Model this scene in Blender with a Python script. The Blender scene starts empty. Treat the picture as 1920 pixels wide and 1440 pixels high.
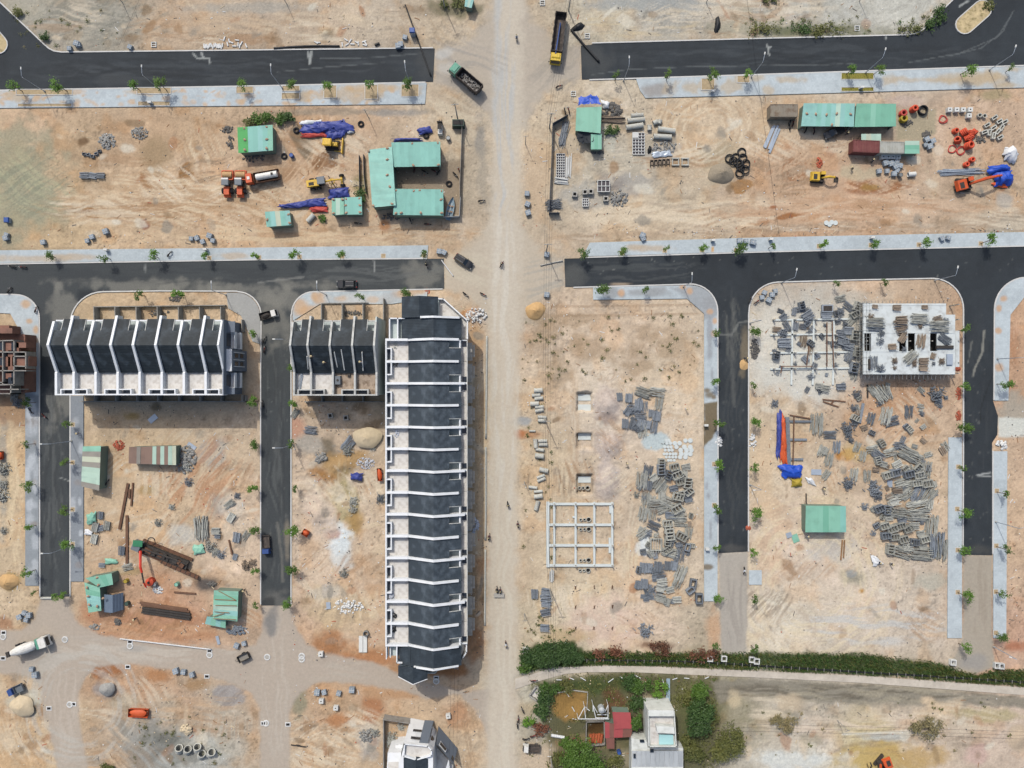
import bpy,math,random
import numpy as np
from mathutils import Vector,Matrix
from mathutils.geometry import delaunay_2d_cdt
R=math.radians
SC=bpy.context.scene
COL=SC.collection
# ------------------------------------------------------------------ camera, sky, sun, exposure
S=0.125
CAM_H=172.0
cam_d=bpy.data.cameras.new('camera');cam=bpy.data.objects.new('camera',cam_d);COL.objects.link(cam)
cam.location=(0,0,CAM_H);cam.rotation_euler=(0,0,0)
cam_d.sensor_width=36.0;cam_d.lens=36.0*CAM_H/(1920*S)
cam_d.clip_start=1.0;cam_d.clip_end=9000.0
SC.camera=cam
SUN_EL=R(51.0);SUN_AZ=math.atan2(-0.40,0.917)
world=bpy.data.worlds.new('World');SC.world=world;world.use_nodes=True
wn=world.node_tree.nodes;wl=world.node_tree.links;wn.clear()
sky=wn.new('ShaderNodeTexSky');sky.sky_type='NISHITA';sky.sun_disc=False
sky.sun_elevation=SUN_EL;sky.sun_rotation=SUN_AZ;sky.air_density=1.0;sky.dust_density=4.0;sky.ozone_density=1.0
bg=wn.new('ShaderNodeBackground');bg.inputs[1].default_value=0.15
wo=wn.new('ShaderNodeOutputWorld');wl.new(sky.outputs[0],bg.inputs[0]);wl.new(bg.outputs[0],wo.inputs[0])
sun_d=bpy.data.lights.new('sun','SUN');sun_d.energy=2.7;sun_d.angle=R(0.55);sun_d.color=(1.0,0.955,0.89)
sun=bpy.data.objects.new('sun',sun_d);COL.objects.link(sun)
sd=Vector((math.sin(SUN_AZ)*math.cos(SUN_EL),math.cos(SUN_AZ)*math.cos(SUN_EL),math.sin(SUN_EL)))
sun.rotation_euler=sd.to_track_quat('Z','Y').to_euler();sun.location=sd*300
SC.view_settings.view_transform='Standard';SC.view_settings.look='None'
SC.view_settings.exposure=0.27;SC.view_settings.gamma=1.0;SC.view_settings.use_curve_mapping=False
SC.render.engine='CYCLES'
KLIT=1.55
rnd=random.Random(7)
# ------------------------------------------------------------------ helpers
def l1(c):
 c=c/255.0
 return c/12.92 if c<=0.04045 else ((c+0.055)/1.055)**2.4
def A(c,k=None):
 """albedo of a sunlit surface that shows as this sRGB colour"""
 k=k or KLIT
 return tuple(min(0.88,l1(x)/k) for x in c)
def W(px,py,z=0.0):
 f=S*(1-z/CAM_H)
 return ((px-960)*f,(720-py)*f)
def hsh(ix,iy,seed):
 n=(ix.astype(np.int64)*374761393+iy.astype(np.int64)*668265263+seed*982451653)&0xFFFFFFFF
 n=((n^(n>>13))*1274126177)&0xFFFFFFFF
 n=n^(n>>16)
 return (n&0xFFFFFF)/float(0xFFFFFF)
def vnoise(x,y,seed=0):
 ix=np.floor(x);iy=np.floor(y);fx=x-ix;fy=y-iy
 fx=fx*fx*(3-2*fx);fy=fy*fy*(3-2*fy)
 a=hsh(ix,iy,seed);b=hsh(ix+1,iy,seed);c=hsh(ix,iy+1,seed);d=hsh(ix+1,iy+1,seed)
 return (a+(b-a)*fx)*(1-fy)+(c+(d-c)*fx)*fy
def fbm(x,y,octv=4,seed=0,gain=0.5):
 s=0;a=1;t=0
 for o in range(octv):
  s=s+a*vnoise(x*(2**o)+o*17.3,y*(2**o)-o*9.1,seed+o);t+=a;a*=gain
 return s/t
def sstep(e0,e1,x):
 t=np.clip((x-e0)/(e1-e0+1e-9),0,1);return t*t*(3-2*t)
def seg_dist(px,py,pts,closed=False):
 d=np.full(px.shape,1e9)
 n=len(pts)
 for i in range(n if closed else n-1):
  x0,y0=pts[i][:2];x1,y1=pts[(i+1)%n][:2]
  dx,dy=x1-x0,y1-y0;L=dx*dx+dy*dy+1e-9
  t=np.clip(((px-x0)*dx+(py-y0)*dy)/L,0,1)
  d=np.minimum(d,np.hypot(px-x0-t*dx,py-y0-t*dy))
 return d
def inside(px,py,pts):
 c=np.zeros(px.shape,bool);n=len(pts)
 for i in range(n):
  x0,y0=pts[i][:2];x1,y1=pts[(i+1)%n][:2]
  if y0==y1:continue
  c^=((y0>py)!=(y1>py))&(px<(x1-x0)*(py-y0)/(y1-y0)+x0)
 return c
def sdist(px,py,pts):
 d=seg_dist(px,py,pts,True)
 return np.where(inside(px,py,pts),-d,d)
def rp(pts,n=7):
 """polygon with rounded corners: (x, y, radius)"""
 out=[];m=len(pts)
 for i in range(m):
  p=pts[i];r=p[2] if len(p)>2 else 0
  if r<=0:out.append((p[0],p[1]));continue
  a=Vector(pts[i-1][:2])-Vector(p[:2]);b=Vector(pts[(i+1)%m][:2])-Vector(p[:2])
  a.normalize();b.normalize();ang=a.angle(b);t=r/math.tan(ang/2)
  c=Vector(p[:2])+(a+b).normalized()*(r/math.sin(ang/2))
  p0=Vector(p[:2])+a*t;p1=Vector(p[:2])+b*t
  v0=p0-c;v1=p1-c;tot=v0.angle_signed(v1)
  for k in range(n+1):
   q=v0.copy();q.rotate(Matrix.Rotation(-tot*k/n,2));out.append((c.x+q.x,c.y+q.y))
 return out
def spline(pts,n=6):
 out=[]
 for i in range(len(pts)-1):
  p0=pts[max(i-1,0)];p1=pts[i];p2=pts[i+1];p3=pts[min(i+2,len(pts)-1)]
  for k in range(n):
   t=k/n
   out.append(tuple(0.5*(2*p1[j]+(p2[j]-p0[j])*t+(2*p0[j]-5*p1[j]+4*p2[j]-p3[j])*t*t+(3*p1[j]-p0[j]-3*p2[j]+p3[j])*t**3) for j in range(len(p1))))
 out.append(tuple(pts[-1]));return out
 # ------------------------------------------------------------------ materials
MATS={}
def nt(name):
 m=bpy.data.materials.new(name);m.use_nodes=True
 t=m.node_tree;b=t.nodes['Principled BSDF'];return m,t,t.nodes,t.links,b
def mat(name,srgb,rough=0.75,var=0.12,scale=0.6,bump=0.0,bscale=6.0,metal=0.0,spec=0.3,rvar=0.0,k=None,dirt=None,dirt_a=0.0,rib=None,ribd=0.0,alpha=None,spk=0.0):
 """plain painted/soil/metal surface: colour noise, optional per-object tint, dirt blotches, ribs, bump"""
 if name in MATS:return MATS[name]
 m,t,N,L,b=nt(name)
 geo=N.new('ShaderNodeTexCoord');co=geo.outputs['Object']
 no=N.new('ShaderNodeTexNoise');no.inputs['Scale'].default_value=scale;no.inputs['Detail'].default_value=5;L.new(co,no.inputs['Vector'])
 mr=N.new('ShaderNodeMapRange');mr.inputs[1].default_value=0.25;mr.inputs[2].default_value=0.75
 mr.inputs[3].default_value=1-var;mr.inputs[4].default_value=1+var;L.new(no.outputs[0],mr.inputs[0])
 rgb=N.new('ShaderNodeRGB');rgb.outputs[0].default_value=(*A(srgb,k),1)
 cur=rgb.outputs[0]
 if dirt:
  n2=N.new('ShaderNodeTexNoise');n2.inputs['Scale'].default_value=scale*1.7;n2.inputs['Detail'].default_value=6;L.new(co,n2.inputs['Vector'])
  r2=N.new('ShaderNodeMapRange');r2.inputs[1].default_value=0.48;r2.inputs[2].default_value=0.68;r2.inputs[3].default_value=0;r2.inputs[4].default_value=dirt_a;L.new(n2.outputs[0],r2.inputs[0])
  mx=N.new('ShaderNodeMix');mx.data_type='RGBA';L.new(r2.outputs[0],mx.inputs[0]);L.new(cur,mx.inputs[6]);mx.inputs[7].default_value=(*A(dirt,k),1);cur=mx.outputs[2]
 sc=N.new('ShaderNodeVectorMath');sc.operation='SCALE';L.new(cur,sc.inputs[0]);L.new(mr.outputs[0],sc.inputs[3])
 out=sc.outputs[0]
 if rvar:
  oi=N.new('ShaderNodeObjectInfo');m2=N.new('ShaderNodeMapRange');m2.inputs[3].default_value=1-rvar;m2.inputs[4].default_value=1+rvar;L.new(oi.outputs['Random'],m2.inputs[0])
  s2=N.new('ShaderNodeVectorMath');s2.operation='SCALE';L.new(out,s2.inputs[0]);L.new(m2.outputs[0],s2.inputs[3]);out=s2.outputs[0]
 L.new(out,b.inputs['Base Color'])
 b.inputs['Roughness'].default_value=rough;b.inputs['Metallic'].default_value=metal;b.inputs['Specular IOR Level'].default_value=spec
 if bump or rib:
  h=None
  if bump:
   n3=N.new('ShaderNodeTexNoise');n3.inputs['Scale'].default_value=bscale;n3.inputs['Detail'].default_value=6;L.new(co,n3.inputs['Vector'])
   bp=N.new('ShaderNodeBump');bp.inputs['Strength'].default_value=bump;bp.inputs['Distance'].default_value=0.08;L.new(n3.outputs[0],bp.inputs['Height']);h=bp
  if rib:
   wv=N.new('ShaderNodeTexWave');wv.bands_direction=rib[0];wv.inputs['Scale'].default_value=rib[1];wv.inputs['Distortion'].default_value=0;L.new(co,wv.inputs['Vector'])
   b2=N.new('ShaderNodeBump');b2.inputs['Strength'].default_value=ribd;b2.inputs['Distance'].default_value=0.06;L.new(wv.outputs[0],b2.inputs['Height'])
   if h:L.new(h.outputs[0],b2.inputs['Normal'])
   h=b2
  L.new(h.outputs[0],b.inputs['Normal'])
 MATS[name]=m;return m
def col_mat(name,rough=0.9,fine=0.16,fscale=2.2,bump=0.5,bscale=3.0,spec=0.2,paver=0.0):
 """surface whose colour map is the mesh's own colour attribute, with fine grain on top"""
 m,t,N,L,b=nt(name)
 at=N.new('ShaderNodeAttribute');at.attribute_name='Col'
 co=N.new('ShaderNodeTexCoord').outputs['Object']
 n1=N.new('ShaderNodeTexNoise');n1.inputs['Scale'].default_value=fscale;n1.inputs['Detail'].default_value=8;n1.inputs['Roughness'].default_value=0.7;L.new(co,n1.inputs['Vector'])
 mr=N.new('ShaderNodeMapRange');mr.inputs[1].default_value=0.3;mr.inputs[2].default_value=0.7;mr.inputs[3].default_value=1-fine;mr.inputs[4].default_value=1+fine;L.new(n1.outputs[0],mr.inputs[0])
 sc=N.new('ShaderNodeVectorMath');sc.operation='SCALE';L.new(at.outputs[0],sc.inputs[0]);L.new(mr.outputs[0],sc.inputs[3])
 out=sc.outputs[0]
 if paver:
  br=N.new('ShaderNodeTexBrick');br.inputs['Scale'].default_value=1.0;br.inputs['Brick Width'].default_value=0.4;br.inputs['Row Height'].default_value=0.4;br.inputs['Mortar Size'].default_value=0.02
  br.inputs['Color1'].default_value=(1,1,1,1);br.inputs['Color2'].default_value=(0.9,0.9,0.9,1);br.inputs['Mortar'].default_value=(1-paver,1-paver,1-paver,1);L.new(co,br.inputs['Vector'])
  mx=N.new('ShaderNodeVectorMath');mx.operation='MULTIPLY';L.new(out,mx.inputs[0]);L.new(br.outputs[0],mx.inputs[1]);out=mx.outputs[0]
 L.new(out,b.inputs['Base Color'])
 b.inputs['Roughness'].default_value=rough;b.inputs['Specular IOR Level'].default_value=spec
 n3=N.new('ShaderNodeTexNoise');n3.inputs['Scale'].default_value=bscale;n3.inputs['Detail'].default_value=8;n3.inputs['Roughness'].default_value=0.65;L.new(co,n3.inputs['Vector'])
 bp=N.new('ShaderNodeBump');bp.inputs['Strength'].default_value=bump;bp.inputs['Distance'].default_value=0.15;L.new(n3.outputs[0],bp.inputs['Height']);L.new(bp.outputs[0],b.inputs['Normal'])
 MATS[name]=m;return m
 # ------------------------------------------------------------------ mesh builder and scene tree
class MB:
 def __init__(s):s.v=[];s.f=[]
 def add(s,vs,fs):
  o=len(s.v);s.v.extend([tuple(p) for p in vs]);s.f.extend([tuple(i+o for i in f) for f in fs]);return s
 def box(s,x0,x1,y0,y1,z0,z1,M=None):
  v=[(x0,y0,z0),(x1,y0,z0),(x1,y1,z0),(x0,y1,z0),(x0,y0,z1),(x1,y0,z1),(x1,y1,z1),(x0,y1,z1)]
  if M is not None:v=[M@Vector(p) for p in v]
  return s.add(v,[(0,3,2,1),(4,5,6,7),(0,1,5,4),(1,2,6,5),(2,3,7,6),(3,0,4,7)])
 def ob(s,c,sz,rz=0,rx=0,ry=0):
  M=Matrix.Translation(c)@Matrix.Rotation(rz,4,'Z')@Matrix.Rotation(ry,4,'Y')@Matrix.Rotation(rx,4,'X')
  return s.box(-sz[0]/2,sz[0]/2,-sz[1]/2,sz[1]/2,-sz[2]/2,sz[2]/2,M)
 def taper(s,x0,x1,y0,y1,z0,z1,ix0,ix1,iy):
  """box whose top is drawn in"""
  v=[(x0,y0,z0),(x1,y0,z0),(x1,y1,z0),(x0,y1,z0),(x0+ix0,y0+iy,z1),(x1-ix1,y0+iy,z1),(x1-ix1,y1-iy,z1),(x0+ix0,y1-iy,z1)]
  return s.add(v,[(0,3,2,1),(4,5,6,7),(0,1,5,4),(1,2,6,5),(2,3,7,6),(3,0,4,7)])
 def ring(s,p,d,r,n):
  d=Vector(d).normalized();u=d.orthogonal().normalized();w=d.cross(u)
  return [Vector(p)+u*(r*math.cos(2*math.pi*k/n))+w*(r*math.sin(2*math.pi*k/n)) for k in range(n)]
 def cyl(s,p0,p1,r0,r1=None,n=8,cap=True):
  r1=r0 if r1 is None else r1;d=Vector(p1)-Vector(p0)
  a=s.ring(p0,d,r0,n);b=s.ring(p1,d,r1,n)
  f=[(k,(k+1)%n,n+(k+1)%n,n+k) for k in range(n)]
  if cap:f+=[tuple(range(n-1,-1,-1)),tuple(range(n,2*n))]
  return s.add(a+b,f)
 def pipe(s,p0,p1,r,t=0.08,n=14):
  d=Vector(p1)-Vector(p0)
  rs=[s.ring(p0,d,r,n),s.ring(p1,d,r,n),s.ring(p1,d,r-t,n),s.ring(p0,d,r-t,n)]
  f=[]
  for i in range(4):
   j=(i+1)%4
   f+=[(i*n+k,i*n+(k+1)%n,j*n+(k+1)%n,j*n+k) for k in range(n)]
  return s.add(sum(rs,[]),f)
 def path(s,pts,r,n=6,cap=True):
  pts=[Vector(p) for p in pts];vs=[]
  m=len(pts)
  for i,p in enumerate(pts):
   d=pts[min(i+1,m-1)]-pts[max(i-1,0)]
   rr=r[i] if isinstance(r,(list,tuple)) else r
   d.normalize();up=Vector((0,0,1)) if abs(d.z)<0.9 else Vector((1,0,0))
   u=d.cross(up).normalized();w=u.cross(d)
   vs+=[p+u*(rr*math.cos(2*math.pi*k/n))+w*(rr*math.sin(2*math.pi*k/n)) for k in range(n)]
  f=[(i*n+k,i*n+(k+1)%n,(i+1)*n+(k+1)%n,(i+1)*n+k) for i in range(m-1) for k in range(n)]
  if cap:f+=[tuple(range(n-1,-1,-1)),tuple(range((m-1)*n,m*n))]
  return s.add(vs,f)
 def prism(s,pts,z0,z1):
  n=len(pts)
  ar=sum(pts[i][0]*pts[(i+1)%n][1]-pts[(i+1)%n][0]*pts[i][1] for i in range(n))
  if ar<0:pts=pts[::-1]
  zz0=z0 if isinstance(z0,(list,tuple)) else [z0]*n;zz1=z1 if isinstance(z1,(list,tuple)) else [z1]*n
  v=[(p[0],p[1],zz0[i]) for i,p in enumerate(pts)]+[(p[0],p[1],zz1[i]) for i,p in enumerate(pts)]
  f=[tuple(range(n-1,-1,-1)),tuple(range(n,2*n))]+[(i,(i+1)%n,n+(i+1)%n,n+i) for i in range(n)]
  return s.add(v,f)
 def slab(s,p,t):
  """thick quad from four 3-D corners (counter-clockwise from above)"""
  v=[Vector(q) for q in p]+[Vector(q)-Vector((0,0,t)) for q in p]
  return s.add(v,[(0,1,2,3),(7,6,5,4),(0,4,5,1),(1,5,6,2),(2,6,7,3),(3,7,4,0)])
 def torus(s,c,Rm,r,n=20,m=8,tilt=None,sz=1.0):
  v=[]
  for i in range(n):
   a=2*math.pi*i/n
   for j in range(m):
    b=2*math.pi*j/m
    p=Vector(((Rm+r*math.cos(b))*math.cos(a),(Rm+r*math.cos(b))*math.sin(a),r*math.sin(b)*sz))
    if tilt is not None:p=tilt@p
    v.append(Vector(c)+p)
  f=[(i*m+j,((i+1)%n)*m+j,((i+1)%n)*m+(j+1)%m,i*m+(j+1)%m) for i in range(n) for j in range(m)]
  return s.add(v,f)
 def heap(s,rx,ry,h,seed=0,n=16,rings=5,z0=-0.15,p=1.6,jag=0.18):
  """rounded pile of loose material"""
  r_=random.Random(seed);v=[(0,0,h)];f=[]
  ph=[r_.uniform(0,6.28) for _ in range(4)]
  for i in range(1,rings+1):
   t=i/rings
   for k in range(n):
    a=2*math.pi*k/n
    q=1+jag*(math.sin(2*a+ph[0])*0.6+math.sin(3*a+ph[1])*0.5+math.sin(5*a+ph[2])*0.3)*t+r_.uniform(-1,1)*jag*0.3
    zz=(h*(1-t**p)*(1+r_.uniform(-.12,.12))) if i<rings else z0
    v.append((rx*t*q*math.cos(a),ry*t*q*math.sin(a),zz))
  f+=[(0,1+k,1+(k+1)%n) for k in range(n)]
  for i in range(rings-1):
   f+=[(1+i*n+k,1+(i+1)*n+k,1+(i+1)*n+(k+1)%n,1+i*n+(k+1)%n) for k in range(n)]
  return s.add(v,f)
 def rock(s,c,r,seed,fl=0.7):
  r_=random.Random(seed)
  base=[(0,0,1),(.9,0,.3),(.28,.85,.3),(-.72,.53,.3),(-.72,-.53,.3),(.28,-.85,.3),(.72,.53,-.4),(-.28,.85,-.4),(-.9,0,-.4),(-.28,-.85,-.4),(.72,-.53,-.4),(0,0,-.8)]
  v=[(c[0]+x*r*r_.uniform(.7,1.25),c[1]+y*r*r_.uniform(.7,1.25),c[2]+z*r*fl*r_.uniform(.7,1.2)) for x,y,z in base]
  f=[(0,1,2),(0,2,3),(0,3,4),(0,4,5),(0,5,1),(1,6,2),(2,7,3),(3,8,4),(4,9,5),(5,10,1),(6,7,2),(7,8,3),(8,9,4),(9,10,5),(10,6,1),(11,7,6),(11,8,7),(11,9,8),(11,10,9),(11,6,10)]
  return s.add(v,f)
 def build(s,name,material,parent=None,smooth=False,loc=None,rz=None):
  me=bpy.data.meshes.new(name);me.from_pydata([tuple(p) for p in s.v],[],s.f);me.update()
  if smooth:me.shade_smooth()
  me.materials.append(MATS[material] if isinstance(material,str) else material)
  o=bpy.data.objects.new(name,me);COL.objects.link(o)
  if parent is not None:o.parent=parent
  if loc is not None:o.location=loc
  if rz is not None:o.rotation_euler.z=rz
  return o
def tag(o,label=None,cat=None,group=None,kind=None):
 if label:o['label']=label
 if cat:o['category']=cat
 if group:o['group']=group
 if kind:o['kind']=kind
 return o
def root(name,label,cat,loc,rz=0.0,group=None):
 o=bpy.data.objects.new(name,None);COL.objects.link(o);o.empty_display_size=0.3
 o.location=loc;o.rotation_euler=(0,0,rz)
 return tag(o,label,cat,group)
def at(name,label,cat,px,py,rz=0.0,group=None,z=None):
 x,y=W(px,py);return root(name,label,cat,(x,y,gz(px,py) if z is None else z),rz,group)
KIDS={}
def copy_tree(o,parent=None):
 c=o.copy();COL.objects.link(c);c.parent=parent
 for ch in KIDS.get(o.name) or [q for q in o.children]:copy_tree(ch,c)
 return c
class Proto:
 """a built thing that is moved to its first place, then copied"""
 def __init__(s,o):s.o=o;s.used=False
 def put(s,px,py,rz=0.0,label=None,group=None,z=None,sc=None):
  o=s.o if not s.used else copy_tree(s.o);s.used=True
  x,y=W(px,py);o.location=(x,y,gz(px,py) if z is None else z);o.rotation_euler.z=rz
  o.scale=(sc,sc,sc) if sc else (1,1,1)
  if label:o['label']=label
  if group:o['group']=group
  elif 'group' in o:del o['group']
  return o
def mesh_col(name,verts,faces,cols,material,kind='structure',smooth=False):
 me=bpy.data.meshes.new(name);n=len(verts);V=np.asarray(verts,np.float32);F=np.asarray(faces,np.int32);k=F.shape[1]
 me.vertices.add(n);me.vertices.foreach_set('co',V.ravel())
 me.loops.add(F.size);me.loops.foreach_set('vertex_index',F.ravel())
 me.polygons.add(len(F));me.polygons.foreach_set('loop_start',np.arange(0,F.size,k,dtype=np.int32));me.polygons.foreach_set('loop_total',np.full(len(F),k,np.int32))
 me.update(calc_edges=True)
 at_=me.color_attributes.new('Col','FLOAT_COLOR','POINT')
 c4=np.ones((n,4),np.float32);c4[:,:3]=cols;at_.data.foreach_set('color',c4.ravel())
 if smooth:me.shade_smooth()
 me.materials.append(material)
 o=bpy.data.objects.new(name,me);COL.objects.link(o)
 if kind:o['kind']=kind
 return o
 # ------------------------------------------------------------------ layout of roads and pavements (photograph pixels on the ground plane)
ASPHALT={'A':rp([(-60,-60),(-60,-50),(0,6),(100,99,30),(480,95),(815,91),(812,153),(480,160),(0,168),(-60,169)]),'B':rp([(1089,86),(1130,81),(1440,73),(1722,66,45),(1787,0),(1835,-50),(1980,-50),(1980,120),(1440,138),(1091,149)]),'C':rp([(-60,497),(0,495),(480,488),(832,485),(833,541),(547,547,42),(545,1135),(490,1135),(490,547,46),(131,547,62),(130,1118),(77,1121),(75,551,45),(-60,551)]),'F':rp([(1058,485),(1440,473),(1980,461),(1980,518),(1864,519,62),(1862,690),(1862,752),(1871,780),(1870,815),(1860,830),(1860,1041),(1806,1040),(1807,521,58),(1403,529,56),(1402,1034),(1347,1037),(1347,532,52),(1060,538)]),}
PAVE={'p1':[(-60,170),(640,159),(800,156),(797,195),(640,197),(0,203),(-60,204)],'p2':[(1192,147),(1440,140),(1980,123),(1980,163),(1860,166),(1440,178),(1210,184),(1200,170)],'p3':[(-60,470),(430,465),(803,460),(801,483.5),(480,486),(-60,494.5)],'p4':[(1106,455),(1440,445),(1980,434),(1980,459),(1440,471),(1092,481)],'p5':rp([(1112,539),(1345,534,50),(1345,1127),(1320,1127),(1320,588),(1288,560),(1112,562)]),'p6':rp([(-60,553),(73,553,43),(73,1098),(48,1098),(48,640),(20,588),(-60,584)]),'p7':[(133,742),(157,742),(157,1090),(133,1090)],'p8':rp([(549,549,40),(802,544),(800,560),(735,570),(600,570),(549,602)]),'p9':rp([(1866,521,58),(1980,520),(1980,553),(1920,557),(1894,590),(1890,751),(1864,751)]),'p10':[(1862,846),(1888,846),(1886,1196),(1862,1196)],'p11':[(1778,820),(1803,820),(1803,1196),(1776,1196)],'p12':[(1404,1069),(1428,1069),(1428,1096),(1404,1096)],'p13':rp([(425,549),(488,549,44),(488,645),(474,640),(452,592),(428,578)]),}
DIRT={'centre':[(932,-60),(930,120),(925,260),(918,420),(917,600),(915,800),(913,1100),(912,1500),(971,1500),(971,1100),(972,800),(973,600),(976,420),(978,260),(980,120),(982,-60)],'north':[(815,92),(870,82),(908,45),(930,-30),(982,-30),(1000,40),(1028,62),(1060,86),(1089,88),(1091,148),(1050,155),(1010,190),(985,240),(925,240),(915,215),(890,190),(850,165),(813,152)],'south':[(832,487),(860,470),(895,450),(915,420),(977,420),(1000,452),(1020,472),(1058,487),(1060,537),(1030,550),(990,580),(975,620),(916,620),(895,575),(862,550),(832,541)],'west':[(77,1121),(130,1118),(134,1145),(150,1170),(190,1190),(230,1200),(400,1216),(440,1218),(480,1208),(492,1180),(490,1135),(545,1135),(552,1170),(575,1208),(605,1224),(700,1240),(745,1262),(800,1280),(880,1298),(918,1290),(918,1390),(895,1335),(862,1302),(800,1312),(770,1300),(700,1285),(620,1277),(590,1283),(560,1300),(545,1330),(541,1500),(487,1500),(488,1330),(470,1300),(440,1282),(380,1264),(240,1246),(180,1250),(155,1275),(146,1310),(152,1370),(178,1500),(118,1500),(102,1420),(92,1360),(80,1320),(72,1282),(40,1264),(-60,1260),(-60,1182),(40,1182),(66,1160)],'g':[(1347,1037),(1402,1034),(1401,1150),(1398,1226),(1352,1226),(1350,1130)],'h':[(1806,1040),(1860,1041),(1860,1195),(1866,1250),(1830,1262),(1780,1252),(1806,1196)],}
PATH=[(966,1272),(1000,1263),(1035,1252),(1135,1248),(1235,1250),(1440,1259),(1615,1267),(1920,1289),(1980,1293),(1980,1308),(1920,1303),(1615,1280),(1440,1271),(1185,1260),(1100,1260),(1060,1263),(1010,1277),(966,1292)]
ANCH=[(100,30,180,167,148),(200,40,168,158,141),(330,30,203,173,143),(500,30,198,172,145),(620,40,207,180,152),(700,30,202,180,155),(860,60,207,182,152),(1180,40,208,190,163),(1250,20,187,177,163),(1400,30,203,183,158),(1550,20,203,193,176),(1680,30,208,198,181),(60,215,210,174,140),(250,260,198,163,129),(100,330,202,168,132),(40,340,186,167,134),(350,260,203,168,133),(400,330,217,182,148),(250,400,220,185,148),(100,430,206,174,136),(600,240,203,163,128),(700,220,207,173,141),(600,420,217,183,148),(840,220,207,182,153),(890,300,197,175,148),(1000,250,217,190,158),(1150,300,203,186,162),(1300,220,220,191,158),(1400,250,217,188,155),(1250,380,217,193,163),(1450,330,207,169,135),(1600,380,214,174,140),(1850,250,210,175,144),(1880,400,202,171,139),(1200,420,220,191,158),(1500,420,207,168,134),(1800,420,197,168,139),(1000,640,214,183,152),(1100,620,213,184,155),(1200,650,211,182,153),(1100,720,226,202,175),(1250,700,221,194,163),(1050,850,220,191,156),(1150,800,220,195,171),(1150,1000,222,193,162),(1200,1150,228,198,168),(1050,1150,227,202,168),(1500,640,223,207,185),(1450,850,226,197,163),(1500,1050,227,198,171),(1600,1150,227,203,178),(1700,1150,224,200,175),(1480,1200,229,210,185),(1700,900,217,185,152),(1650,760,208,170,138),(1900,640,207,163,129),(1900,1000,214,178,144),(1905,1200,207,164,134),(250,800,211,180,145),(300,950,217,183,146),(400,900,217,187,154),(450,1000,224,193,163),(300,1170,205,156,122),(30,850,220,187,148),(30,1050,217,187,151),(600,850,206,177,148),(600,1000,226,197,168),(650,1150,216,183,153),(650,1230,196,148,109),(890,800,217,188,153),(890,1150,207,169,130),(50,1390,217,183,144),(30,1290,212,182,148),(250,1290,201,157,121),(300,1370,197,175,149),(400,1400,196,182,162),(620,1330,210,171,134),(620,1420,213,180,145),(860,1330,207,173,139),(880,1400,209,180,148),(1000,1300,206,192,168),(1100,1310,122,113,86),(1250,1320,138,128,98),(1330,1340,140,130,100),(1500,1300,172,158,138),(1700,1290,187,168,143),(1500,1370,227,203,178),(1700,1370,227,200,175),(1500,1420,217,203,182),(1650,1410,208,184,134),(1850,1400,221,193,168)]
GOPS=[];HOPS=[];AOPS=[];POPS=[]
def E(ops,cx,cy,rx,ry,col,a=0.8,rot=0,soft=0.45,warp=0.7):ops.append(('E',cx,cy,rx,ry,col,a,R(rot),soft,warp))
def ST(ops,cx,cy,rx,ry,ang,col,a=0.5,wl=3.0):ops.append(('S',cx,cy,rx,ry,R(ang),col,a,wl))
def SW(ops,cx,cy,r0,r1,col,a=0.5,wl=4.0,sq=1.0):ops.append(('W',cx,cy,r0,r1,col,a,wl,sq))
def LN(ops,pts,w,col,a=0.6):ops.append(('L',pts,w,col,a))
def PG(ops,pts,col,a=0.9,soft=6,warp=8):ops.append(('P',pts,col,a,soft,warp))
SOILC=[True]
def lin3(c):
 if SOILC[0]:c=(c[0]*.915,c[1]*.962,c[2]*.995)
 return np.array([l1(x)/KLIT for x in c])
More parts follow.
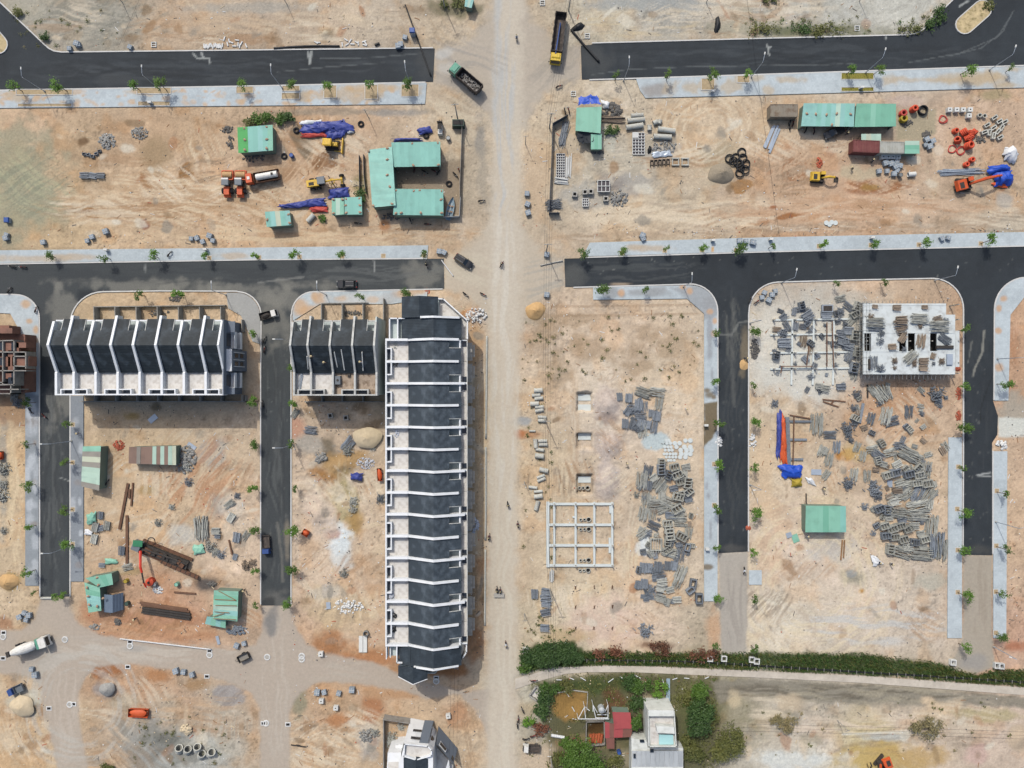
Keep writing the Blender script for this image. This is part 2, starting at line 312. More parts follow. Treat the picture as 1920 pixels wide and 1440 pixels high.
def apply_ops(ops,px,py,col):
 for i,o in enumerate(ops):
  k=o[0]
  if k in 'ES':
   cx,cy,rx,ry=o[1:5];m=max(rx,ry)*1.8
   sel=np.nonzero((np.abs(px-cx)<m)&(np.abs(py-cy)<m))[0]
  elif k=='W':
   cx,cy,r0,r1=o[1:5];sel=np.nonzero((np.abs(px-cx)<r1*1.1)&(np.abs(py-cy)<r1*1.1))[0]
  else:
   xs=[p[0] for p in o[1]];ys=[p[1] for p in o[1]];m=30
   sel=np.nonzero((px>min(xs)-m)&(px<max(xs)+m)&(py>min(ys)-m)&(py<max(ys)+m))[0]
  if not len(sel):continue
  x=px[sel];y=py[sel]
  if k=='E':
   col_,a,rot,soft,warp=o[5:]
   c,s_=math.cos(rot),math.sin(rot);u=((x-cx)*c+(y-cy)*s_)/rx;v=(-(x-cx)*s_+(y-cy)*c)/ry
   d=np.hypot(u,v)+(fbm(x/18,y/18,4,40+i)-0.5)*2*warp
   w=a*(1-sstep(1-soft,1+soft,d))
  elif k=='S':
   ang,col_,a,wl=o[5:]
   c,s_=math.cos(ang),math.sin(ang);U=(x-cx)*c+(y-cy)*s_;V=-(x-cx)*s_+(y-cy)*c
   d=np.hypot((x-cx)/rx,(y-cy)/ry)+(fbm(x/25,y/25,3,140+i)-0.5)*0.8
   V=V+(fbm(x/60,y/60,2,77+i)-.5)*22
   n=fbm(U/(wl*16),V/wl,3,60+i)
   w=a*(1-sstep(0.55,1.15,d))*sstep(0.46,0.64,n)
  elif k=='W':
   col_,a,wl,sq=o[5:]
   r=np.hypot(x-cx,(y-cy)*sq)+(fbm(x/50,y/50,2,31+i)-.5)*16;th=np.arctan2(y-cy,x-cx)
   n=fbm(r/wl,th*2.2,3,90+i)
   w=a*sstep(0.46,0.64,n)*sstep(r0*.8,r0*1.2+1,r)*(1-sstep(r1*.65,r1,r))
  elif k=='L':
   pts,wd,col_,a=o[1:]
   w=a*(1-sstep(wd*.3,wd,seg_dist(x,y,pts)+(fbm(x/8,y/8,2,i)-.5)*wd*.8))
  else:
   pts,col_,a,soft,warp=o[1:]
   w=a*(1-sstep(-soft,soft,sdist(x,y,pts)+(fbm(x/14,y/14,4,200+i)-.5)*warp))
  cc=lin3(col_)
  col[sel]+=(cc-col[sel])*w[:,None]
 return col
def base_soil(px,py):
 num=np.zeros((len(px),3));den=np.zeros(len(px))
 wx=px+(fbm(px/60,py/60,3,5)-.5)*120;wy=py+(fbm(px/60,py/60,3,6)-.5)*120
 for a in ANCH:
  w=1.0/((wx-a[0])**2+(wy-a[1])**2+900)**1.6
  num+=w[:,None]*lin3(a[2:]);den+=w
 c=num/den[:,None]
 n1=fbm(px/90,py/90,5,11);n2=fbm(px/20,py/20,5,12,0.62);n3=fbm(px/34,py/34,4,13)
 br=1+(n1-.5)*0.34+(n2-.5)*0.42
 c=c*br[:,None]
 t=sstep(.52,.72,n3)[:,None]
 c=c*(1+t*(np.array([0.99,0.91,0.83])-1))
 t2=sstep(.58,.75,fbm(px/28,py/28,5,14,.6))[:,None]
 c=c*(1+t2*(np.array([1.10,1.11,1.14])-1))
 t3=sstep(.62,.72,fbm(px/6,py/6,3,15))[:,None]*sstep(.45,.6,fbm(px/70,py/70,3,16))[:,None]
 t4=(fbm(px/4.5,py/4.5,2,17)-.5)[:,None];t5=sstep(.74,.86,vnoise(px/3.1,py/3.1,18))[:,None]*sstep(.4,.62,fbm(px/45,py/45,3,19))[:,None]
 return c*(1-0.22*t3+0.26*t4-.26*t5)
SAND=(222,195,165);PALE=(232,214,190);ORA=(196,140,98);GREY=(168,160,150);DARK=(130,108,84);WET=(150,108,72);WHT=(222,218,210);GRN=(92,98,62)
G=GOPS
# --- north strip
ST(G,180,40,150,60,-25,(150,142,126),.7,4);ST(G,180,40,120,50,10,(190,176,156),.6,3)
E(G,30,20,60,30,(190,178,155),.5);ST(G,400,45,160,45,3,(216,184,150),.6,4);ST(G,640,45,180,40,6,(218,192,162),.6,4)
E(G,612,65,16,14,(170,145,115),.8,warp=.2);E(G,610,62,5,4,(205,185,155),.8,warp=.2)
E(G,470,15,120,10,(176,168,155),.6);E(G,850,15,50,16,(110,105,78),.7);ST(G,790,50,60,45,50,(180,150,118),.6,4)
E(G,1230,8,110,12,(172,168,160),.8);ST(G,1200,45,120,28,2,(216,190,152),.7,4);E(G,1500,55,180,14,(150,142,118),.7);E(G,1480,58,60,8,GRN,.6)
E(G,1570,60,90,9,(120,116,85),.7);SW(G,1640,-30,60,190,(186,176,160),.6,4,1.2);E(G,1400,40,50,25,(190,175,150),.6);E(G,1430,30,20,20,(172,166,154),.6)
# --- yard west
for c in ((30,300,75,70),(10,400,60,50),(80,385,40,40)):E(G,*c,(168,160,132),.7)
ST(G,60,350,80,70,40,(200,190,150),.5,4);ST(G,60,350,80,70,-30,(140,140,118),.5,3)
E(G,292,290,28,33,(172,142,108),.85,warp=.3);E(G,350,325,14,24,(158,112,68),.95,10,soft=.12,warp=.4);E(G,270,335,8,20,(160,112,72),.9,-30,soft=.15);E(G,158,266,10,8,(110,80,55),.8)
E(G,175,400,17,9,(166,115,70),.9,20,soft=.15);E(G,272,419,10,8,(140,78,58),.9,soft=.2);E(G,310,412,22,7,(172,118,80),.6,15)
for (x,y,rx,ry,an) in ((380,280,40,50,70),(250,390,180,40,5),(420,400,130,40,14),(330,360,150,50,2),(480,360,80,40,10),(600,270,60,60,60)):
 ST(G,x,y,rx,ry,an,(234,204,168),.75,4);ST(G,x,y,rx,ry,an+5,(184,144,106),.6,3)
ST(G,600,440,330,22,2,(228,196,158),.8,5);ST(G,700,437,240,16,1,(190,148,110),.55,3)
E(G,607,305,24,22,(148,106,74),.92,20,soft=.1,warp=.6);E(G,565,265,14,32,(132,112,90),.9,-30,soft=.14,warp=.6);E(G,540,330,14,24,(170,125,88),.6,40)
ST(G,575,320,45,45,-52,(226,188,150),.8,3.5);E(G,675,345,14,20,(140,125,78),.75);E(G,722,425,12,12,(188,128,84),.8)
PG(G,[(742,315),(868,300),(868,345),(862,404),(742,404)],(166,144,120),.95,4,5)
ST(G,860,220,70,60,35,(222,200,170),.6,4);E(G,900,260,10,40,(150,142,132),.7);E(G,905,330,10,50,(176,160,140),.6)
E(G,640,210,140,6,(160,144,124),.6);E(G,740,212,60,7,(168,158,148),.6)
# --- yard east
SW(G,1325,245,30,110,(236,208,174),.75,5,1.1);SW(G,1325,245,30,120,(196,160,124),.5,4,1.1)
ST(G,1300,400,260,36,-8,(236,210,178),.75,5);ST(G,1600,395,330,30,1,(200,152,114),.55,4);ST(G,1650,385,280,30,2,(228,190,156),.6,4)
E(G,1180,345,40,20,(172,166,158),.6);E(G,1100,370,50,25,(186,178,166),.6);E(G,1140,262,14,22,(206,196,176),.7,soft=.2);E(G,1145,340,22,18,(150,134,124),.6)
E(G,1240,285,30,16,(186,180,172),.6);E(G,1392,348,24,14,(176,128,82),.9,-10,soft=.12);E(G,1350,300,36,36,(184,168,140),.6)
E(G,1480,405,30,5,(166,108,66),.9,-8,soft=.2);E(G,1450,388,7,4,(170,106,70),.9);ST(G,1640,350,70,16,20,(150,92,56),.7,3);ST(G,1640,350,70,16,-25,(160,100,62),.6,3);E(G,1632,352,22,6,(168,128,66),.7)
SW(G,1490,320,8,36,(166,108,70),.65,3);E(G,1890,420,40,22,(168,156,138),.7);E(G,1885,375,14,16,(184,176,164),.7);E(G,1700,190,40,10,(206,180,164),.6);E(G,1860,178,30,10,(172,152,112),.7)
PG(G,[(1680,205),(1755,205),(1755,250),(1725,265),(1680,262)],(178,162,132),.8,4,5);E(G,1610,325,40,14,(198,184,152),.6)
ST(G,1750,310,16,60,75,(226,198,164),.6,3);E(G,1000,330,30,80,(212,176,140),.5);ST(G,1480,285,50,40,-40,(228,190,154),.6,4)
for c in ((1090,445),(1210,440),(1330,435),(1460,430),(1560,425),(1700,424),(1820,420)):E(G,*c,60,8,(178,150,122),.6);ST(G,c[0],c[1],60,10,3,(226,200,172),.6,3)
# --- block south-east 1
E(G,1002,583,18,17,(188,148,98),.95,soft=.12,warp=.15);E(G,1000,600,30,10,(186,170,148),.6)
for c in ((1020,640,20,50),(1060,600,60,12),(1045,690,25,40),(1080,640,12,14),(1200,690,20,12),(1260,640,60,25),(1130,660,50,20)):E(G,*c,(178,148,116),.6,warp=1.1)
for yy in (573,590):LN(G,[(1035,yy+2),(1200,yy),(1310,yy-2)],3,(170,138,108),.5)
SW(G,1130,700,4,26,(188,156,126),.6,4,1.6);ST(G,1200,760,130,60,10,(232,208,182),.5,5)
for c in ((1140,760,26,30),(1140,835,26,26),(1135,905,26,40)):E(G,*c,(208,186,170),.9,warp=.5);ST(G,c[0],c[1],30,34,60,(176,152,136),.5,3)
E(G,1140,785,20,10,(170,146,130),.7);E(G,1230,828,26,16,(202,206,200),.95,soft=.2,warp=.5);E(G,975,790,18,8,(166,166,164),.8);E(G,985,815,30,8,(190,132,88),.7);E(G,975,812,10,6,(196,116,70),.7)
E(G,1210,1020,14,22,(236,232,224),.95,20,soft=.2);ST(G,1185,1050,18,70,85,(236,212,176),.7,4);ST(G,1180,1170,120,30,8,(238,206,178),.6,4);E(G,1130,1165,60,40,(226,190,168),.6)
E(G,1060,1190,40,14,(202,166,116),.5);E(G,1340,1180,14,40,(214,160,116),.6);ST(G,1060,900,24,90,88,(232,206,172),.6,4);ST(G,1075,800,16,110,88,(196,160,124),.4,3)
E(G,1235,1210,30,8,(104,66,50),.75);E(G,1140,1223,30,6,(104,78,52),.7)
# --- block south-east 2
E(G,1530,640,120,90,(226,214,196),.75,warp=.5);E(G,1500,700,90,50,(226,216,200),.7);E(G,1520,560,110,30,(196,184,168),.5)
E(G,1700,760,60,26,(206,160,122),.6);E(G,1745,800,20,18,(186,146,108),.7,soft=.2);ST(G,1700,750,60,30,60,(186,136,98),.5,4)
E(G,1575,855,10,8,(196,132,66),.9,warp=.5);E(G,1590,852,10,10,(196,136,70),.9);E(G,1605,850,26,16,(214,178,116),.6);E(G,1560,1030,40,24,(196,190,180),.6);E(G,1600,1080,24,16,(178,164,138),.8);E(G,1595,1075,9,7,(150,148,144),.8)
E(G,1615,1108,7,6,(196,142,70),.9);E(G,1740,1090,30,16,(190,180,160),.7);SW(G,1520,1090,60,200,(240,214,176),.6,4);ST(G,1650,1170,160,40,4,(210,202,192),.7,6);ST(G,1730,1170,40,40,30,(188,148,112),.6,3)
SW(G,1490,1180,20,60,(206,182,156),.6,4);E(G,1430,900,20,100,(232,194,154),.5);ST(G,1470,880,50,60,10,(206,176,142),.4,4)
ST(G,1890,660,24,90,70,(186,132,96),.6,4);E(G,1905,770,30,30,(178,166,148),.8);PG(G,[(1872,783),(1980,783),(1980,818),(1872,820)],(224,216,200),.95,3,4);E(G,1905,1210,18,10,(178,104,70),.7)
# --- west blocks
E(G,300,745,150,30,(190,168,142),.8,warp=.3);E(G,250,780,14,8,(176,140,84),.8);E(G,292,762,9,8,(120,104,82),.8)
E(G,230,700,60,30,(188,170,148),.5);E(G,390,850,30,24,(178,178,172),.6);ST(G,370,900,90,90,-50,(196,134,92),.6,5);ST(G,380,850,90,60,-45,(228,196,160),.6,4)
E(G,405,945,14,20,(166,160,150),.5);E(G,340,1005,26,20,(204,200,190),.6);E(G,435,950,24,30,(222,206,186),.6);E(G,275,920,16,10,(168,138,88),.6);E(G,245,1070,26,8,(176,148,104),.7)
E(G,392,1095,30,14,(70,70,72),.85,soft=.6);E(G,300,1185,130,14,(198,144,106),.8);E(G,290,1160,130,12,(178,122,90),.5);E(G,170,1150,26,22,(196,140,104),.6);ST(G,290,1178,140,18,6,(216,170,132),.6,4)
E(G,20,880,8,110,(232,202,162),.6,warp=.3);ST(G,28,950,12,160,90,(236,206,166),.7,3);E(G,6,880,8,100,(176,166,150),.7);E(G,18,1092,18,16,(190,158,110),.9,soft=.2);E(G,10,1170,16,14,(170,116,82),.7);E(G,10,700,50,50,(168,130,100),.6);E(G,20,770,30,30,(158,112,80),.6)
PG(G,[(600,822),(624,820),(632,860),(612,866)],(132,116,96),.9,6,10);E(G,640,870,44,22,(186,146,98),.9,-25,soft=.3);E(G,612,905,16,34,(176,124,74),.8,-40);E(G,648,940,24,50,(186,166,120),.85,-8,soft=.3);E(G,668,975,18,22,(178,138,86),.85)
E(G,635,1005,22,36,(232,230,224),.95,-10,soft=.3,warp=.7);E(G,640,1040,20,30,(228,224,216),.7);E(G,622,1000,14,10,(200,140,112),.7);E(G,555,805,20,18,(206,140,112),.6);E(G,690,820,30,24,(216,188,160),.7);E(G,580,830,24,20,(180,172,160),.6)
ST(G,640,920,30,60,80,(206,178,140),.6,3);E(G,598,960,26,50,(224,196,172),.8,-20);E(G,612,1110,30,14,(196,190,182),.6);E(G,640,1140,60,40,(214,186,142),.5);E(G,620,1210,26,24,(172,116,76),.8);E(G,680,1235,70,12,(186,128,88),.8);E(G,745,1262,16,12,(178,126,84),.7)
E(G,545,1180,14,60,(218,184,152),.6);E(G,890,640,16,60,(206,160,116),.8);E(G,885,590,22,12,(188,130,80),.85,soft=.3);E(G,900,595,20,14,(206,190,178),.7);E(G,898,1060,14,16,(194,134,90),.8);E(G,885,1200,20,40,(186,132,92),.85);E(G,880,1000,14,24,(200,190,176),.5);E(G,895,880,14,200,(214,184,146),.5,warp=.4);E(G,830,1255,40,16,(168,112,70),.9)
ST(G,892,900,16,330,90,(190,152,112),.4,3)
# --- south-west
E(G,205,1255,34,14,(168,108,68),.85,soft=.3);E(G,200,1290,22,16,(172,158,148),.8);E(G,235,1320,26,16,(196,178,150),.7);E(G,300,1270,22,12,(188,130,86),.8);E(G,370,1285,30,14,(172,132,92),.8);E(G,430,1300,30,20,(168,160,156),.7);ST(G,430,1310,34,26,-40,(156,140,128),.7,4)
ST(G,250,1380,60,60,40,(160,148,132),.7,5);ST(G,330,1330,130,30,4,(216,176,138),.6,4);SW(G,430,1460,120,260,(188,160,132),.5,5);E(G,290,1400,50,50,(166,160,150),.8);E(G,350,1420,60,40,(190,184,172),.8);E(G,300,1380,30,20,(112,106,92),.6,warp=1);E(G,330,1410,40,24,(106,104,96),.5,warp=1.2)
E(G,45,1315,30,22,(216,204,180),.8);E(G,60,1322,18,14,(178,156,124),.7);ST(G,50,1410,44,50,45,(196,156,116),.6,4);E(G,20,1240,40,14,(160,142,124),.6);E(G,30,1265,20,14,(150,134,118),.6);E(G,55,1260,14,10,(226,212,184),.7)
E(G,560,1320,14,22,(150,142,116),.8);ST(G,620,1380,110,50,12,(222,186,148),.6,5);E(G,640,1350,30,12,(190,128,84),.8);E(G,700,1330,20,20,(176,106,62),.7);E(G,760,1300,60,10,(198,150,110),.8);E(G,690,1390,20,30,(170,166,160),.7);E(G,860,1340,26,20,(192,140,102),.8);ST(G,885,1390,30,70,70,(176,144,112),.6,3)
# --- compound and the land south-east
GREEN=(74,84,50)
PG(G,[(990,1290),(1060,1266),(1250,1263),(1345,1272),(1350,1330),(1340,1440),(1240,1500),(1040,1500),(1020,1360),(1035,1320)],(98,94,64),.85,8,22)
E(G,1030,1300,26,14,(84,92,54),.8);E(G,1110,1285,80,14,(78,88,50),.9);E(G,1070,1322,34,30,(166,126,72),.95,soft=.2,warp=.3);E(G,1152,1310,16,22,(110,80,56),.9);E(G,1200,1300,14,30,(160,140,118),.6);E(G,1218,1318,22,12,(182,160,134),.8);E(G,1120,1368,22,24,(92,66,40),.9,soft=.2);E(G,1100,1395,60,16,(156,134,98),.7);E(G,1010,1375,20,20,(176,164,146),.7)
E(G,1290,1310,40,30,(126,120,82),.8);E(G,1300,1360,30,40,(110,110,72),.8);E(G,1000,1420,30,30,(216,188,158),.9);E(G,990,1330,16,20,(196,172,138),.7);E(G,1215,1365,14,26,(70,66,62),.8);E(G,1170,1420,24,20,(170,154,128),.7);E(G,1090,1420,30,20,(120,116,80),.7)
PG(G,[(1330,1275),(1440,1274),(1615,1283),(1920,1306),(1980,1310),(1980,1335),(1760,1318),(1640,1322),(1500,1312),(1400,1300),(1350,1320)],(150,138,120),.9,5,14)
ST(G,1600,1298,330,18,3,(112,100,84),.7,3.5);ST(G,1640,1302,300,20,4,(180,164,138),.6,4);E(G,1380,1310,14,20,(224,198,160),.7);E(G,1480,1315,20,16,(222,194,160),.7);E(G,1760,1330,40,14,(226,194,158),.8,-15);E(G,1740,1315,14,8,(228,196,160),.8);E(G,1850,1340,50,12,(186,168,122),.7)
E(G,1470,1355,24,20,(140,134,116),.6);E(G,1740,1365,30,16,(140,134,116),.5);ST(G,1600,1360,200,20,2,(236,208,180),.6,4);E(G,1520,1388,24,14,(176,160,134),.7,soft=.3);E(G,1480,1425,60,20,(226,220,208),.8);E(G,1640,1420,60,26,(206,172,106),.85,warp=.9);E(G,1720,1420,50,20,(200,160,100),.7,warp=1);E(G,1660,1382,40,8,(206,204,196),.7);LN(G,[(1580,1377),(1700,1372),(1760,1380)],3,(236,222,200),.8)
E(G,1910,1385,22,26,(208,180,150),.9,soft=.2,warp=.2);E(G,1835,1415,20,18,(218,176,160),.6)
PG(G,[(975,1234),(1000,1210),(1075,1204),(1095,1222),(1200,1224),(1300,1226),(1440,1224),(1620,1227),(1760,1246),(1830,1266),(1900,1258),(1980,1258),(1980,1290),(1920,1287),(1615,1264),(1440,1256),(1235,1248),(1035,1250),(990,1262)],(70,82,46),.95,5,14)
rt=random.Random(17)
for (x0,x1,y0,y1,n,an,sp) in ((110,460,230,440,10,8,20),(480,680,230,440,6,40,40),(1050,1480,200,420,10,-8,25),(1480,1900,250,420,8,3,15),(170,480,780,1180,10,-45,40),(1030,1310,740,1200,9,80,40),(1410,1770,740,1210,12,20,70),(550,715,760,1230,8,75,40),(170,480,1270,1430,7,10,30),(560,720,1290,1430,6,15,30),(1390,1900,1320,1430,8,4,10),(40,800,10,85,8,3,8),(1110,1700,5,60,6,2,8),(5,90,1280,1430,4,70,20),(865,912,600,1240,5,88,6)):
 for k in range(n):
  x,y=rt.uniform(x0,x1),rt.uniform(y0,y1);lt=rt.random()<.55
  ST(G,x,y,rt.uniform(35,100),rt.uniform(14,40),an+rt.gauss(0,sp),(238,214,184) if lt else rt.choice([(170,128,92),(186,146,110),(150,128,106)]),rt.uniform(.35,.65),rt.uniform(2.6,4.5))
 for k in range(n*3):
  x,y=rt.uniform(x0,x1),rt.uniform(y0,y1);E(G,x,y,rt.uniform(4,16),rt.uniform(3,9),rt.choice([(166,126,90),(236,220,196),(150,140,126),(176,120,82),(232,204,170),(140,112,84)]),rt.uniform(.3,.7),rt.uniform(0,180),.35,1.2)
  # --- dusty roads, painted with a soft edge so their sheets blend into the soil
PG(G,DIRT['north'],(196,178,158),.9,10,24);PG(G,DIRT['south'],(206,186,162),.9,10,24);PG(G,DIRT['west'],(194,174,154),.95,4,8)
PG(G,DIRT['g'],(186,172,156),.95,3,5);PG(G,DIRT['h'],(182,166,146),.95,3,5)
PG(G,DIRT['centre'],(216,197,174),.85,12,20);ST(G,945,160,22,300,90,(200,192,182),.9,8);ST(G,945,700,26,400,90,(224,208,188),.7,6);ST(G,945,1200,26,400,90,(222,204,180),.7,6)
ST(G,870,120,80,50,25,(168,156,144),.6,5);ST(G,1040,130,60,50,-40,(172,158,142),.6,5);ST(G,880,510,60,40,30,(216,198,172),.6,5);ST(G,1020,520,50,50,-20,(176,166,152),.5,4);E(G,830,100,20,10,(214,206,196),.5);E(G,845,130,22,12,(206,196,184),.5)
ST(G,260,1222,200,20,7,(208,190,170),.7,4);ST(G,120,1330,34,110,85,(208,188,168),.6,4);ST(G,515,1300,30,150,90,(206,188,168),.6,4);SW(G,150,1320,60,150,(206,194,178),.5,5);ST(G,660,1258,100,18,8,(198,180,160),.6,4)
E(G,510,1165,12,26,(120,118,116),.7,warp=.9);E(G,255,1215,26,7,(170,162,152),.5);ST(G,1375,1130,24,100,90,(166,152,138),.6,5);ST(G,1832,1120,24,90,90,(168,150,130),.6,5);E(G,1830,1240,26,14,(166,156,146),.7)
# --- relief: mounds, pits, rough ground (metres)
def MO(cx,cy,rx,ry,h,p=2.0):HOPS.append(('M',cx,cy,rx,ry,h,p))
def RG(cx,cy,rx,ry,a):HOPS.append(('R',cx,cy,rx,ry,a))
for a in ((1140,760,26,30,.9),(1145,835,28,26,.8),(1138,905,28,40,.9),(610,62,16,14,.5),(690,822,28,22,1.0),(598,960,24,50,.9),(640,872,36,20,.8),(560,930,14,40,.4),(45,1320,28,22,.8),(205,1290,20,14,.8),(300,405,1,1,0),(1700,1150,40,40,.2),(885,590,22,14,.5),(60,1318,18,16,.5),(1600,1078,20,14,.35),(1910,1385,22,24,.6),(1745,800,18,16,-.3),(1135,345,26,20,.35),(880,1230,14,30,.3)):MO(*a)
PITS=[(1096,753,29,36),(1096,827,29,30),(1096,908,29,36)]
for a in ((640,930,14,30,-.4),(612,905,12,26,-.3),(350,325,14,24,-.12),(607,305,22,20,-.1),(1070,1320,32,28,-.5),(1120,1370,22,24,-.6)):MO(*a)
for a in ((630,920,110,120,.5),(640,1170,70,80,.3),(640,1235,80,20,.6),(890,1000,24,330,.28),(1140,830,60,130,.45),(1030,680,50,90,.4),(1150,620,150,60,.2),(1240,740,60,60,.25),(300,1175,140,26,.4),(440,960,40,120,.5),(190,1280,50,40,.45),(340,1400,80,60,.4),(50,1380,60,70,.3),(620,1370,110,60,.3),(880,1380,40,80,.4),(1180,1150,140,60,.2),(1720,1150,60,60,.35),(1500,640,110,100,.2),(1700,780,90,60,.25),(860,60,60,50,.4),(120,75,160,22,.25),(650,210,160,14,.35),(1500,435,430,16,.4),(240,450,250,14,.3),(1500,58,220,20,.4),(1100,360,70,40,.35),(150,280,130,60,.25),(1640,350,90,20,.2),(1740,1310,200,40,.3),(1500,1410,120,40,.3),(1110,1300,140,50,.3),(1890,660,30,110,.35),(20,700,50,90,.3),(10,900,16,130,.35),(1690,190,240,12,.25),(300,560,130,20,.15),(400,790,80,20,.25)):RG(*a)
# ------------------------------------------------------------------ ground sheet
gx=np.arange(-36,1957,2.4);gy=np.arange(-36,1477,2.4)
ext=np.cumsum(np.array([4,8,16,30,60,120,250,500,1000,2000,4000,9000,16000.]))
GX=np.concatenate([gx[0]-ext[::-1],gx,gx[-1]+ext]);GY=np.concatenate([gy[0]-ext[::-1],gy,gy[-1]+ext])
PXg,PYg=np.meshgrid(GX,GY);pxf=PXg.ravel();pyf=PYg.ravel()
gcol=apply_ops(GOPS,pxf,pyf,base_soil(pxf,pyf))
rough=np.full(pxf.shape,0.09);zz=np.zeros(pxf.shape)
for o in HOPS:
 cx,cy,rx,ry=o[1:5];d=np.hypot((pxf-cx)/rx,(pyf-cy)/ry)+(fbm(pxf/20,pyf/20,2,3)-.5)*.35
 if o[0]=='R':rough=np.maximum(rough,o[5]*(1-sstep(.6,1.15,d)))
 else:zz+=o[5]*(np.clip(1-d,0,1) if o[6]==1 else (1-sstep(0,1,d)))
dm=np.full(pxf.shape,1e3)
for p in list(DIRT.values()):
 xs=[q[0] for q in p];ys=[q[1] for q in p]
 s_=np.nonzero((pxf>min(xs)-40)&(pxf<max(xs)+40)&(pyf>min(ys)-40)&(pyf<max(ys)+40))[0]
 dm[s_]=np.minimum(dm[s_],sdist(pxf[s_],pyf[s_],p))
dirt_d=dm.copy()
rough*=0.3+0.7*sstep(-4,16,dm);
rn=(fbm(pxf/26,pyf/26,5,21,.6)-.5)*1.5+(fbm(pxf/6.5,pyf/6.5,3,22,.6)-.5)*0.75
zz=zz+rough*rn+0.10*(fbm(pxf/150,pyf/150,2,23)-.5)
hard=np.full(pxf.shape,1e3)
for p in list(ASPHALT.values())+list(PAVE.values())+[PATH]:
 xs=[q[0] for q in p];ys=[q[1] for q in p]
 s_=np.nonzero((pxf>min(xs)-20)&(pxf<max(xs)+20)&(pyf>min(ys)-20)&(pyf<max(ys)+20))[0]
 hard[s_]=np.minimum(hard[s_],sdist(pxf[s_],pyf[s_],p))
f_=sstep(3.0,14,hard);zz=zz*f_-0.10*(1-sstep(-1,5,hard))
for (cx,cy,hx,hy) in PITS:
 d=np.maximum(np.abs(pxf-cx)-hx/2,np.abs(pyf-cy)-hy/2)+(fbm(pxf/7,pyf/7,2,8)-.5)*3
 zz=np.where(d<9,zz-1.6*(1-sstep(-2.2,1.0,d)),zz)
far=np.maximum(np.abs(pxf-960)-1000,np.abs(pyf-720)-760);zz=np.where(far>0,zz*np.exp(-np.clip(far,0,4000)/60),zz)
ZG=zz.reshape(PXg.shape);zgrid=ZG
def gz(px,py):
 i=min(max(np.searchsorted(GX,px)-1,0),len(GX)-2);j=min(max(np.searchsorted(GY,py)-1,0),len(GY)-2)
 tx=(px-GX[i])/(GX[i+1]-GX[i]);ty=(py-GY[j])/(GY[j+1]-GY[j])
 return float((ZG[j,i]*(1-tx)+ZG[j,i+1]*tx)*(1-ty)+(ZG[j+1,i]*(1-tx)+ZG[j+1,i+1]*tx)*ty)
NX,NY=len(GX),len(GY)
vv=np.stack([(pxf-960)*S,(720-pyf)*S,zz],1)
idx=np.arange(NX*NY).reshape(NY,NX)
quads=np.stack([idx[1:,:-1],idx[1:,1:],idx[:-1,1:],idx[:-1,:-1]],-1).reshape(-1,4)
soil=col_mat('soil',rough=.95,fine=.17,fscale=2.0,bump=.75,bscale=2.2,spec=.08)
mesh_col('ground',vv,quads,np.clip(gcol,0.01,.85),soil,smooth=True)
# compacted dusty roads: sheets laid on the soil
dusty=col_mat('dusty_road',rough=.92,fine=.1,fscale=1.4,bump=.3,bscale=3.0,spec=.12)
dq=dirt_d.reshape(NY,NX);hq=hard.reshape(NY,NX)
mask=(dq<0)&(hq>2.0)
qm=(mask[1:,:-1]&mask[1:,1:]&mask[:-1,1:]&mask[:-1,:-1]).ravel()
ux,inv=np.unique(quads[qm],return_inverse=True)
dv=vv[ux].copy();dv[:,2]+=0.02
mesh_col('dirt_road',dv,inv.reshape(-1,4),np.clip(gcol[ux],.01,.85),dusty,smooth=True)
# ------------------------------------------------------------------ asphalt and pavements
def sheet(name,poly,z,colfn,material,step=4.0,skirt=0.25,jit=0.0,seed=0):
 xs=[p[0] for p in poly];ys=[p[1] for p in poly]
 bx=[]
 n=len(poly)
 for i in range(n):
  a,b=poly[i],poly[(i+1)%n];L=math.hypot(b[0]-a[0],b[1]-a[1]);m=max(1,int(L/step))
  for k in range(m):bx.append((a[0]+(b[0]-a[0])*k/m,a[1]+(b[1]-a[1])*k/m))
 nb=len(bx)
 X,Y=np.meshgrid(np.arange(max(min(xs),-60),min(max(xs),1985),step),np.arange(max(min(ys),-60),min(max(ys),1500),step));X=X.ravel()+0.37;Y=Y.ravel()+0.41
 k=sdist(X,Y,poly)<-step*0.5
 pts=bx+list(zip(X[k],Y[k]))
 res=delaunay_2d_cdt([Vector(p) for p in pts],[(i,(i+1)%nb) for i in range(nb)],[],1,1e-4)
 P=np.array([(v.x,v.y) for v in res[0]]);F=[f for f in res[2] if len(f)==3]
 c=colfn(P[:,0],P[:,1])
 V=np.stack([(P[:,0]-960)*S,(720-P[:,1])*S,np.full(len(P),z)],1)
 F=np.array(F)
 a=V[F[:,1]]-V[F[:,0]];b=V[F[:,2]]-V[F[:,0]];fl=(a[:,0]*b[:,1]-a[:,1]*b[:,0])<0
 F[fl]=F[fl][:,::-1]
 # skirt down into the soil
 o=len(V);ring=np.array([((p[0]-960)*S,(720-p[1])*S,z) for p in bx]);low=ring.copy();low[:,2]-=skirt
 rc=colfn(np.array([p[0] for p in bx]),np.array([p[1] for p in bx]))
 V=np.vstack([V,ring,low]);c=np.vstack([c,rc,rc])
 sk=[]
 for i in range(nb):
  j=(i+1)%nb;sk+=[(o+i,o+nb+i,o+j),(o+j,o+nb+i,o+nb+j)]
 return mesh_col(name,V,np.vstack([F,np.array(sk)]),np.clip(c,.008,.85),material)
Aa=AOPS;SOILC[0]=False
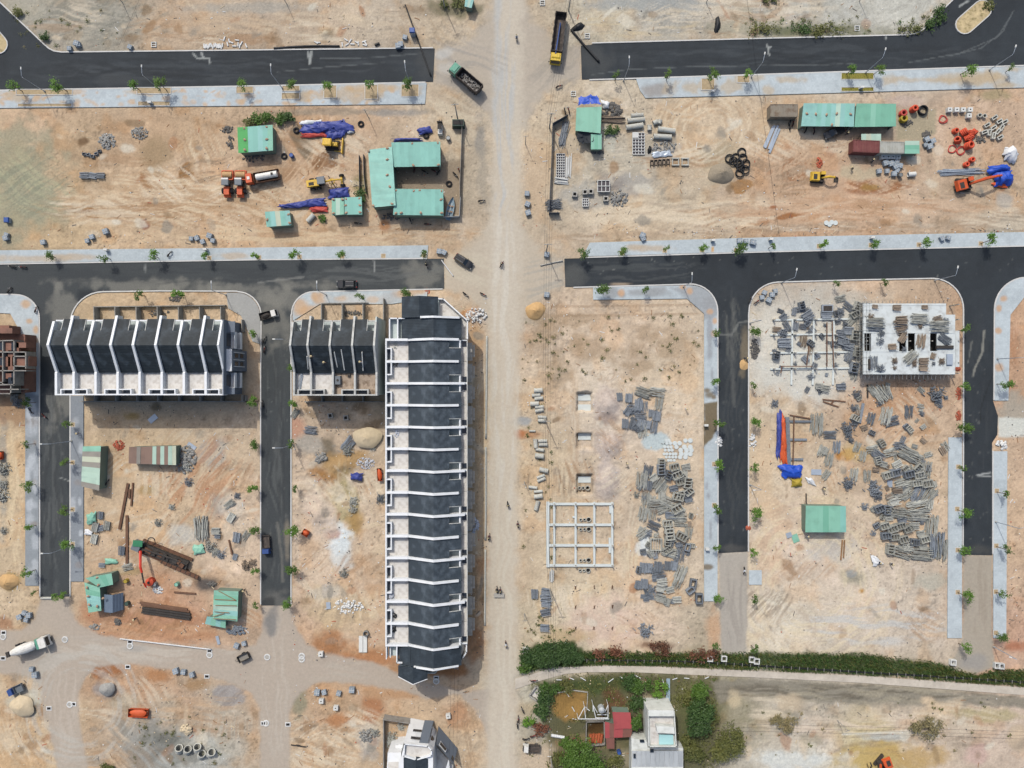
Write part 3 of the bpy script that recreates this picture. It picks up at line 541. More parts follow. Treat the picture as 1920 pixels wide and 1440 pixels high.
# wear and dust on the asphalt
for c in ((430,125,380,24,1),(250,140,240,16,0),(1500,105,400,26,-1)):ST(Aa,*c[:4],c[4],(84,88,92),.55,5);ST(Aa,*c[:4],c[4]+1,(46,50,54),.5,5)
for p in ([(600,110),(700,108),(790,100)],[(520,135),(620,125),(720,118)],[(1110,140),(1180,130),(1300,125),(1440,123),(1600,120)],[(1780,105),(1840,90),(1880,60),(1900,20)],[(1700,118),(1800,100),(1870,70),(1895,30)]):LN(Aa,p,1.4,(128,130,130),.55)
for p in ([(362,100),(370,110),(392,110),(394,118)],[(378,99),(380,106),(386,110)],[(578,97),(579,110),(581,120)],[(584,97),(583,110),(581,120)],[(1437,84),(1441,90),(1440,98),(1443,104)],[(1441,90),(1446,88)],[(1661,68),(1661,73)]):LN(Aa,p,2.6,(190,190,186),.85)
LN(Aa,[(1799,12),(1815,2)],3,(190,190,186),.8)
E(Aa,800,120,24,28,(92,92,92),.5);E(Aa,1110,110,30,30,(96,96,95),.5);E(Aa,220,150,40,10,(86,88,90),.5)
PG(Aa,[(-60,490),(840,480),(840,545),(560,550),(545,610),(545,1140),(488,1140),(488,600),(440,545),(150,545),(130,600),(130,1125),(74,1125),(74,600),(40,548),(-60,555)],(92,94,94),.6,6,10)
for c in ((270,535,120,12),(120,590,26,40),(510,600,26,40),(530,560,40,16),(320,545,40,10),(120,720,12,70),(430,550,50,20),(560,535,60,10),(800,515,40,24),(100,770,12,30)):E(Aa,*c,(158,152,142),.6,warp=1.2)
for c in ((100,900,24,250,90),(517,880,24,250,90)):ST(Aa,*c[:4],c[4],(112,112,110),.6,4);ST(Aa,*c[:4],c[4],(64,66,68),.5,4)
ST(Aa,400,515,420,20,-1,(70,73,76),.6,4);ST(Aa,700,515,130,22,-1,(124,124,122),.5,4);LN(Aa,[(485,530),(530,524),(570,520)],2.5,(160,156,150),.6);LN(Aa,[(701,488),(703,510)],2,(186,184,180),.7);LN(Aa,[(272,494),(272,512)],2,(186,184,180),.6)
LN(Aa,[(96,745),(98,850)],1.2,(128,128,126),.6);LN(Aa,[(112,895),(130,902)],1.5,(190,188,182),.7);E(Aa,517,1120,24,18,(128,124,118),.7,warp=.9);E(Aa,505,1130,10,10,(60,60,62),.7);LN(Aa,[(520,980),(528,1040),(530,1090)],4,(150,144,134),.5);E(Aa,538,1010,5,40,(176,160,140),.6)
ST(Aa,1200,510,140,24,-3,(96,98,98),.6,4);E(Aa,1075,520,20,24,(112,110,106),.6);ST(Aa,1650,500,260,24,-1,(62,66,70),.5,5);E(Aa,1165,533,20,3,(196,172,148),.8,warp=.4)
for k in range(44):
 x=rnd.uniform(1080,1915);y=rnd.uniform(482,518);E(Aa,x,y,rnd.uniform(.8,2.2),rnd.uniform(.8,1.6),(150,148,142),rnd.uniform(.2,.7),warp=.5)
for (x0,x1) in ((1350,1400),(1810,1858),(80,126),(494,541)):
 for k in range(30):E(Aa,rnd.uniform(x0,x1),rnd.uniform(560,1020),rnd.uniform(.6,2.2),rnd.uniform(.8,3.5),(130,128,124),rnd.uniform(.2,.65),warp=.5)
ST(Aa,1374,800,26,260,90,(82,84,85),.6,4);ST(Aa,1374,620,24,60,80,(120,118,112),.6,3);LN(Aa,[(1375,560),(1372,650),(1376,760)],5,(118,116,112),.5);ST(Aa,1836,800,26,260,90,(74,77,80),.5,5)
LN(Aa,[(1845,620),(1842,660),(1828,690),(1824,705)],2.6,(176,170,158),.7);LN(Aa,[(1822,640),(1815,680)],2,(150,146,138),.6);LN(Aa,[(1832,891),(1858,886)],2.5,(206,204,200),.8);LN(Aa,[(1832,894),(1858,893)],1.5,(206,204,200),.7);LN(Aa,[(1402,602),(1385,605),(1372,628),(1350,627)],3,(150,148,142),.6);LN(Aa,[(1862,700),(1840,760),(1838,790)],1.4,(44,46,48),.7)
E(Aa,1836,1030,24,10,(96,94,90),.6);E(Aa,1374,1028,26,8,(104,100,96),.6);E(Aa,1395,660,8,40,(168,148,120),.6,warp=.8)
def col_asphalt(px,py):
 c=np.tile(lin3((60,65,70)),(len(px),1))*(1+(fbm(px/60,py/60,4,51)-.5)*.5+(fbm(px/9,py/9,4,52)-.5)*.35)[:,None]
 return apply_ops(AOPS,px,py,c)*np.array([.66,.71,.72])
asph=col_mat('asphalt',rough=.8,fine=.16,fscale=3.0,bump=.25,bscale=8,spec=.25)
for k,p in ASPHALT.items():sheet('road',p,0.03,col_asphalt,asph,step=2.6)
# paving: pale grey concrete pavers, sand swept into the joints
Pp=POPS
sandc=(206,176,140)
for k in range(120):
 x=rnd.uniform(0,740);E(Pp,x,rnd.uniform(166,198),rnd.uniform(3,9),rnd.uniform(1.5,4.5),sandc,rnd.uniform(.35,.8),rnd.uniform(-40,40),warp=1.3)
for c in ((575,178,14,12),(660,178,50,14),(690,165,60,6),(770,172,18,9),(612,172,10,10),(700,175,14,13),(30,180,30,10),(80,175,50,3),(265,172,20,5),(310,172,16,4)):E(Pp,*c,(194,170,134),.65,warp=1.0)
for c in ((1215,172,14,12),(1232,168,14,12)):E(Pp,*c,(160,158,154),.9)
for c in ((1260,165,16,14),(1300,168,16,12),(1326,160,14,14),(1370,165,18,12),(1400,148,26,8),(1440,168,10,8),(1675,150,20,10),(1750,150,60,6),(1810,148,50,10),(1830,145,30,14),(1865,150,22,18),(1900,130,14,5),(1480,150,20,6),(1890,160,26,6)):E(Pp,*c,(192,172,138),.6,warp=1.1)
for c in ((60,485,70,7),(140,482,40,6),(440,480,30,6),(1215,466,40,6),(1190,464,20,5)):E(Pp,*c,(192,176,152),.75,warp=.6)
PG(Pp,[(1333,463),(1338,463),(1338,473),(1333,473)],(214,170,110),.9,1,1)
for c in ((1140,548,14,12),(1165,552,8,6),(1210,548,40,8),(1330,570,14,14)):E(Pp,*c,(150,152,152),.7)
PG(Pp,[(1255,540),(1345,530),(1352,590),(1318,600),(1290,562)],(156,160,162),.75,4,8)
for c in ((1165,550,6,7),(1293,546,6,7),(1331,585,6,5),(1340,602,5,6),(1338,625,6,6),(1280,538,6,4)):E(Pp,*c,(206,168,130),.85,warp=.3)
PG(Pp,[(1319,758),(1346,752),(1346,800),(1335,822),(1319,835)],(116,102,76),.95,2,6)
for c in ((1330,740,10,7),(1327,732,6,4),(1338,745,5,4),(1327,1063,8,5)):E(Pp,*c,(120,106,82),.85,warp=.6)
for c in ((1335,700,4,16),(1332,990,3,20),(1330,640,6,40),(1325,910,3,8),(1328,930,4,6)):E(Pp,*c,(150,154,158),.7)
for c in ((50,570,9,8),(55,602,6,5),(68,620,5,8),(67,638,5,6),(60,790,10,10),(66,830,4,6),(66,906,4,8),(64,982,8,4),(146,905,6,5),(148,1059,6,5),(135,867,6,4),(137,793,4,6),(137,955,5,7),(600,560,12,12),(565,575,14,14),(585,585,30,10),(640,560,14,6),(760,552,20,8),(790,545,16,8),(590,555,6,10),(700,562,10,5)):E(Pp,*c,(202,168,130),.8,warp=.6)
PG(Pp,[(40,740),(80,740),(80,1105),(40,1105)],(136,142,146),.8,3,8);PG(Pp,[(130,735),(160,735),(160,1095),(130,1095)],(134,140,146),.85,3,6)
for k in range(26):E(Pp,rnd.choice((60,145))+rnd.uniform(-10,10),rnd.uniform(760,1090),rnd.uniform(3,9),rnd.uniform(4,14),(200,206,210),rnd.uniform(.3,.75),warp=.9)
PG(Pp,[(420,545),(492,545),(492,650),(420,600)],(160,158,152),.8,3,10)
for c in ((1880,560,7,6),(1872,578,5,6),(1872,690,8,8),(1870,620,6,5)):E(Pp,*c,(200,164,128),.85,warp=.5)
E(Pp,730,560,20,10,(170,172,172),.6);E(Pp,680,560,60,10,(206,204,198),.5)
def col_pave(px,py):
 c=np.tile(lin3((188,199,203)),(len(px),1))*(1+(fbm(px/40,py/40,4,61)-.5)*.3+(fbm(px/7,py/7,4,62)-.5)*.22)[:,None]
 return apply_ops(POPS,px,py,c)
pave=col_mat('pavers',rough=.85,fine=.06,fscale=2.5,bump=.12,bscale=6,spec=.2,paver=.12)
for k,p in PAVE.items():sheet('pavement',p,0.15,col_pave,pave,step=2.4,skirt=0.4)
def col_path(px,py):
 return np.tile(lin3((198,190,176)),(len(px),1))*(1+(fbm(px/12,py/12,4,71)-.5)*.35)[:,None]
sheet('path',PATH,0.10,col_path,dusty,step=2.4,skirt=0.4)
# kerbs along the carriageways
mat('concrete_kerb',(206,206,202),.85,.1,.8,bump=.2,bscale=8)
def kerb(pts,w=0.28,h=0.17,name='kerb'):
 mb=MB();P=[Vector(W(*p)) for p in pts];L_=[];R_=[]
 for i,p in enumerate(P):
  d=(P[min(i+1,len(P)-1)]-P[max(i-1,0)]).normalized();nrm=Vector((-d.y,d.x));L_.append(p+nrm*w/2);R_.append(p-nrm*w/2)
 n=len(P);v=[(q.x,q.y,-.2) for q in L_]+[(q.x,q.y,h) for q in L_]+[(q.x,q.y,h) for q in R_]+[(q.x,q.y,-.2) for q in R_]
 f=[]
 for i in range(n-1):
  for a,b in ((0,1),(1,2),(2,3)):f.append((a*n+i,a*n+i+1,b*n+i+1,b*n+i))
 f+=[(0,n,2*n,3*n),(4*n-1,3*n-1,2*n-1,n-1)]
 mb.add(v,f);return tag(mb.build(name,'concrete_kerb'),kind='structure')
def arc(c,r,a0,a1,n=9):return [(c[0]+r*math.cos(R(a0+(a1-a0)*k/n)),c[1]-r*math.sin(R(a0+(a1-a0)*k/n))) for k in range(n+1)]
kerb([(-50,-41),(0,4),(84,84)]+[(92,91),(102,96),(116,98)]+[(480,94),(812,90)])
kerb([(-50,170.5),(480,161.5),(798,154.5)])
kerb([(1110,81),(1440,72),(1700,65.5),(1716,63),(1730,56),(1787,-1),(1830,-46)])
kerb([(1105,150),(1440,139.5),(1970,121.5)])
kerb([(-50,496),(480,487.2),(801,484.8)]);kerb([(1092,483),(1440,472.3),(1970,460.3)])
kerb([(132,1118),(132,610)]+arc((194,609),62,180,90)+[(300,545.5),(444,546)]+arc((445,592),45,88,0)+[(489,700),(489,1133)])
kerb([(546,1133),(546,590)]+arc((589,589),42,180,92)+[(700,544.5),(830,542)])
kerb([(-50,552),(20,552)]+arc((30,597),44.5,88,0)+[(74.5,800),(75.5,1118)])
kerb([(1075,539),(1290,533)]+arc((1294,584),51.5,88,0)+[(1346,800),(1346,1033)])
kerb([(1403,1034),(1403.5,590)]+arc((1460,585),56,178,92)+[(1600,525),(1748,522)]+arc((1748,580),58,88,0)+[(1806,800),(1805,1038)])
kerb([(1863,750),(1864,585)]+arc((1925,581),61,180,92)+[(1970,519)]);kerb([(1861,845),(1861,1038)])
mat('white_rail',(214,216,216),.7,.08,.6)
# traffic islands
mat('island_soil',(196,178,138),.95,.3,.8,bump=.5,bscale=4,dirt=(120,112,70),dirt_a=.7)
def island(poly,mtl='island_soil'):
 mb=MB();mb.prism([W(*p) for p in poly],-.1,.2);o=mb.build('traffic_island',mtl);tag(o,kind='structure')
 kerb(poly+[poly[0]],.22,.24,'island_kerb')
def stadium(a,b,r,n=8):
 a=Vector(a);b=Vector(b);t=math.atan2(b.y-a.y,b.x-a.x)
 return [(b.x+r*math.cos(t-math.pi/2+math.pi*k/n),b.y+r*math.sin(t-math.pi/2+math.pi*k/n)) for k in range(n+1)]+[(a.x+r*math.cos(t+math.pi/2+math.pi*k/n),a.y+r*math.sin(t+math.pi/2+math.pi*k/n)) for k in range(n+1)]
island(stadium((1808,47),(1841,18),17));island(stadium((-40,40),(-2,84),17))
# ------------------------------------------------------------------ townhouses
mat('white_paint',(236,240,242),.6,.04,.35,bump=.05,bscale=3,dirt=(196,200,198),dirt_a=.35)
mat('grey_parapet',(196,198,194),.75,.08,.5,bump=.1,bscale=4,dirt=(150,148,140),dirt_a=.6)
mat('pale_wall',(196,208,206),.8,.05,.3,bump=.08,bscale=4,dirt=(168,178,174),dirt_a=.5)
mat('grey_wall',(112,122,134),.75,.05,.3,bump=.05,bscale=4)
mat('dark_wall',(84,92,102),.75,.06,.4)
mat('slate_roof',(40,48,53),.6,.16,.35,bump=.15,bscale=2.0,rib=('Y',.92),ribd=.5,spec=.22,dirt=(84,96,106),dirt_a=.4)
mat('slate_roof_lined',(50,59,66),.6,.16,.35,bump=.15,bscale=2.0,rib=('X',.92),ribd=.35,spec=.22,dirt=(84,96,106),dirt_a=.4)
mat('slate_dusty',(56,66,74),.58,.2,.3,bump=.15,bscale=2.0,rib=('Y',.92),ribd=.5,spec=.35,dirt=(104,116,126),dirt_a=.6)
mat('screed',(216,214,208),.9,.1,.7,bump=.2,bscale=5,dirt=(176,168,158),dirt_a=.6)
mat('dirty_screed',(176,160,142),.95,.2,.6,bump=.4,bscale=4,dirt=(110,92,74),dirt_a=.8)
mat('raw_cement',(150,148,142),.95,.12,.6,bump=.4,bscale=5,dirt=(118,112,104),dirt_a=.6)
mat('glass',(38,46,54),.12,.05,.5,spec=.6)
mat('concrete',(178,176,168),.9,.12,.7,bump=.35,bscale=5,dirt=(140,136,128),dirt_a=.6)
Y1,Y2,Y3=5.1,10.86,16.75
ZT,ZS,ZR,ZN,ZP=9.3,9.85,13.2,10.85,10.6
def wall_profile(x,t,ylong,m,parent,n0=0.0,name='party_wall'):
 """parapet that follows the roof line"""
 y3=Y3+(0.75 if ylong else -0.55)
 top=[(n0,ZP+.12),(Y1-.2,ZP+.12),(Y1,ZS+.75),(Y2,ZR+.45),(y3,ZN+.45-(y3-Y3)*.39)]
 pr=[(y3,8.9),(n0,8.9)]+top
 n=len(pr);v=[(x-t/2,p[0],p[1]) for p in pr]+[(x+t/2,p[0],p[1]) for p in pr]
 mb=MB();mb.add(v,[tuple(range(n-1,-1,-1)),tuple(range(n,2*n))]+[(i,(i+1)%n,n+(i+1)%n,n+i) for i in range(n)])
 return mb.build(name,m,parent)
def townhouse(label,loc,rz,w,i,group=None,white='white_paint',floor='screed',last=False,wall='pale_wall',notch_side=1,planter=1,two=True,roofm='slate_roof',first_long=None):
 r=root('townhouse',label,'townhouse',loc,rz,group)
 mb=MB();mb.box(0.02,w-.02,.12,Y3-.15,-.4,ZT-.12);mb.build('wall',wall,r)
 mb=MB();mb.box(.14,w-.14,.26,Y1+1.2,ZT-.12,ZT);mb.build('terrace_floor',floor,r)
 mb=MB();mb.slab([(.1,Y1-.15,ZS),(w-.1,Y1-.15,ZS),(w-.1,Y2,ZR),(.1,Y2,ZR)],.22);mb.build('roof',roofm,r)
 # far slope with a notch over the light well beside one party wall
 nx,ny=1.75,2.6;t=(Y3-ny-Y2)/(Y3-Y2);zy=ZR+(ZN-ZR)*t
 mb=MB()
 mb.slab([(.1,Y2,ZR),(w-.1,Y2,ZR),(w-.1,Y3-ny,zy),(.1,Y3-ny,zy)],.22)
 xa,xb=(.1,w-.1-nx) if notch_side>0 else (.1+nx,w-.1)
 mb.slab([(xa,Y3-ny,zy),(xb,Y3-ny,zy),(xb,Y3,ZN),(xa,Y3,ZN)],.22);mb.build('roof',roofm,r)
 q0,q1=(xb,w-.1) if notch_side>0 else (.1,xa)
 mb=MB();mb.box(q0,q1,Y3-.5,Y3-.2,ZN-.45,ZN+.05);mb.build('lintel',white,r)
 mb=MB();xx=xb if notch_side>0 else xa
 mb.slab([(xx-.06,Y3-ny,zy+.1),(xx+.06,Y3-ny,zy+.1),(xx+.06,Y3,ZN+.1),(xx-.06,Y3,ZN+.1)],.3);mb.build('roof_edge','grey_parapet',r)
 wall_profile(0,.52 if white=='white_paint' else .42,(i%2==1) if first_long is None else first_long,white,r)
 if last:wall_profile(w,.42,(i%2==0),white,r)
 mb=MB();mb.box(.26,w-.26,0,.3,ZT-1.6,ZP+.1);mb.build('parapet',white,r)
 # raised planter box behind the parapet
 pw=2.75;p0,p1=(w-.26-pw,w-.26) if planter>0 else (.26,.26+pw)
 mb=MB();mb.box(p0,p1,1.15,1.4,ZT-1.5,ZP);mb.box(p0 if planter>0 else p1-.28,p0+.28 if planter>0 else p1,.3,1.15,ZT-1.5,ZP);mb.build('planter',white,r)
 mb=MB();mb.box(p0+.3,p1-.3,.32,1.13,ZT-.12,ZT+.02);mb.build('dark_slot_floor','dark_wall',r)  # dark floor colour stands in for the shade deep in the open slot
 if two:
  for k,(a,b) in enumerate(((.7,2.0),(2.7,4.2))):
   if b>w-.3:continue
   for s_,yy in ((-1,.1),(1,Y3-.16)):
    for zz_ in (1.0,4.6):
     mb=MB();mb.box(a,b,yy-.03,yy+.03,zz_,zz_+1.7);g=mb.build('window','glass',r)
 return r
def rowxy(px,py):x,y=W(px,py);return x,y
# west row: eight houses
xs=[158.1,189,227.6,266.3,305,344,382.9,421.2,452.1];yf=739.7
labs=['end townhouse by the street with a narrow terrace, row of eight white-walled houses']
for i in range(8):
 x,y=W(xs[i],yf);w=(xs[i+1]-xs[i])*S
 lab=['','second','third','fourth','fifth','sixth','seventh',''][i]+' townhouse from the street end of the finished row of eight, white zigzag walls'
 if i==0:lab='street end townhouse of the finished row of eight, small white balcony on its side'
 if i==7:lab='end townhouse of the row of eight with grey windowed gable and balconies'
 h=townhouse(lab,(x,y,0),0,w,i,'townhouses in the finished row of eight',last=(i==7),notch_side=1 if i%2 else -1,planter=-1 if i%2 else 1,two=False)
 if i==0:
  mb=MB();mb.box(-.9,-.3,.0,.3,8.6,9.6);mb.box(-.9,-.7,.3,3.6+4,8.6,9.6);mb.box(-.7,-.25,5.2,7.4,8.5,8.7);mb.build('side_balcony','white_paint',h)
  mb=MB();mb.box(-.26,.02,.12,Y3-.15,-.4,9.0);mb.build('side_wall','pale_wall',h)
 if i==7:
  mb=MB();mb.box(w-.02,w+.24,.12,Y3-.15,-.4,11.0);mb.build('side_wall','grey_wall',h)
  mb=MB();mb.box(w+.24,w+1.35,5.4,10.1,-.3,9.2);b=mb.build('bay','grey_wall',h)
  for zz_,yy in ((2.4,6.6),(2.4,8.4),(5.6,6.6),(5.6,8.4)):
   mb=MB();mb.box(w+1.35,w+1.41,yy,yy+.9,zz_,zz_+1.9);mb.build('window','glass',b)
  for yy in (6.35,7.85,9.5):
   mb=MB();mb.box(w+1.35,w+1.5,yy,yy+.12,1.8,8.2);mb.build('trim','white_paint',b)
  mb=MB();mb.box(w+.24,w+1.4,5.3,10.2,9.2,9.45);mb.build('bay_roof','white_paint',h)
  for (ya,yb) in ((1.6,5.0),(10.4,14.2)):
   for zz_ in (3.6,7.0):
    mb=MB();mb.box(w+.24,w+1.5,ya,yb,zz_-.25,zz_);mb.box(w+1.4,w+1.5,ya,yb,zz_,zz_+1.0);mb.box(w+.24,w+1.4,ya,ya+.1,zz_,zz_+1.0);mb.build('balcony','white_paint',h)
    mb=MB();mb.box(w+.24,w+.3,ya+.5,yb-.5,zz_,zz_+2.4);mb.build('balcony_door','glass',h)
  mb=MB();mb.box(w+.24,w+1.9,14.0,16.4,8.6,8.9);mb.box(w+.24,w+1.7,0.2,1.6,8.2,8.5);mb.build('canopy','grey_wall',h)
  # middle row: four houses still being finished
xs=[576.5,606.4,644.8,683.6,721.5];yf=740.4
for i in range(4):
 x,y=W(xs[i],yf);w=(xs[i+1]-xs[i])*S
 lab=['unfinished townhouse at the street end of the row of four, steel bars on its terrace','unfinished townhouse with clean bare terrace in the row of four','unfinished townhouse with a blue-grey tank on its rubble strewn terrace','unfinished townhouse against the blank pale gable, brown sand on its terrace'][i]
 h=townhouse(lab,(x,y,0),0,w,i,'unfinished townhouses in the row of four',white='grey_parapet',floor='dirty_screed' if i>1 else 'screed',last=(i==3),notch_side=-1 if i%2==0 else 1,planter=1 if i in (0,2) else -1,two=False)
 if i==0:
  mb=MB();mb.box(-.9,-.7,6.6,11,8.6,9.6);mb.box(-.9,-.3,6.4,6.6,8.6,9.6);mb.box(-.7,-.25,6.6,11,8.5,8.7);mb.build('side_balcony','grey_parapet',h)
  mb=MB();mb.box(-.26,.02,.12,Y3-.15,-.4,9.0);mb.build('side_wall','pale_wall',h)
 if i==3:
  pr=[(.1,-.4),(Y3+.6,-.4),(Y3+.6,ZN+.1),(Y2,ZR+.3),(Y1,ZS+.5),(Y1-.2,ZP),(.1,ZP)]
  v=[(w-.1,p[0],p[1]) for p in pr]+[(w+.16,p[0],p[1]) for p in pr];n=len(pr)
  mb=MB();mb.add(v,[tuple(range(n-1,-1,-1)),tuple(range(n,2*n))]+[(k,(k+1)%n,n+(k+1)%n,n+k) for k in range(n)]);mb.build('gable_wall','pale_wall',h)
  # long row: fourteen plain houses plus the two corner houses; local x runs south, local y runs east
yrel=[-78+38.41*k for k in range(15)]
fx=-222.8+960
for i in range(14):
 x,y=W(fx,720+yrel[i]);w=38.41*S
 extra={4:'white cloth heap on its terrace',11:'pale sacks piled on its front terrace',13:'timber and a black bucket on its terrace'}
 lab=['first','second','third','fourth','fifth','sixth','seventh','eighth','ninth','tenth','eleventh','twelfth','thirteenth','fourteenth'][i]+' slate townhouse of the long row counted from its northern corner house'
 if i in extra:lab='slate roofed townhouse of the long row with '+extra[i]
 lowe=i%2
 h=townhouse(lab,(x,y,0),R(-90),w,i,'townhouses in the long row',notch_side=1 if i%2 else -1,planter=-1 if i%2 else 1,last=(i==13),two=False,roofm='slate_dusty',first_long=(i%2==0) and i>0)
 # street side: grey balconies, white frame and stepped canopies
 mb=MB();mb.box(.05,w-.05,Y3-.15,Y3+1.15,8.9,9.15);mb.build('balcony','screed',h)
 mb=MB();mb.box(.0,w,Y3+1.1,Y3+1.28,8.9,10.0);mb.build('balcony_rail','grey_parapet',h)
 q=w-.2 if lowe else .0
 mb=MB();mb.box(q-.0,q+.2,Y3-.1,Y3+1.1,8.9,9.9);mb.build('balcony_divider','white_paint',h)
 mb=MB();a=(w-1.5 if lowe else .3);mb.box(a,a+1.2,Y3+.02,Y3+1.06,9.14,9.2);mb.build('balcony_opening','glass',h)
 mb=MB();mb.box(.35,w-.35,Y3-.2,Y3+2.1,5.2,5.45);mb.box(.8,w-1.2,Y3+2.1,Y3+2.6,4.2,4.4);mb.build('canopy','concrete',h)
 # corner house, north end
x,y=W(fx,720+yrel[0])
h=root('corner_house','north corner house of the long row, stepped slate roof and angled white balcony','townhouse',(x,y,0),R(-90))
L0=-38.41*S
mb=MB();mb.box(L0,-.28,1.0,Y3-.15,-.4,ZT-.12);mb.box(L0*1.95,L0,3.9,11.6,-.4,ZT-.12);mb.build('wall','pale_wall',h)
mb=MB();mb.prism([(-.3,Y3-.2),(-.3,Y3+1.2),(L0*.9,Y3+1.2),(L0*1.9,12.6),(L0*1.9,11.5),(L0,11.5),(L0,Y3-.2)],7.6,8.3);mb.build('balcony_floor','screed',h)
def rail(pts,z0,z1,t,m,par,name):
 mb=MB()
 for a,b in zip(pts[:-1],pts[1:]):
  d=(Vector(b)-Vector(a));c=(Vector(a)+Vector(b))/2;mb.ob((c.x,c.y,(z0+z1)/2),(d.length+t*.9,t,z1-z0),math.atan2(d.y,d.x))
 return mb.build(name,m,par)
rail([(-.3,Y3+1.2),(L0*.9,Y3+1.2),(L0*1.9,12.6),(L0*1.9,11.4)],8.25,9.4,.25,'white_paint',h,'balcony_parapet')
for (a,b,ya,yr,yb,ze) in ((L0+.0,-.25,3.5,Y2,Y3,0),(L0*1.97,L0+.02,3.6,7.6,11.6,-.25)):
 sl=.42;zr=ZR+ze if ze==0 else ZR-.9
 mb=MB();mb.slab([(a,ya,zr-(yr-ya)*sl),(b,ya,zr-(yr-ya)*sl),(b,yr,zr),(a,yr,zr)],.2);mb.build('roof','slate_roof_lined',h)
 mb=MB();mb.slab([(a,yr,zr),(b,yr,zr),(b,yb,zr-(yb-yr)*sl),(a,yb,zr-(yb-yr)*sl)],.2);mb.build('roof','slate_roof_lined',h)
mb=MB();mb.box(L0-.2,L0+.2,8.0,Y3-.4,9.0,ZN+.3);mb.slab([(L0-.22,7.9,ZR-.5),(L0+.22,7.9,ZR-.5),(L0+.22,Y2,ZR+.35),(L0-.22,Y2,ZR+.35)],1.0);mb.slab([(L0-.22,Y2,ZR+.35),(L0+.22,Y2,ZR+.35),(L0+.22,Y3-.4,ZN+.4),(L0-.22,Y3-.4,ZN+.4)],1.0);mb.build('party_wall','white_paint',h)
mb=MB();mb.box(L0,-.3,.9,2.9,ZT-.5,ZT-.3);mb.build('terrace_floor','screed',h)
rail([(-.3,.9),(L0+.1,.9),(L0+.1,2.7),(-.3,2.7)],ZT-.4,ZP,.26,'white_paint',h,'terrace_parapet');rail([(L0+.1,2.7),(L0+.1,4.2)],ZT-.4,ZP,.26,'white_paint',h,'terrace_parapet')
# corner house, south end
x,y=W(fx,720+yrel[14])
h=root('corner_house','south corner house of the long row, slate roof stepping down to the dirt road','townhouse',(x,y,0),R(-90))
D=4.35
mb=MB();mb.box(.28,D,4.2,Y3-.15,-.4,ZT-.12);mb.box(D,D+3.4,2.9,8.9,-.4,ZT-.12);mb.box(.28,3.0,.4,4.2,-.4,8.6);mb.build('wall','pale_wall',h)
mb=MB();mb.prism([(.3,Y3-.2),(.3,Y3+1.0),(2.0,Y3+1.0),(D,Y3-.6),(D+2.4,10.8),(D+2.4,8.8),(D,8.8),(D,Y3-.2)],7.6,8.3);mb.build('balcony_floor','screed',h)
rail([(.3,Y3+1.0),(2.0,Y3+1.0),(3.2,Y3+.2)],8.25,9.4,.22,'white_paint',h,'balcony_parapet');rail([(D+.4,12.4),(D+2.4,10.8),(D+2.4,8.9)],8.25,9.0,.2,'pale_wall',h,'balcony_parapet')
for (a,b,ya,yr,yb,zr) in ((.25,D,4.0,Y2,Y3,ZR),(D-.02,D+3.5,2.85,6.3,9.3,ZR-.9)):
 sl=.42
 e=1.15 if zr<ZR else 0
 mb=MB();mb.slab([(a,ya,zr-(yr-ya)*sl),(b-e,ya,zr-(yr-ya)*sl),(b,yr,zr),(a,yr,zr)],.2);mb.build('roof','slate_roof_lined',h)
 mb=MB();mb.slab([(a,yr,zr),(b,yr,zr),(b-e*.6,yb,zr-(yb-yr)*sl),(a,yb,zr-(yb-yr)*sl)],.2);mb.build('roof','slate_roof_lined',h)
mb=MB();mb.slab([(.3,2.9,ZR-3.3),(D+.1,2.9,ZR-3.3),(D+.1,5.6,ZR-2.1),(.3,5.6,ZR-2.1)],.2);mb.build('roof','slate_roof_lined',h)
mb=MB();mb.slab([(D-.2,6.4,ZR-1.4),(D+.2,6.4,ZR-1.4),(D+.2,Y2,ZR+.35),(D-.2,Y2,ZR+.35)],1.0);mb.slab([(D-.2,Y2,ZR+.35),(D+.2,Y2,ZR+.35),(D+.2,Y3-.6,ZN+.3),(D-.2,Y3-.6,ZN+.3)],1.0);mb.build('party_wall','white_paint',h)
rail([(.3,2.5),(3.9,2.5),(3.9,3.6)],8.5,ZP,.24,'white_paint',h,'terrace_parapet');rail([(.3,.2),(3.0,.2)],8.5,ZP,.2,'white_paint',h,'terrace_parapet');rail([(3.0,.9),(.6,.9),(.6,2.4)],8.5,9.6,.2,'white_paint',h,'planter')
mb=MB();mb.slab([(D+2.35,2.85,ZR-2.3),(D+2.5,2.85,ZR-2.3),(D+3.65,6.3,ZR-.85),(D+3.5,6.3,ZR-.85)],.2);mb.slab([(D+3.5,6.3,ZR-.85),(D+3.65,6.3,ZR-.85),(D+2.95,9.3,ZR-2.1),(D+2.8,9.3,ZR-2.1)],.2);mb.build('roof_trim','white_paint',h)
# garden walls of the rows
def garden_wall(label,line,parts,h=1.9,m='raw_cement',t=.2):
 x,y=W(*line[0]);r=root('garden_wall',label,'wall',(x,y,0))
 def seg(a,b,nm,hh):
  a=Vector(W(*a))-Vector((x,y));b=Vector(W(*b))-Vector((x,y));d=b-a;c=(a+b)/2
  mb=MB();mb.ob((c.x,c.y,hh/2-.15),(d.length+t,t,hh+.3),math.atan2(d.y,d.x));mb.build(nm,m,r)
 for a,b in zip(line[:-1],line[1:]):seg(a,b,'wall_panel',h)
 for a,b in parts:seg(a,b,'partition',max(h*1.12,2.3))
 return r
garden_wall('low cement garden wall with partitions behind the row of eight townhouses',[(180,576),(424,573)],[((186+39.1*k,578),(186.5+39.1*k,604)) for k in range(7)],1.0)
garden_wall('grey cement wall across the shaded front yards of the row of eight',[(157,752.5),(464,752.5),(464,742)],[((187.3+39.0*k,741),(187.3+39.0*k,751)) for k in range(8)],1.5)
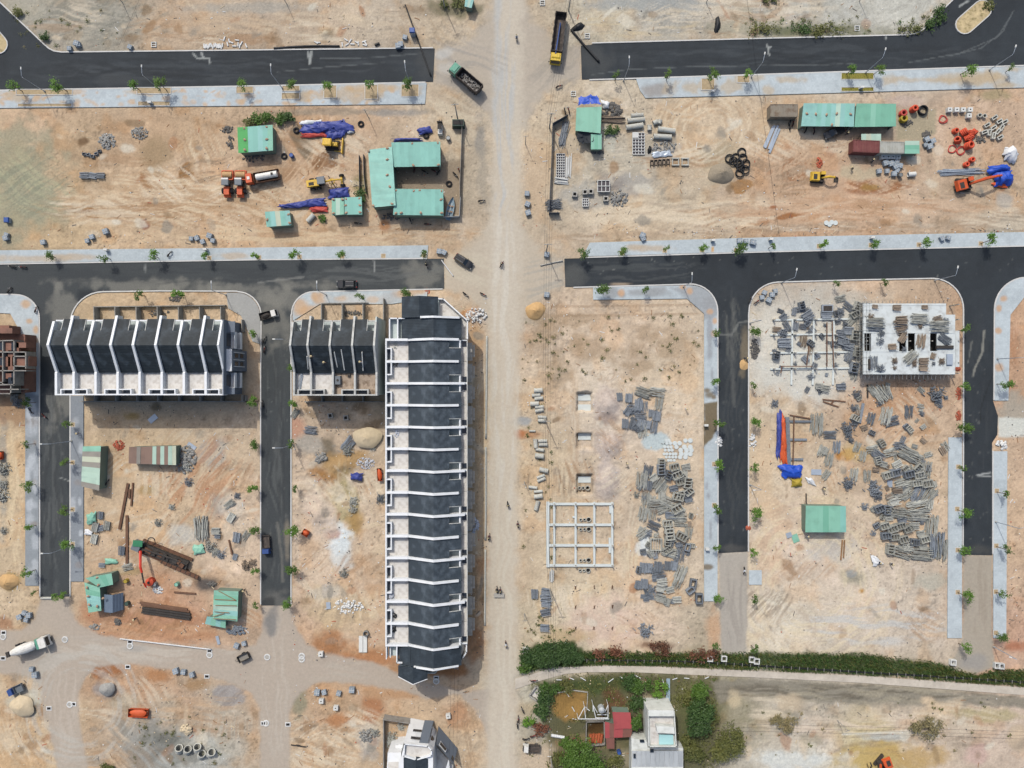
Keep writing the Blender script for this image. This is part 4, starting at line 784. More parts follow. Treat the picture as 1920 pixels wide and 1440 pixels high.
garden_wall('cement partitions behind the unfinished row of four townhouses',[(604,569),(690,568)],[((607,572),(607,602)),((645.5,572),(645.5,602)),((684,572),(684,602))],.5)
garden_wall('dark cement wall across the front yards of the row of four',[(574,753),(719,753)],[((608,742),(608,752)),((645.5,742),(645.5,752)),((684,742),(684,752))],1.5)
garden_wall('tall narrow cement wall between the row of four and the corner house',[(722,562),(722,600)],[],2.4)
garden_wall('grey yard wall standing beside the gable end of the row of eight',[(458,601),(459,622)],[],1.8)
# ------------------------------------------------------------------ half-built brick building at the west edge
mat('red_brick',(140,104,90),.92,.14,.5,bump=.4,bscale=7,dirt=(112,86,76),dirt_a=.7)
x,y=W(20,690);r=root('brick_building','half built red brick building with grey concrete frame at the street corner','building',(x,y,0))
def lx(px,py,z=0):a,b=W(px,py,z);return a-x,b-y
H_=7.4
def wseg(a,b,z0,z1,t,m,nm,par=None):
 a=Vector(lx(*a,z1));b=Vector(lx(*b,z1));d=b-a;c=(a+b)/2
 mb=MB();mb.ob((c.x,c.y,(z0+z1)/2),(d.length+t,t,z1-z0),math.atan2(d.y,d.x));return mb.build(nm,m,r)
mb=MB();p=[lx(*q,H_-3.3) for q in ((-40,610),(17,610),(17,626),(47,627),(47,735),(20,738),(-40,738))];mb.prism(p,-.3,H_-3.3);mb.build('lower_storey','red_brick',r)
for a,b in (((-30,640),(26,638)),((-30,660),(47,660)),((-30,695),(48,695)),((26,638),(26,722)),((5,640),(5,720)),((26,668),(47,668)),((26,686),(47,687)),((-30,722),(26,721)),((0,738),(20,738)),((20,722),(20,738)),((0,730),(34,730)),((48,660),(48,690)),((-30,717),(5,717))):wseg(a,b,4.0,H_,.24,'raw_cement','concrete_beam')
for a,b in (((-30,650),(26,650)),((26,647),(44,647)),((-30,678),(10,678)),((20,662),(20,692)),((32,677),(45,677)),((10,705),(24,705)),((-30,620),(18,620))):wseg(a,b,4.0,H_-.6,2.2 if a[1] in (678,677,650) else 1.2,'red_brick','brick_wall')
for q in ((12,678),(36,650),(36,707),(30,715),(12,650)):
 a=lx(*q,5);mb=MB();mb.box(a[0]-.5,a[0]+.5,a[1]-.9,a[1]+.9,4.1,H_-.5);mb.build('window','glass',r)
 # ------------------------------------------------------------------ white corner house at the south edge
x,y=W(790,1420);r=root('white_house','angular white and grey corner house with slate roof and slit windows','house',(x,y,0))
def P3(px,py,z):a,b=W(px,py,z);return (a-x,b-y,z)
def face_block(nm,quad_top,ztop,m,z0=-.3,par=None):
 mb=MB();p=[P3(*q,ztop)[:2] for q in quad_top];mb.prism(p,z0,ztop);return mb.build(nm,m,par or r)
main=face_block('wall',[(758,1396),(803,1400),(812,1410),(812,1470),(740,1470),(752,1420)],9.6,'white_paint')
face_block('roof_terrace',[(760,1397),(801,1400.5),(807,1407),(807,1415),(780,1423),(760,1417)],9.65,'screed',9.55)
rail([P3(*q,10.5)[:2] for q in ((758.5,1395.5),(802,1399.5),(809,1407),(809,1417),(780,1425),(757,1418),(758.5,1395.5))],9.5,10.5,.25,'white_paint',r,'terrace_parapet')
for a,b,c in ((752,780,776),(780,812,784)):
 mb=MB();z1_,z2_=(9.4,10.6) if a==752 else (10.6,9.2)
 mb.slab([P3(a,1470,z1_),P3(b,1470,z2_),P3(b,1425,z2_),P3(a,1419,z1_)],.2);mb.build('roof','slate_roof_lined',r)
 # sloping north face carrying the slit windows, grey panel beside it
def tilt(nm,pts,m,t=.25,par=None):
 mb=MB();mb.slab([P3(*q) for q in pts],t);return mb.build(nm,m,par or r)
f=tilt('front_wall',[(757,1393,9.6),(785,1396,9.6),(796,1352,.4),(770,1347,.4)],'white_paint')
tilt('grey_panel',[(785,1396,9.75),(801,1398,9.75),(813,1352,.5),(796,1351,.5)],'grey_wall')
for q in (((770,1385,8.0),(787,1386.5,8.0),(788,1383,7.2),(771,1381,7.2)),((774,1371,4.9),(790,1372,4.9),(791,1369,4.2),(775,1367.5,4.2))):tilt('slit_window',[(a,b,c+.35) for a,b,c in q],'glass',.2,f)
tilt('side_wall',[(803,1400,9.4),(811,1412,9.4),(819,1377,1),(812,1362,1)],'white_paint')
for q in (((807,1388,6),(810,1394,6),(814,1386,4.2),(810,1379,4.2)),):tilt('slit_window',[(a,b,c+.5) for a,b,c in q],'glass',.2)
wg=tilt('wing_wall',[(818,1395,5.5),(850,1433,5.5),(858,1404,.3),(822,1362,.3)],'grey_wall')
tilt('window_frame',[(823,1397,5.4),(835,1411,5.4),(838,1406,4.6),(826,1390,4.6)],'white_paint',.3);tilt('window',[(824.5,1396,5.7),(835,1408,5.7),(837,1405,5.0),(826,1391.5,5.0)],'glass',.3)
tilt('window',[(846,1423,5.2),(850,1428,5.2),(851,1422,4),(848,1417,4)],'glass',.35)
face_block('yard_floor',[(817,1398),(850,1436),(846,1470),(815,1470)],1.5,'screed');tilt('stair',[(836,1440,3),(841,1425,3),(842,1426,3),(846,1470,3)],'white_paint',.6)
face_block('annex',[(727,1411),(752,1411),(750,1470),(724,1470)],6.2,'white_paint');face_block('annex_roof',[(728,1429),(747,1429),(746,1470),(726,1470)],6.3,'screed',6.15)
face_block('lower_wall',[(742,1397),(756,1396),(753,1410),(740,1410)],4.0,'white_paint');face_block('window',[(747,1403),(755,1403),(755,1407),(747,1407)],4.05,'glass',3.9)
garden_wall('long grey boundary wall west of the white corner house',[(722,1342),(722,1470)],[((722,1340),(770,1347))],2.3)
# ------------------------------------------------------------------ concrete frame building: white slab deck on scaffolding
mat('deck',(208,216,216),.8,.06,.5,bump=.15,bscale=5,dirt=(176,180,178),dirt_a=.7)
mat('void',(48,46,42),.95,.1,.8)
mat('steel_grey',(142,146,146),.55,.15,.8,metal=.3,rvar=.18)
ZB=4.0
x,y=W(1705,640,ZB);r=root('concrete_frame_building','unfinished building with white slab deck on scaffolding, stacked with formwork','building',(x,y,0))
def B(px,py,z=ZB):a,b=W(px,py,z);return (a-x,b-y)
# deck built as strips round the four stair openings
xl,xr1,xr2,yt,yb=1619,1774,1791,569,702
strips=[(xl,xr1,yt,590),(xl,xr2,590,624.5),(xl,xr2,658.5,yb)]
holes=[(1620.5,1633.5),(1686,1699),(1702.5,1716),(1744,1757)]
prev=xl
cells=[]
for a,b in holes:cells.append((prev,a,624.5,658.5));prev=b
cells.append((prev,xr2,624.5,658.5))
for (a,b,c,d) in strips+cells:
 if b-a<1:continue
 p,q=B(a,d),B(b,c);mb=MB();mb.box(p[0],q[0],p[1],q[1],ZB-.35,ZB);mb.build('slab','deck',r)
p,q=B(1791.3,688,3.4),B(1799,620,3.4);mb=MB();mb.box(p[0],q[0],p[1],q[1],3.0,3.4);mb.build('side_slab','deck',r)
p,q=B(1622,700,0),B(1789,596,0);mb=MB();mb.box(p[0],q[0],p[1],q[1],.02,.1);mb.build('floor','void',r)
for yy in (572,624,659,701):
 p,q=B(xl,yy+.8,ZB+.12),B(xr1 if yy==572 else xr2,yy-.8,ZB+.12);
 mb=MB();mb.box(p[0],q[0],p[1],q[1],ZB-.3,ZB+.06+.001*yy/100);mb.build('beam','deck',r)
for xx in (1620,1659,1700,1741,1790):
 for yy in (572,600,640,680,700):
  p=B(xx,yy,2);mb=MB();mb.box(p[0]-.12,p[0]+.12,p[1]-.12,p[1]+.12,-.2,ZB-.34);mb.build('column','concrete',r)
mb=MB()
for k in range(23):
 p=B(1616+k*7.8,703+rnd.uniform(-.3,.3),ZB);s_=rnd.uniform(-.2,.2);mb.cyl((p[0],p[1]+.1,ZB-.3),(p[0]+s_,p[1]-1.0,ZB-.45),.05,n=5)
 p=B(1622+k*6.7,567.5,ZB);mb.cyl((p[0],p[1]-.1,ZB-.3),(p[0]+rnd.uniform(-.1,.1),p[1]+.5,ZB-.2),.05,n=5)
mb.build('formwork_props','steel_grey',r)
for k in range(6):
 pass
mb=MB()
for k in range(11):
 yy=572+k*12.5
 for xx in (1602,1609,1615):
  a=B(xx,yy,0);mb.cyl((a[0],a[1],-.1),(a[0],a[1],4.4),.045,n=5)
 a,b=B(1602,yy,0),B(1617,yy,0)
 for zz_ in (1.2,2.6,4.0):mb.cyl((a[0],a[1],zz_),(b[0],b[1],zz_),.045,n=5)
for xx in (1602,1609,1615):
 for zz_ in (1.2,2.6,4.0):
  a,b=B(xx,568,0),B(xx,700,0);mb.cyl((a[0],a[1],zz_),(b[0],b[1],zz_),.045,n=5)
mb.build('scaffold','steel_grey',r)
# ------------------------------------------------------------------ sheds with corrugated sheet roofs
for nm,c in (('sheet_teal',(138,196,182)),('sheet_mint',(140,196,172)),('sheet_green',(124,186,160)),('sheet_pale',(182,210,192)),('sheet_aqua',(146,198,190)),('sheet_bright_green',(84,178,96)),('sheet_cream',(198,206,182)),('sheet_grey',(150,146,136)),('sheet_rust',(142,118,104)),('sheet_white',(226,228,222)),('sheet_red',(176,84,84)),('sheet_brown',(136,92,80)),('sheet_silver',(186,192,194))):
 for ax in 'XY':
  mat(nm+ax,c,.5,.07,.25,bump=.06,bscale=2,rib=(ax,1.15),ribd=.5,spec=.4,rvar=.05,dirt=tuple(int(v*.78) for v in c),dirt_a=.4)
mat('shed_wall',(120,138,124),.7,.1,.5);mat('shed_dark',(72,76,72),.85,.12,.6);mat('timber',(150,116,84),.85,.2,1.2,bump=.2,bscale=6,rvar=.15)
mat('sandbag',(172,146,124),.95,.15,2.0,bump=.4,bscale=8)
def lerp(a,b,t):return tuple(a[i]+(b[i]-a[i])*t for i in range(len(a)))
def shed(label,corners,zs,n,along,mats,walls='shed_wall',name='shed',post=True,group=None,inset=.35,seed=1,gap=0.0,open_side=None,jz=.02):
 """corners NW NE SE SW in pixels as seen at roof height zs (one per corner); n sheets side by side along 'x' or 'y'"""
 rr=random.Random(seed)
 P=[Vector((*W(c[0],c[1],z),z)) for c,z in zip(corners,zs)]
 cx=sum((p.x for p in P))/4;cy=sum((p.y for p in P))/4
 r=root(name,label,'shed',(cx,cy,0),0,group);O=Vector((cx,cy,0));P=[p-O for p in P]
 for i in range(n):
  a,b=i/n,(i+1)/n-gap*.01
  if along=='x':q=[lerp(P[0],P[1],a),lerp(P[0],P[1],b),lerp(P[3],P[2],b),lerp(P[3],P[2],a)];q=[q[3],q[2],q[1],q[0]];ax='X'
  else:q=[lerp(P[0],P[3],a),lerp(P[1],P[2],a),lerp(P[1],P[2],b),lerp(P[0],P[3],b)];q=[q[3],q[2],q[1],q[0]];ax='Y'
  dz=rr.uniform(-jz,jz)+i*.004%.012
  m=mats[i%len(mats)] if len(mats)==n else rr.choice(mats)
  mb=MB();mb.slab([(u[0],u[1],u[2]+dz) for u in q],.05);mb.build('roof_sheet',m+ax,r)
 c2=[lerp(p,(0,0,p.z),inset/max(1,(p.xy).length)) for p in P]
 if walls:
  for k in range(4):
   if open_side is not None and k in open_side:continue
   a,b=c2[k],c2[(k+1)%4];d=Vector(b)-Vector(a);
   v=[(a[0],a[1],-.2),(b[0],b[1],-.2),(b[0],b[1],b[2]-.1),(a[0],a[1],a[2]-.1)]
   nrm=Vector((-d.y,d.x,0)).normalized()*.05
   mb=MB();mb.add([Vector(p)+nrm for p in v]+[Vector(p)-nrm for p in v],[(0,1,2,3),(7,6,5,4),(0,4,5,1),(1,5,6,2),(2,6,7,3),(3,7,4,0)]);mb.build('wall',walls,r)
 if post:
  for a in c2:
   mb=MB();mb.cyl((a[0]*.97,a[1]*.97,-.2),(a[0]*.97,a[1]*.97,a[2]-.06),.07,n=6);mb.build('post','steel_grey',r)
 return r
T=['sheet_teal']
shed('green roofed shed with a bright green end strip beside the bushes',[(445,239),(511,234),(512,282),(447,287)],[3.4,3.4,3.1,3.1],7,'x',['sheet_bright_green','sheet_bright_green','sheet_teal','sheet_teal','sheet_aqua','sheet_teal','sheet_mint'],seed=2)
shed('long teal roofed shed running along the west side of the office yard',[(690,281),(735,275),(742,385),(698,389)],[4.2,4.4,4.4,4.2],14,'y',T,seed=3)
shed('north wing of the office yard, teal ribbed roof with motorbikes beneath',[(733.5,267),(825.5,265.5),(826,312),(738,313)],[4.3,4.3,3.9,3.9],12,'x',T,seed=4,open_side=(2,))
shed('south wing of the office yard, teal roof beside the small boat',[(741,354),(831,355),(831.5,404),(737,403)],[4.1,4.1,3.7,3.7],12,'x',T,seed=5)
shed('pale green half of the twin roofed hut behind the blue tarpaulins',[(622,372),(645,371),(645,402),(622,404)],[3.0,3.0,2.8,2.8],3,'x',['sheet_mint','sheet_pale','sheet_mint'],seed=6)
shed('bright teal half of the twin roofed hut behind the blue tarpaulins',[(646,370),(678,369),(679,402),(646,402.5)],[3.2,3.2,3.0,3.0],4,'x',T,seed=7)
shed('small teal hut with one cream roof sheet by the dirt track',[(496.5,397),(543,394.5),(546,422),(500,425.5)],[3.1,3.1,2.9,2.9],5,'x',['sheet_teal','sheet_aqua','sheet_cream','sheet_teal','sheet_aqua'],seed=8)
shed('mint roofed hut with blue tarpaulin awning beside the concrete pipes',[(1081,202),(1128,200),(1126,250),(1079,245)],[3.6,3.6,3.2,3.2],6,'x',['sheet_mint'],seed=9)
shed('narrow mint lean-to roof beside the black shade net',[(1108,251),(1128,251),(1128,280),(1108,280)],[2.8,2.8,2.5,2.5],3,'x',['sheet_mint','sheet_green','sheet_mint'],seed=10)
shed('long aqua roofed site office with rusty patched sheets',[(1507,193.5),(1603,194),(1601,237.5),(1502,236.5)],[3.2,3.2,2.9,2.9],11,'x',['sheet_aqua','sheet_aqua','sheet_aqua','sheet_teal','sheet_aqua','sheet_teal','sheet_aqua','sheet_pale','sheet_aqua','sheet_teal','sheet_aqua'],seed=11,open_side=(2,))
shed('green roofed site office wing standing over the parked dark pickup',[(1606,194),(1680,194.5),(1680,237),(1602,238)],[3.4,3.4,3.0,3.0],8,'x',['sheet_green','sheet_green','sheet_green','sheet_mint','sheet_green','sheet_green','sheet_green','sheet_green'],seed=12,open_side=(2,))
shed('small pale green roof between the site office and the red container',[(1615,251),(1652,251),(1652,265),(1615,263)],[2.5,2.5,2.3,2.3],4,'x',['sheet_pale','sheet_cream','sheet_pale','sheet_pale'],walls=None,seed=13)
shed('green patched hut at the end of the grey container',[(1697,264),(1724,264),(1724,288),(1696,288)],[2.7,2.7,2.5,2.5],3,'y',['sheet_pale','sheet_green','sheet_mint'],seed=14)
shed('lone green hut among the scaffold stacks with a dark doorway',[(1511,948),(1586,949),(1586.5,998),(1510,998)],[3.3,3.3,2.9,2.9],7,'x',['sheet_mint','sheet_mint','sheet_mint','sheet_green','sheet_mint','sheet_mint','sheet_teal'],seed=15)
shed('patchwork hut of cream and green sheets against the street pavement',[(155,837),(189,836),(186,920),(152,912)],[3.1,3.3,3.3,3.1],8,'y',['sheet_mint','sheet_grey','sheet_cream','sheet_grey','sheet_pale','sheet_pale','sheet_pale','sheet_grey'],seed=16,jz=.06)
shed('hut with half rust brown half green roof beside the scrap heap',[(242,838),(330,836),(330,872),(241,869)],[3.0,3.2,2.9,2.8],12,'x',['sheet_rust','sheet_rust','sheet_grey','sheet_rust','sheet_rust','sheet_rust','sheet_pale','sheet_rust','sheet_pale','sheet_rust','sheet_pale','sheet_cream'],seed=17,jz=.05)
shed('north leg of the L shaped mint hut on the orange soil',[(160,1084),(209,1075),(212,1096),(186,1102)],[3.2,3.4,3.2,3.0],4,'x',['sheet_mint','sheet_mint','sheet_green','sheet_mint'],seed=18)
shed('south leg of the L shaped mint hut beside the blue grey tent',[(158,1092),(187,1102),(190,1145),(166,1149)],[3.0,3.1,2.9,2.9],5,'y',['sheet_mint','sheet_green','sheet_aqua','sheet_aqua','sheet_mint'],seed=19)
shed('mint roofed hut with timber battens on top beside the burnt ground',[(401,1107),(447,1109),(445,1165),(399,1160)],[3.2,3.2,2.9,2.9],6,'y',['sheet_mint','sheet_green','sheet_mint','sheet_pale','sheet_aqua','sheet_mint'],seed=20)
shed('low aqua lean-to at the foot of the mint battened hut',[(388,1156),(423,1160),(423,1178),(384,1170)],[2.2,2.2,1.9,1.9],4,'x',['sheet_aqua','sheet_mint','sheet_aqua','sheet_mint'],seed=21)
shed('small aqua hut in the scrub at the top of the central road',[(873,-6),(890,-6),(884,15),(871,12)],[2.8,2.8,2.5,2.5],3,'x',['sheet_aqua','sheet_pale','sheet_aqua'],seed=22)
shed('red roofed outbuilding in the overgrown compound',[(1148,1335),(1182,1336),(1185,1366),(1152,1367)],[3.4,3.4,3.1,3.1],5,'x',['sheet_red'],seed=23)
shed('brown roofed lean-to joined to the red outbuilding',[(1134,1353),(1186,1366),(1183,1382),(1135,1384)],[2.9,2.9,2.6,2.6],6,'x',['sheet_brown','sheet_brown','sheet_red'],seed=24)
shed('narrow brown roofed passage running south from the red outbuilding',[(1136,1384),(1152,1384),(1152,1404),(1138,1404)],[2.6,2.6,2.4,2.4],3,'x',['sheet_brown'],seed=25)
# sandbags holding the sheets down
sb=MB();sb.heap(.36,.30,.22,3,n=9,rings=3,z0=0,p=2.2);SB=Proto(tag(sb.build('sandbag','sandbag',smooth=True),'x','sandbag'))
for lab,z,pts in (('brown sandbag weighing down the roof of the green striped shed',3.35,[(458,241),(500,238),(459,262),(500,261),(459,281),(500,278)]),('brown sandbag on the long west roof of the office yard',4.42,[(691,283),(726,278),(726,299),(726,328),(731,350),(735,382),(700,386)]),('brown sandbag on the north wing roof of the office yard',4.2,[(773,269),(821,268),(775,310),(822,309)]),('brown sandbag on the south wing roof of the office yard',4.0,[(743,357),(776,358),(787,357),(828,358),(827,374),(742,400),(752,399),(789,399),(828,399)]),('brown sandbag on the twin roofed hut',3.1,[(649,373),(674,372),(648,385),(675,385),(649,399),(675,398),(625,374),(642,374),(625,400)]),('brown sandbag on the small teal hut',3.05,[(501,412),(541,402),(543,418)]),('brown sandbag on the patched roof of the long site office',3.18,[(1513,213),(1530,214),(1550,215),(1569,213),(1595,214),(1560,234)]),('pale sandbag on the L shaped mint hut',3.3,[(163,1102),(182,1083),(184,1097),(165,1118),(167,1134),(182,1137),(193,1122)])):
 for p in pts:
  o=SB.put(p[0],p[1],rnd.uniform(0,3),lab,lab.replace('brown ','').replace('pale ','')+' set',z=z);x,y=W(p[0],p[1],z);o.location=(x,y,z)
  # timber battens on the mint hut
for k,(a,b) in enumerate((((403,1124),(443,1126)),((404,1135),(444,1136)),((410,1108),(443,1126)),((400,1156),(420,1150)),((400,1160),(442,1162)),((402,1147),(430,1149)))):
 p,q=Vector((*W(*a,3.25),3.27)),Vector((*W(*b,3.25),3.25));mb=MB();mb.ob((0,0,0),((q-p).length,.14,.08),0);o=mb.build('batten','timber');o.location=(p+q)/2;o.rotation_euler.z=math.atan2(q.y-p.y,q.x-p.x)
 tag(o,'pale timber batten lying across the mint hut roof','batten','battens on the mint hut roof')
 # ------------------------------------------------------------------ shipping containers
def container(label,quad,z,m,group=None,ribs=True,pw=.25):
 P=[W(*q,z) for q in quad];c=(sum(p[0] for p in P)/4,sum(p[1] for p in P)/4)
 u=Vector(P[1])-Vector(P[0]);L=u.length;Wd=(Vector(P[3])-Vector(P[0])).length;rz=math.atan2(u.y,u.x)
 r=root('shipping_container',label,'container',(*c,0),rz)
 mb=MB();mb.box(-L/2,L/2,-Wd/2,Wd/2,.0,z-.1);mb.build('body',m,r)
 n=int(L/.55)
 for k in range(n):
  x0=-L/2+(k+.2)*L/n;mb=MB();mb.box(x0,x0+L/n*.55,-Wd/2+.12,Wd/2-.12,z-.1,z-.03);mb.build('roof_corrugation',m,r)
 mb=MB()
 for s_ in (-1,1):mb.box(-L/2,L/2,s_*Wd/2-.08,s_*Wd/2+.02,z-.12,z+.02)
 for s_ in (-1,1):mb.box(s_*L/2-.08,s_*L/2+.02,-Wd/2+.03,Wd/2-.03,z-.12,z+.021)
 mb.build('top_rail',m,r)
 for s_ in (-1,1):
  mb=MB();mb.box(L/2+.001,L/2+.05,s_*Wd/4-Wd/4+.08,s_*Wd/4+Wd/4-.08,.15,z-.2);mb.build('door',m,r)
 return r
mat('container_red',(118,66,64),.6,.1,.5,dirt=(140,96,86),dirt_a=.4);mat('container_grey',(176,178,170),.6,.1,.5,dirt=(148,146,132),dirt_a=.6);mat('container_rusty',(140,132,118),.7,.12,.6,dirt=(112,92,74),dirt_a=.8)
container('maroon shipping container in the east yard',[(1601,262),(1650,264),(1649,286),(1599,284)],2.6,'container_red')
container('pale grey shipping container end to end with the maroon one',[(1651,265),(1696,266),(1695,287),(1650,286)],2.6,'container_grey')
container('rusty corrugated container beside the long site office',[(1446,196),(1497,196),(1495,217),(1444,219)],2.6,'container_rusty')
# ------------------------------------------------------------------ house and frames in the overgrown compound
mat('render_white',(222,226,220),.75,.08,.4,bump=.1,bscale=4,dirt=(170,172,162),dirt_a=.5);mat('pale_aqua',(176,222,222),.5,.06,.5)
x,y=W(1235,1390);r=root('white_farmhouse','white two storey house with open roof terrace and sheet roof in the compound','house',(x,y,0))
def P3(px,py,z):a,b=W(px,py,z);return (a-x,b-y,z)
face_block('lower_storey',[(1184,1384),(1214,1388),(1214,1402),(1272,1402),(1281,1403),(1281,1475),(1184,1475)],3.6,'render_white',par=r)
tw=face_block('tower',[(1214,1331),(1264,1331),(1268,1400),(1216,1400)],6.4,'render_white',par=r)
face_block('tower_floor',[(1219,1344),(1262,1344),(1264,1399),(1220,1399)],6.42,'screed',6.3,par=r)
rail([P3(*q,7.3)[:2] for q in ((1215,1331),(1264,1332),(1268,1400),(1217,1400),(1215,1331))],6.3,7.3,.22,'render_white',r,'parapet')
face_block('roof_slab',[(1215.5,1331.5),(1263.5,1332),(1264,1343),(1216,1343)],8.0,'render_white',7.2,par=r)
face_block('stair_roof',[(1230,1361),(1264,1363),(1265,1376),(1233,1374)],7.9,'render_white',6.4,par=r)
face_block('water_tank_pool',[(1236,1378),(1262,1378),(1263,1396),(1236,1396)],6.75,'pale_aqua',6.3,par=r)
for k in range(11):
 a=1185+k*8.7;mb=MB();mb.slab([P3(a,1478,3.2),P3(a+8.4,1478,3.2),P3(a+8.4,1408,3.9),P3(a,1408,3.9)],.06);mb.build('roof_sheet','sheet_silverX',r)
for q in (((1219,1406),(1226,1406),(1226,1411),(1219,1411)),((1188,1414),(1192,1414),(1192,1422),(1188,1422)),((1200,1388),(1208,1388),(1208,1392),(1200,1392))):face_block('roof_window',list(q),4.1,'glass',3.7,par=r)
for a,b in (((1252,1273),(1252,1325)),):
 x0,y0=W(*a);x1,y1=W(*b);
o=MB();o.prism([W(1249.5,1272),W(1256,1272),W(1256,1326),W(1248,1326)],-.1,.18)
mat('blue_grey_paint',(150,172,184),.8,.1,.5)
mat('weathered_board',(168,160,148),.85,.14,.8,rvar=.12,bump=.2,bscale=6)
tag(o.build('walkway','blue_grey_paint'),kind='structure')
# white pipe frame, pig pen walls and pen posts
def wallpoly(name,label,cat,pts,h,t,m,closed=False):
 x0,y0=W(*pts[0]);r_=root(name,label,cat,(x0,y0,min(0,gz(*pts[0]))))
 L_=pts+[pts[0]] if closed else pts
 for a,b in zip(L_[:-1],L_[1:]):
  a=Vector(W(*a))-Vector((x0,y0));b=Vector(W(*b))-Vector((x0,y0));d=b-a;c=(a+b)/2
  mb=MB();mb.ob((c.x,c.y,h/2-.2),(d.length+t,t,h+.4),math.atan2(d.y,d.x));mb.build('wall_panel',m,r_)
 return r_
wallpoly('animal_pen','low concrete walled pen with damp brown floor in the compound','pen',[(1099,1350),(1132,1349),(1133,1392),(1098,1396)],1.1,.18,'raw_cement',True)
wallpoly('soil_bed_wall','thin pale border round the square brown soil bed','wall',[(1046,1298),(1072,1293),(1102,1297),(1100,1330)],.4,.15,'concrete')
wallpoly('cattle_trough','pale square concrete trough standing beside the dirt track junction','trough',[(1005,1285),(1020,1293),(1007,1312),(992,1302)],.9,.22,'concrete',True)
x0,y0=W(1005,1299);mb=MB();mb.prism([(W(*q)[0]-x0,W(*q)[1]-y0) for q in ((1005,1287),(1018,1293.5),(1007,1310),(994,1302))],0,.12);o=mb.build('sand_fill','screed');o.location=(x0,y0,gz(1005,1299));tag(o,'pale sand lying inside the square concrete trough','sand')
mat('white_pipe',(222,226,226),.5,.05,1)
x0,y0=W(1125,1335);r=root('tank_stand','white pipe frame with water tank over the animal pens','frame',(x0,y0,0))
mb=MB()
for (a,b) in (((1112,1322),(1117,1346)),((1117,1346),(1140,1346)),((1140,1346),(1140,1322)),((1112,1322),(1120,1336)),((1140,1322),(1134,1336)),((1112,1334),(1112,1322)),((1120,1340),(1137,1340)),((1084,1348),(1096,1326)),((1084,1348),(1142,1348)),((1096,1326),(1098,1348))):
 a=W(*a,3);b=W(*b,3);mb.cyl((a[0]-x0,a[1]-y0,3.0),(b[0]-x0,b[1]-y0,3.0),.09,n=6)
for q in ((1112,1322),(1140,1322),(1117,1346),(1140,1346),(1084,1348),(1096,1326)):
 a=W(*q,3);mb.cyl((a[0]-x0,a[1]-y0,-.2),(a[0]-x0,a[1]-y0,3.0),.07,n=6)
mb.build('frame','white_pipe',r)
a=W(1127,1328,3.5);mb=MB();mb.cyl((a[0]-x0,a[1]-y0,2.9),(a[0]-x0,a[1]-y0,4.6),.75,.7,n=14);mb.cyl((a[0]-x0,a[1]-y0,4.6),(a[0]-x0,a[1]-y0,4.9),.7,.2,n=14);mb.build('tank','sheet_silverX',r)
for k in range(5):
 x0,y0=W(1106+k*5,1383-(k%2));mb=MB();mb.cyl((-.0,-1.0,.5),(.3,1.0,.55),.34,n=9);mb.heap(.3,.9,.75,k,n=8,rings=3,z0=.1);o=mb.build('clay_jar_row',MATS.get('brick_stack') or mat('brick_stack',(172,92,58),.85,.12,1,rvar=.1));o.location=(x0,y0,gz(1106,1383));tag(o,'orange brown clay ridge tile stack inside the damp pen','tiles','clay stacks in the damp pen')
 # ------------------------------------------------------------------ yard fences
def fence_line(label,pts,h,m,post_m='steel_grey',name='fence',step=3.0):
 x0,y0=W(*pts[0]);r_=root(name,label,'fence',(x0,y0,0))
 for a,b in zip(pts[:-1],pts[1:]):
  A_=Vector(W(*a))-Vector((x0,y0));B_=Vector(W(*b))-Vector((x0,y0));d=B_-A_;n=max(1,round(d.length/step));rz=math.atan2(d.y,d.x)
  for k in range(n):
   c=A_+d*((k+.5)/n);mb=MB();mb.ob((c.x,c.y,h/2-.1),(d.length/n-.03,.06,h+.1),rz);mb.build('panel',m,r_)
   c=A_+d*(k/n);mb=MB();mb.cyl((c.x,c.y,-.2),(c.x,c.y,h+.1),.06,n=6);mb.build('post',post_m,r_)
 return r_
fence_line('grey sheet fence down the east side of the office yard',[(867,241),(865,300),(863,345),(863,372)],1.9,'weathered_board');fence_line('silver sheet fence closing the corner behind the boat',[(864,372),(862,408),(843,409),(800,408)],1.7,'sheet_silverX')
fence_line('dark sheet fence along the west side of the pipe yard',[(1064,220),(1036,236),(1034,300),(1029,402),(1049,402)],2.0,'dark_wall')
fence_line('dark batten fence close beside the long west roof of the office yard',[(683,292),(684,330),(688,365)],1.4,'dark_wall');fence_line('dark batten fence standing west of the long teal shed',[(675,294),(676,372)],1.4,'dark_wall')
mat('shade_net',(62,66,70),.95,.1,.8);
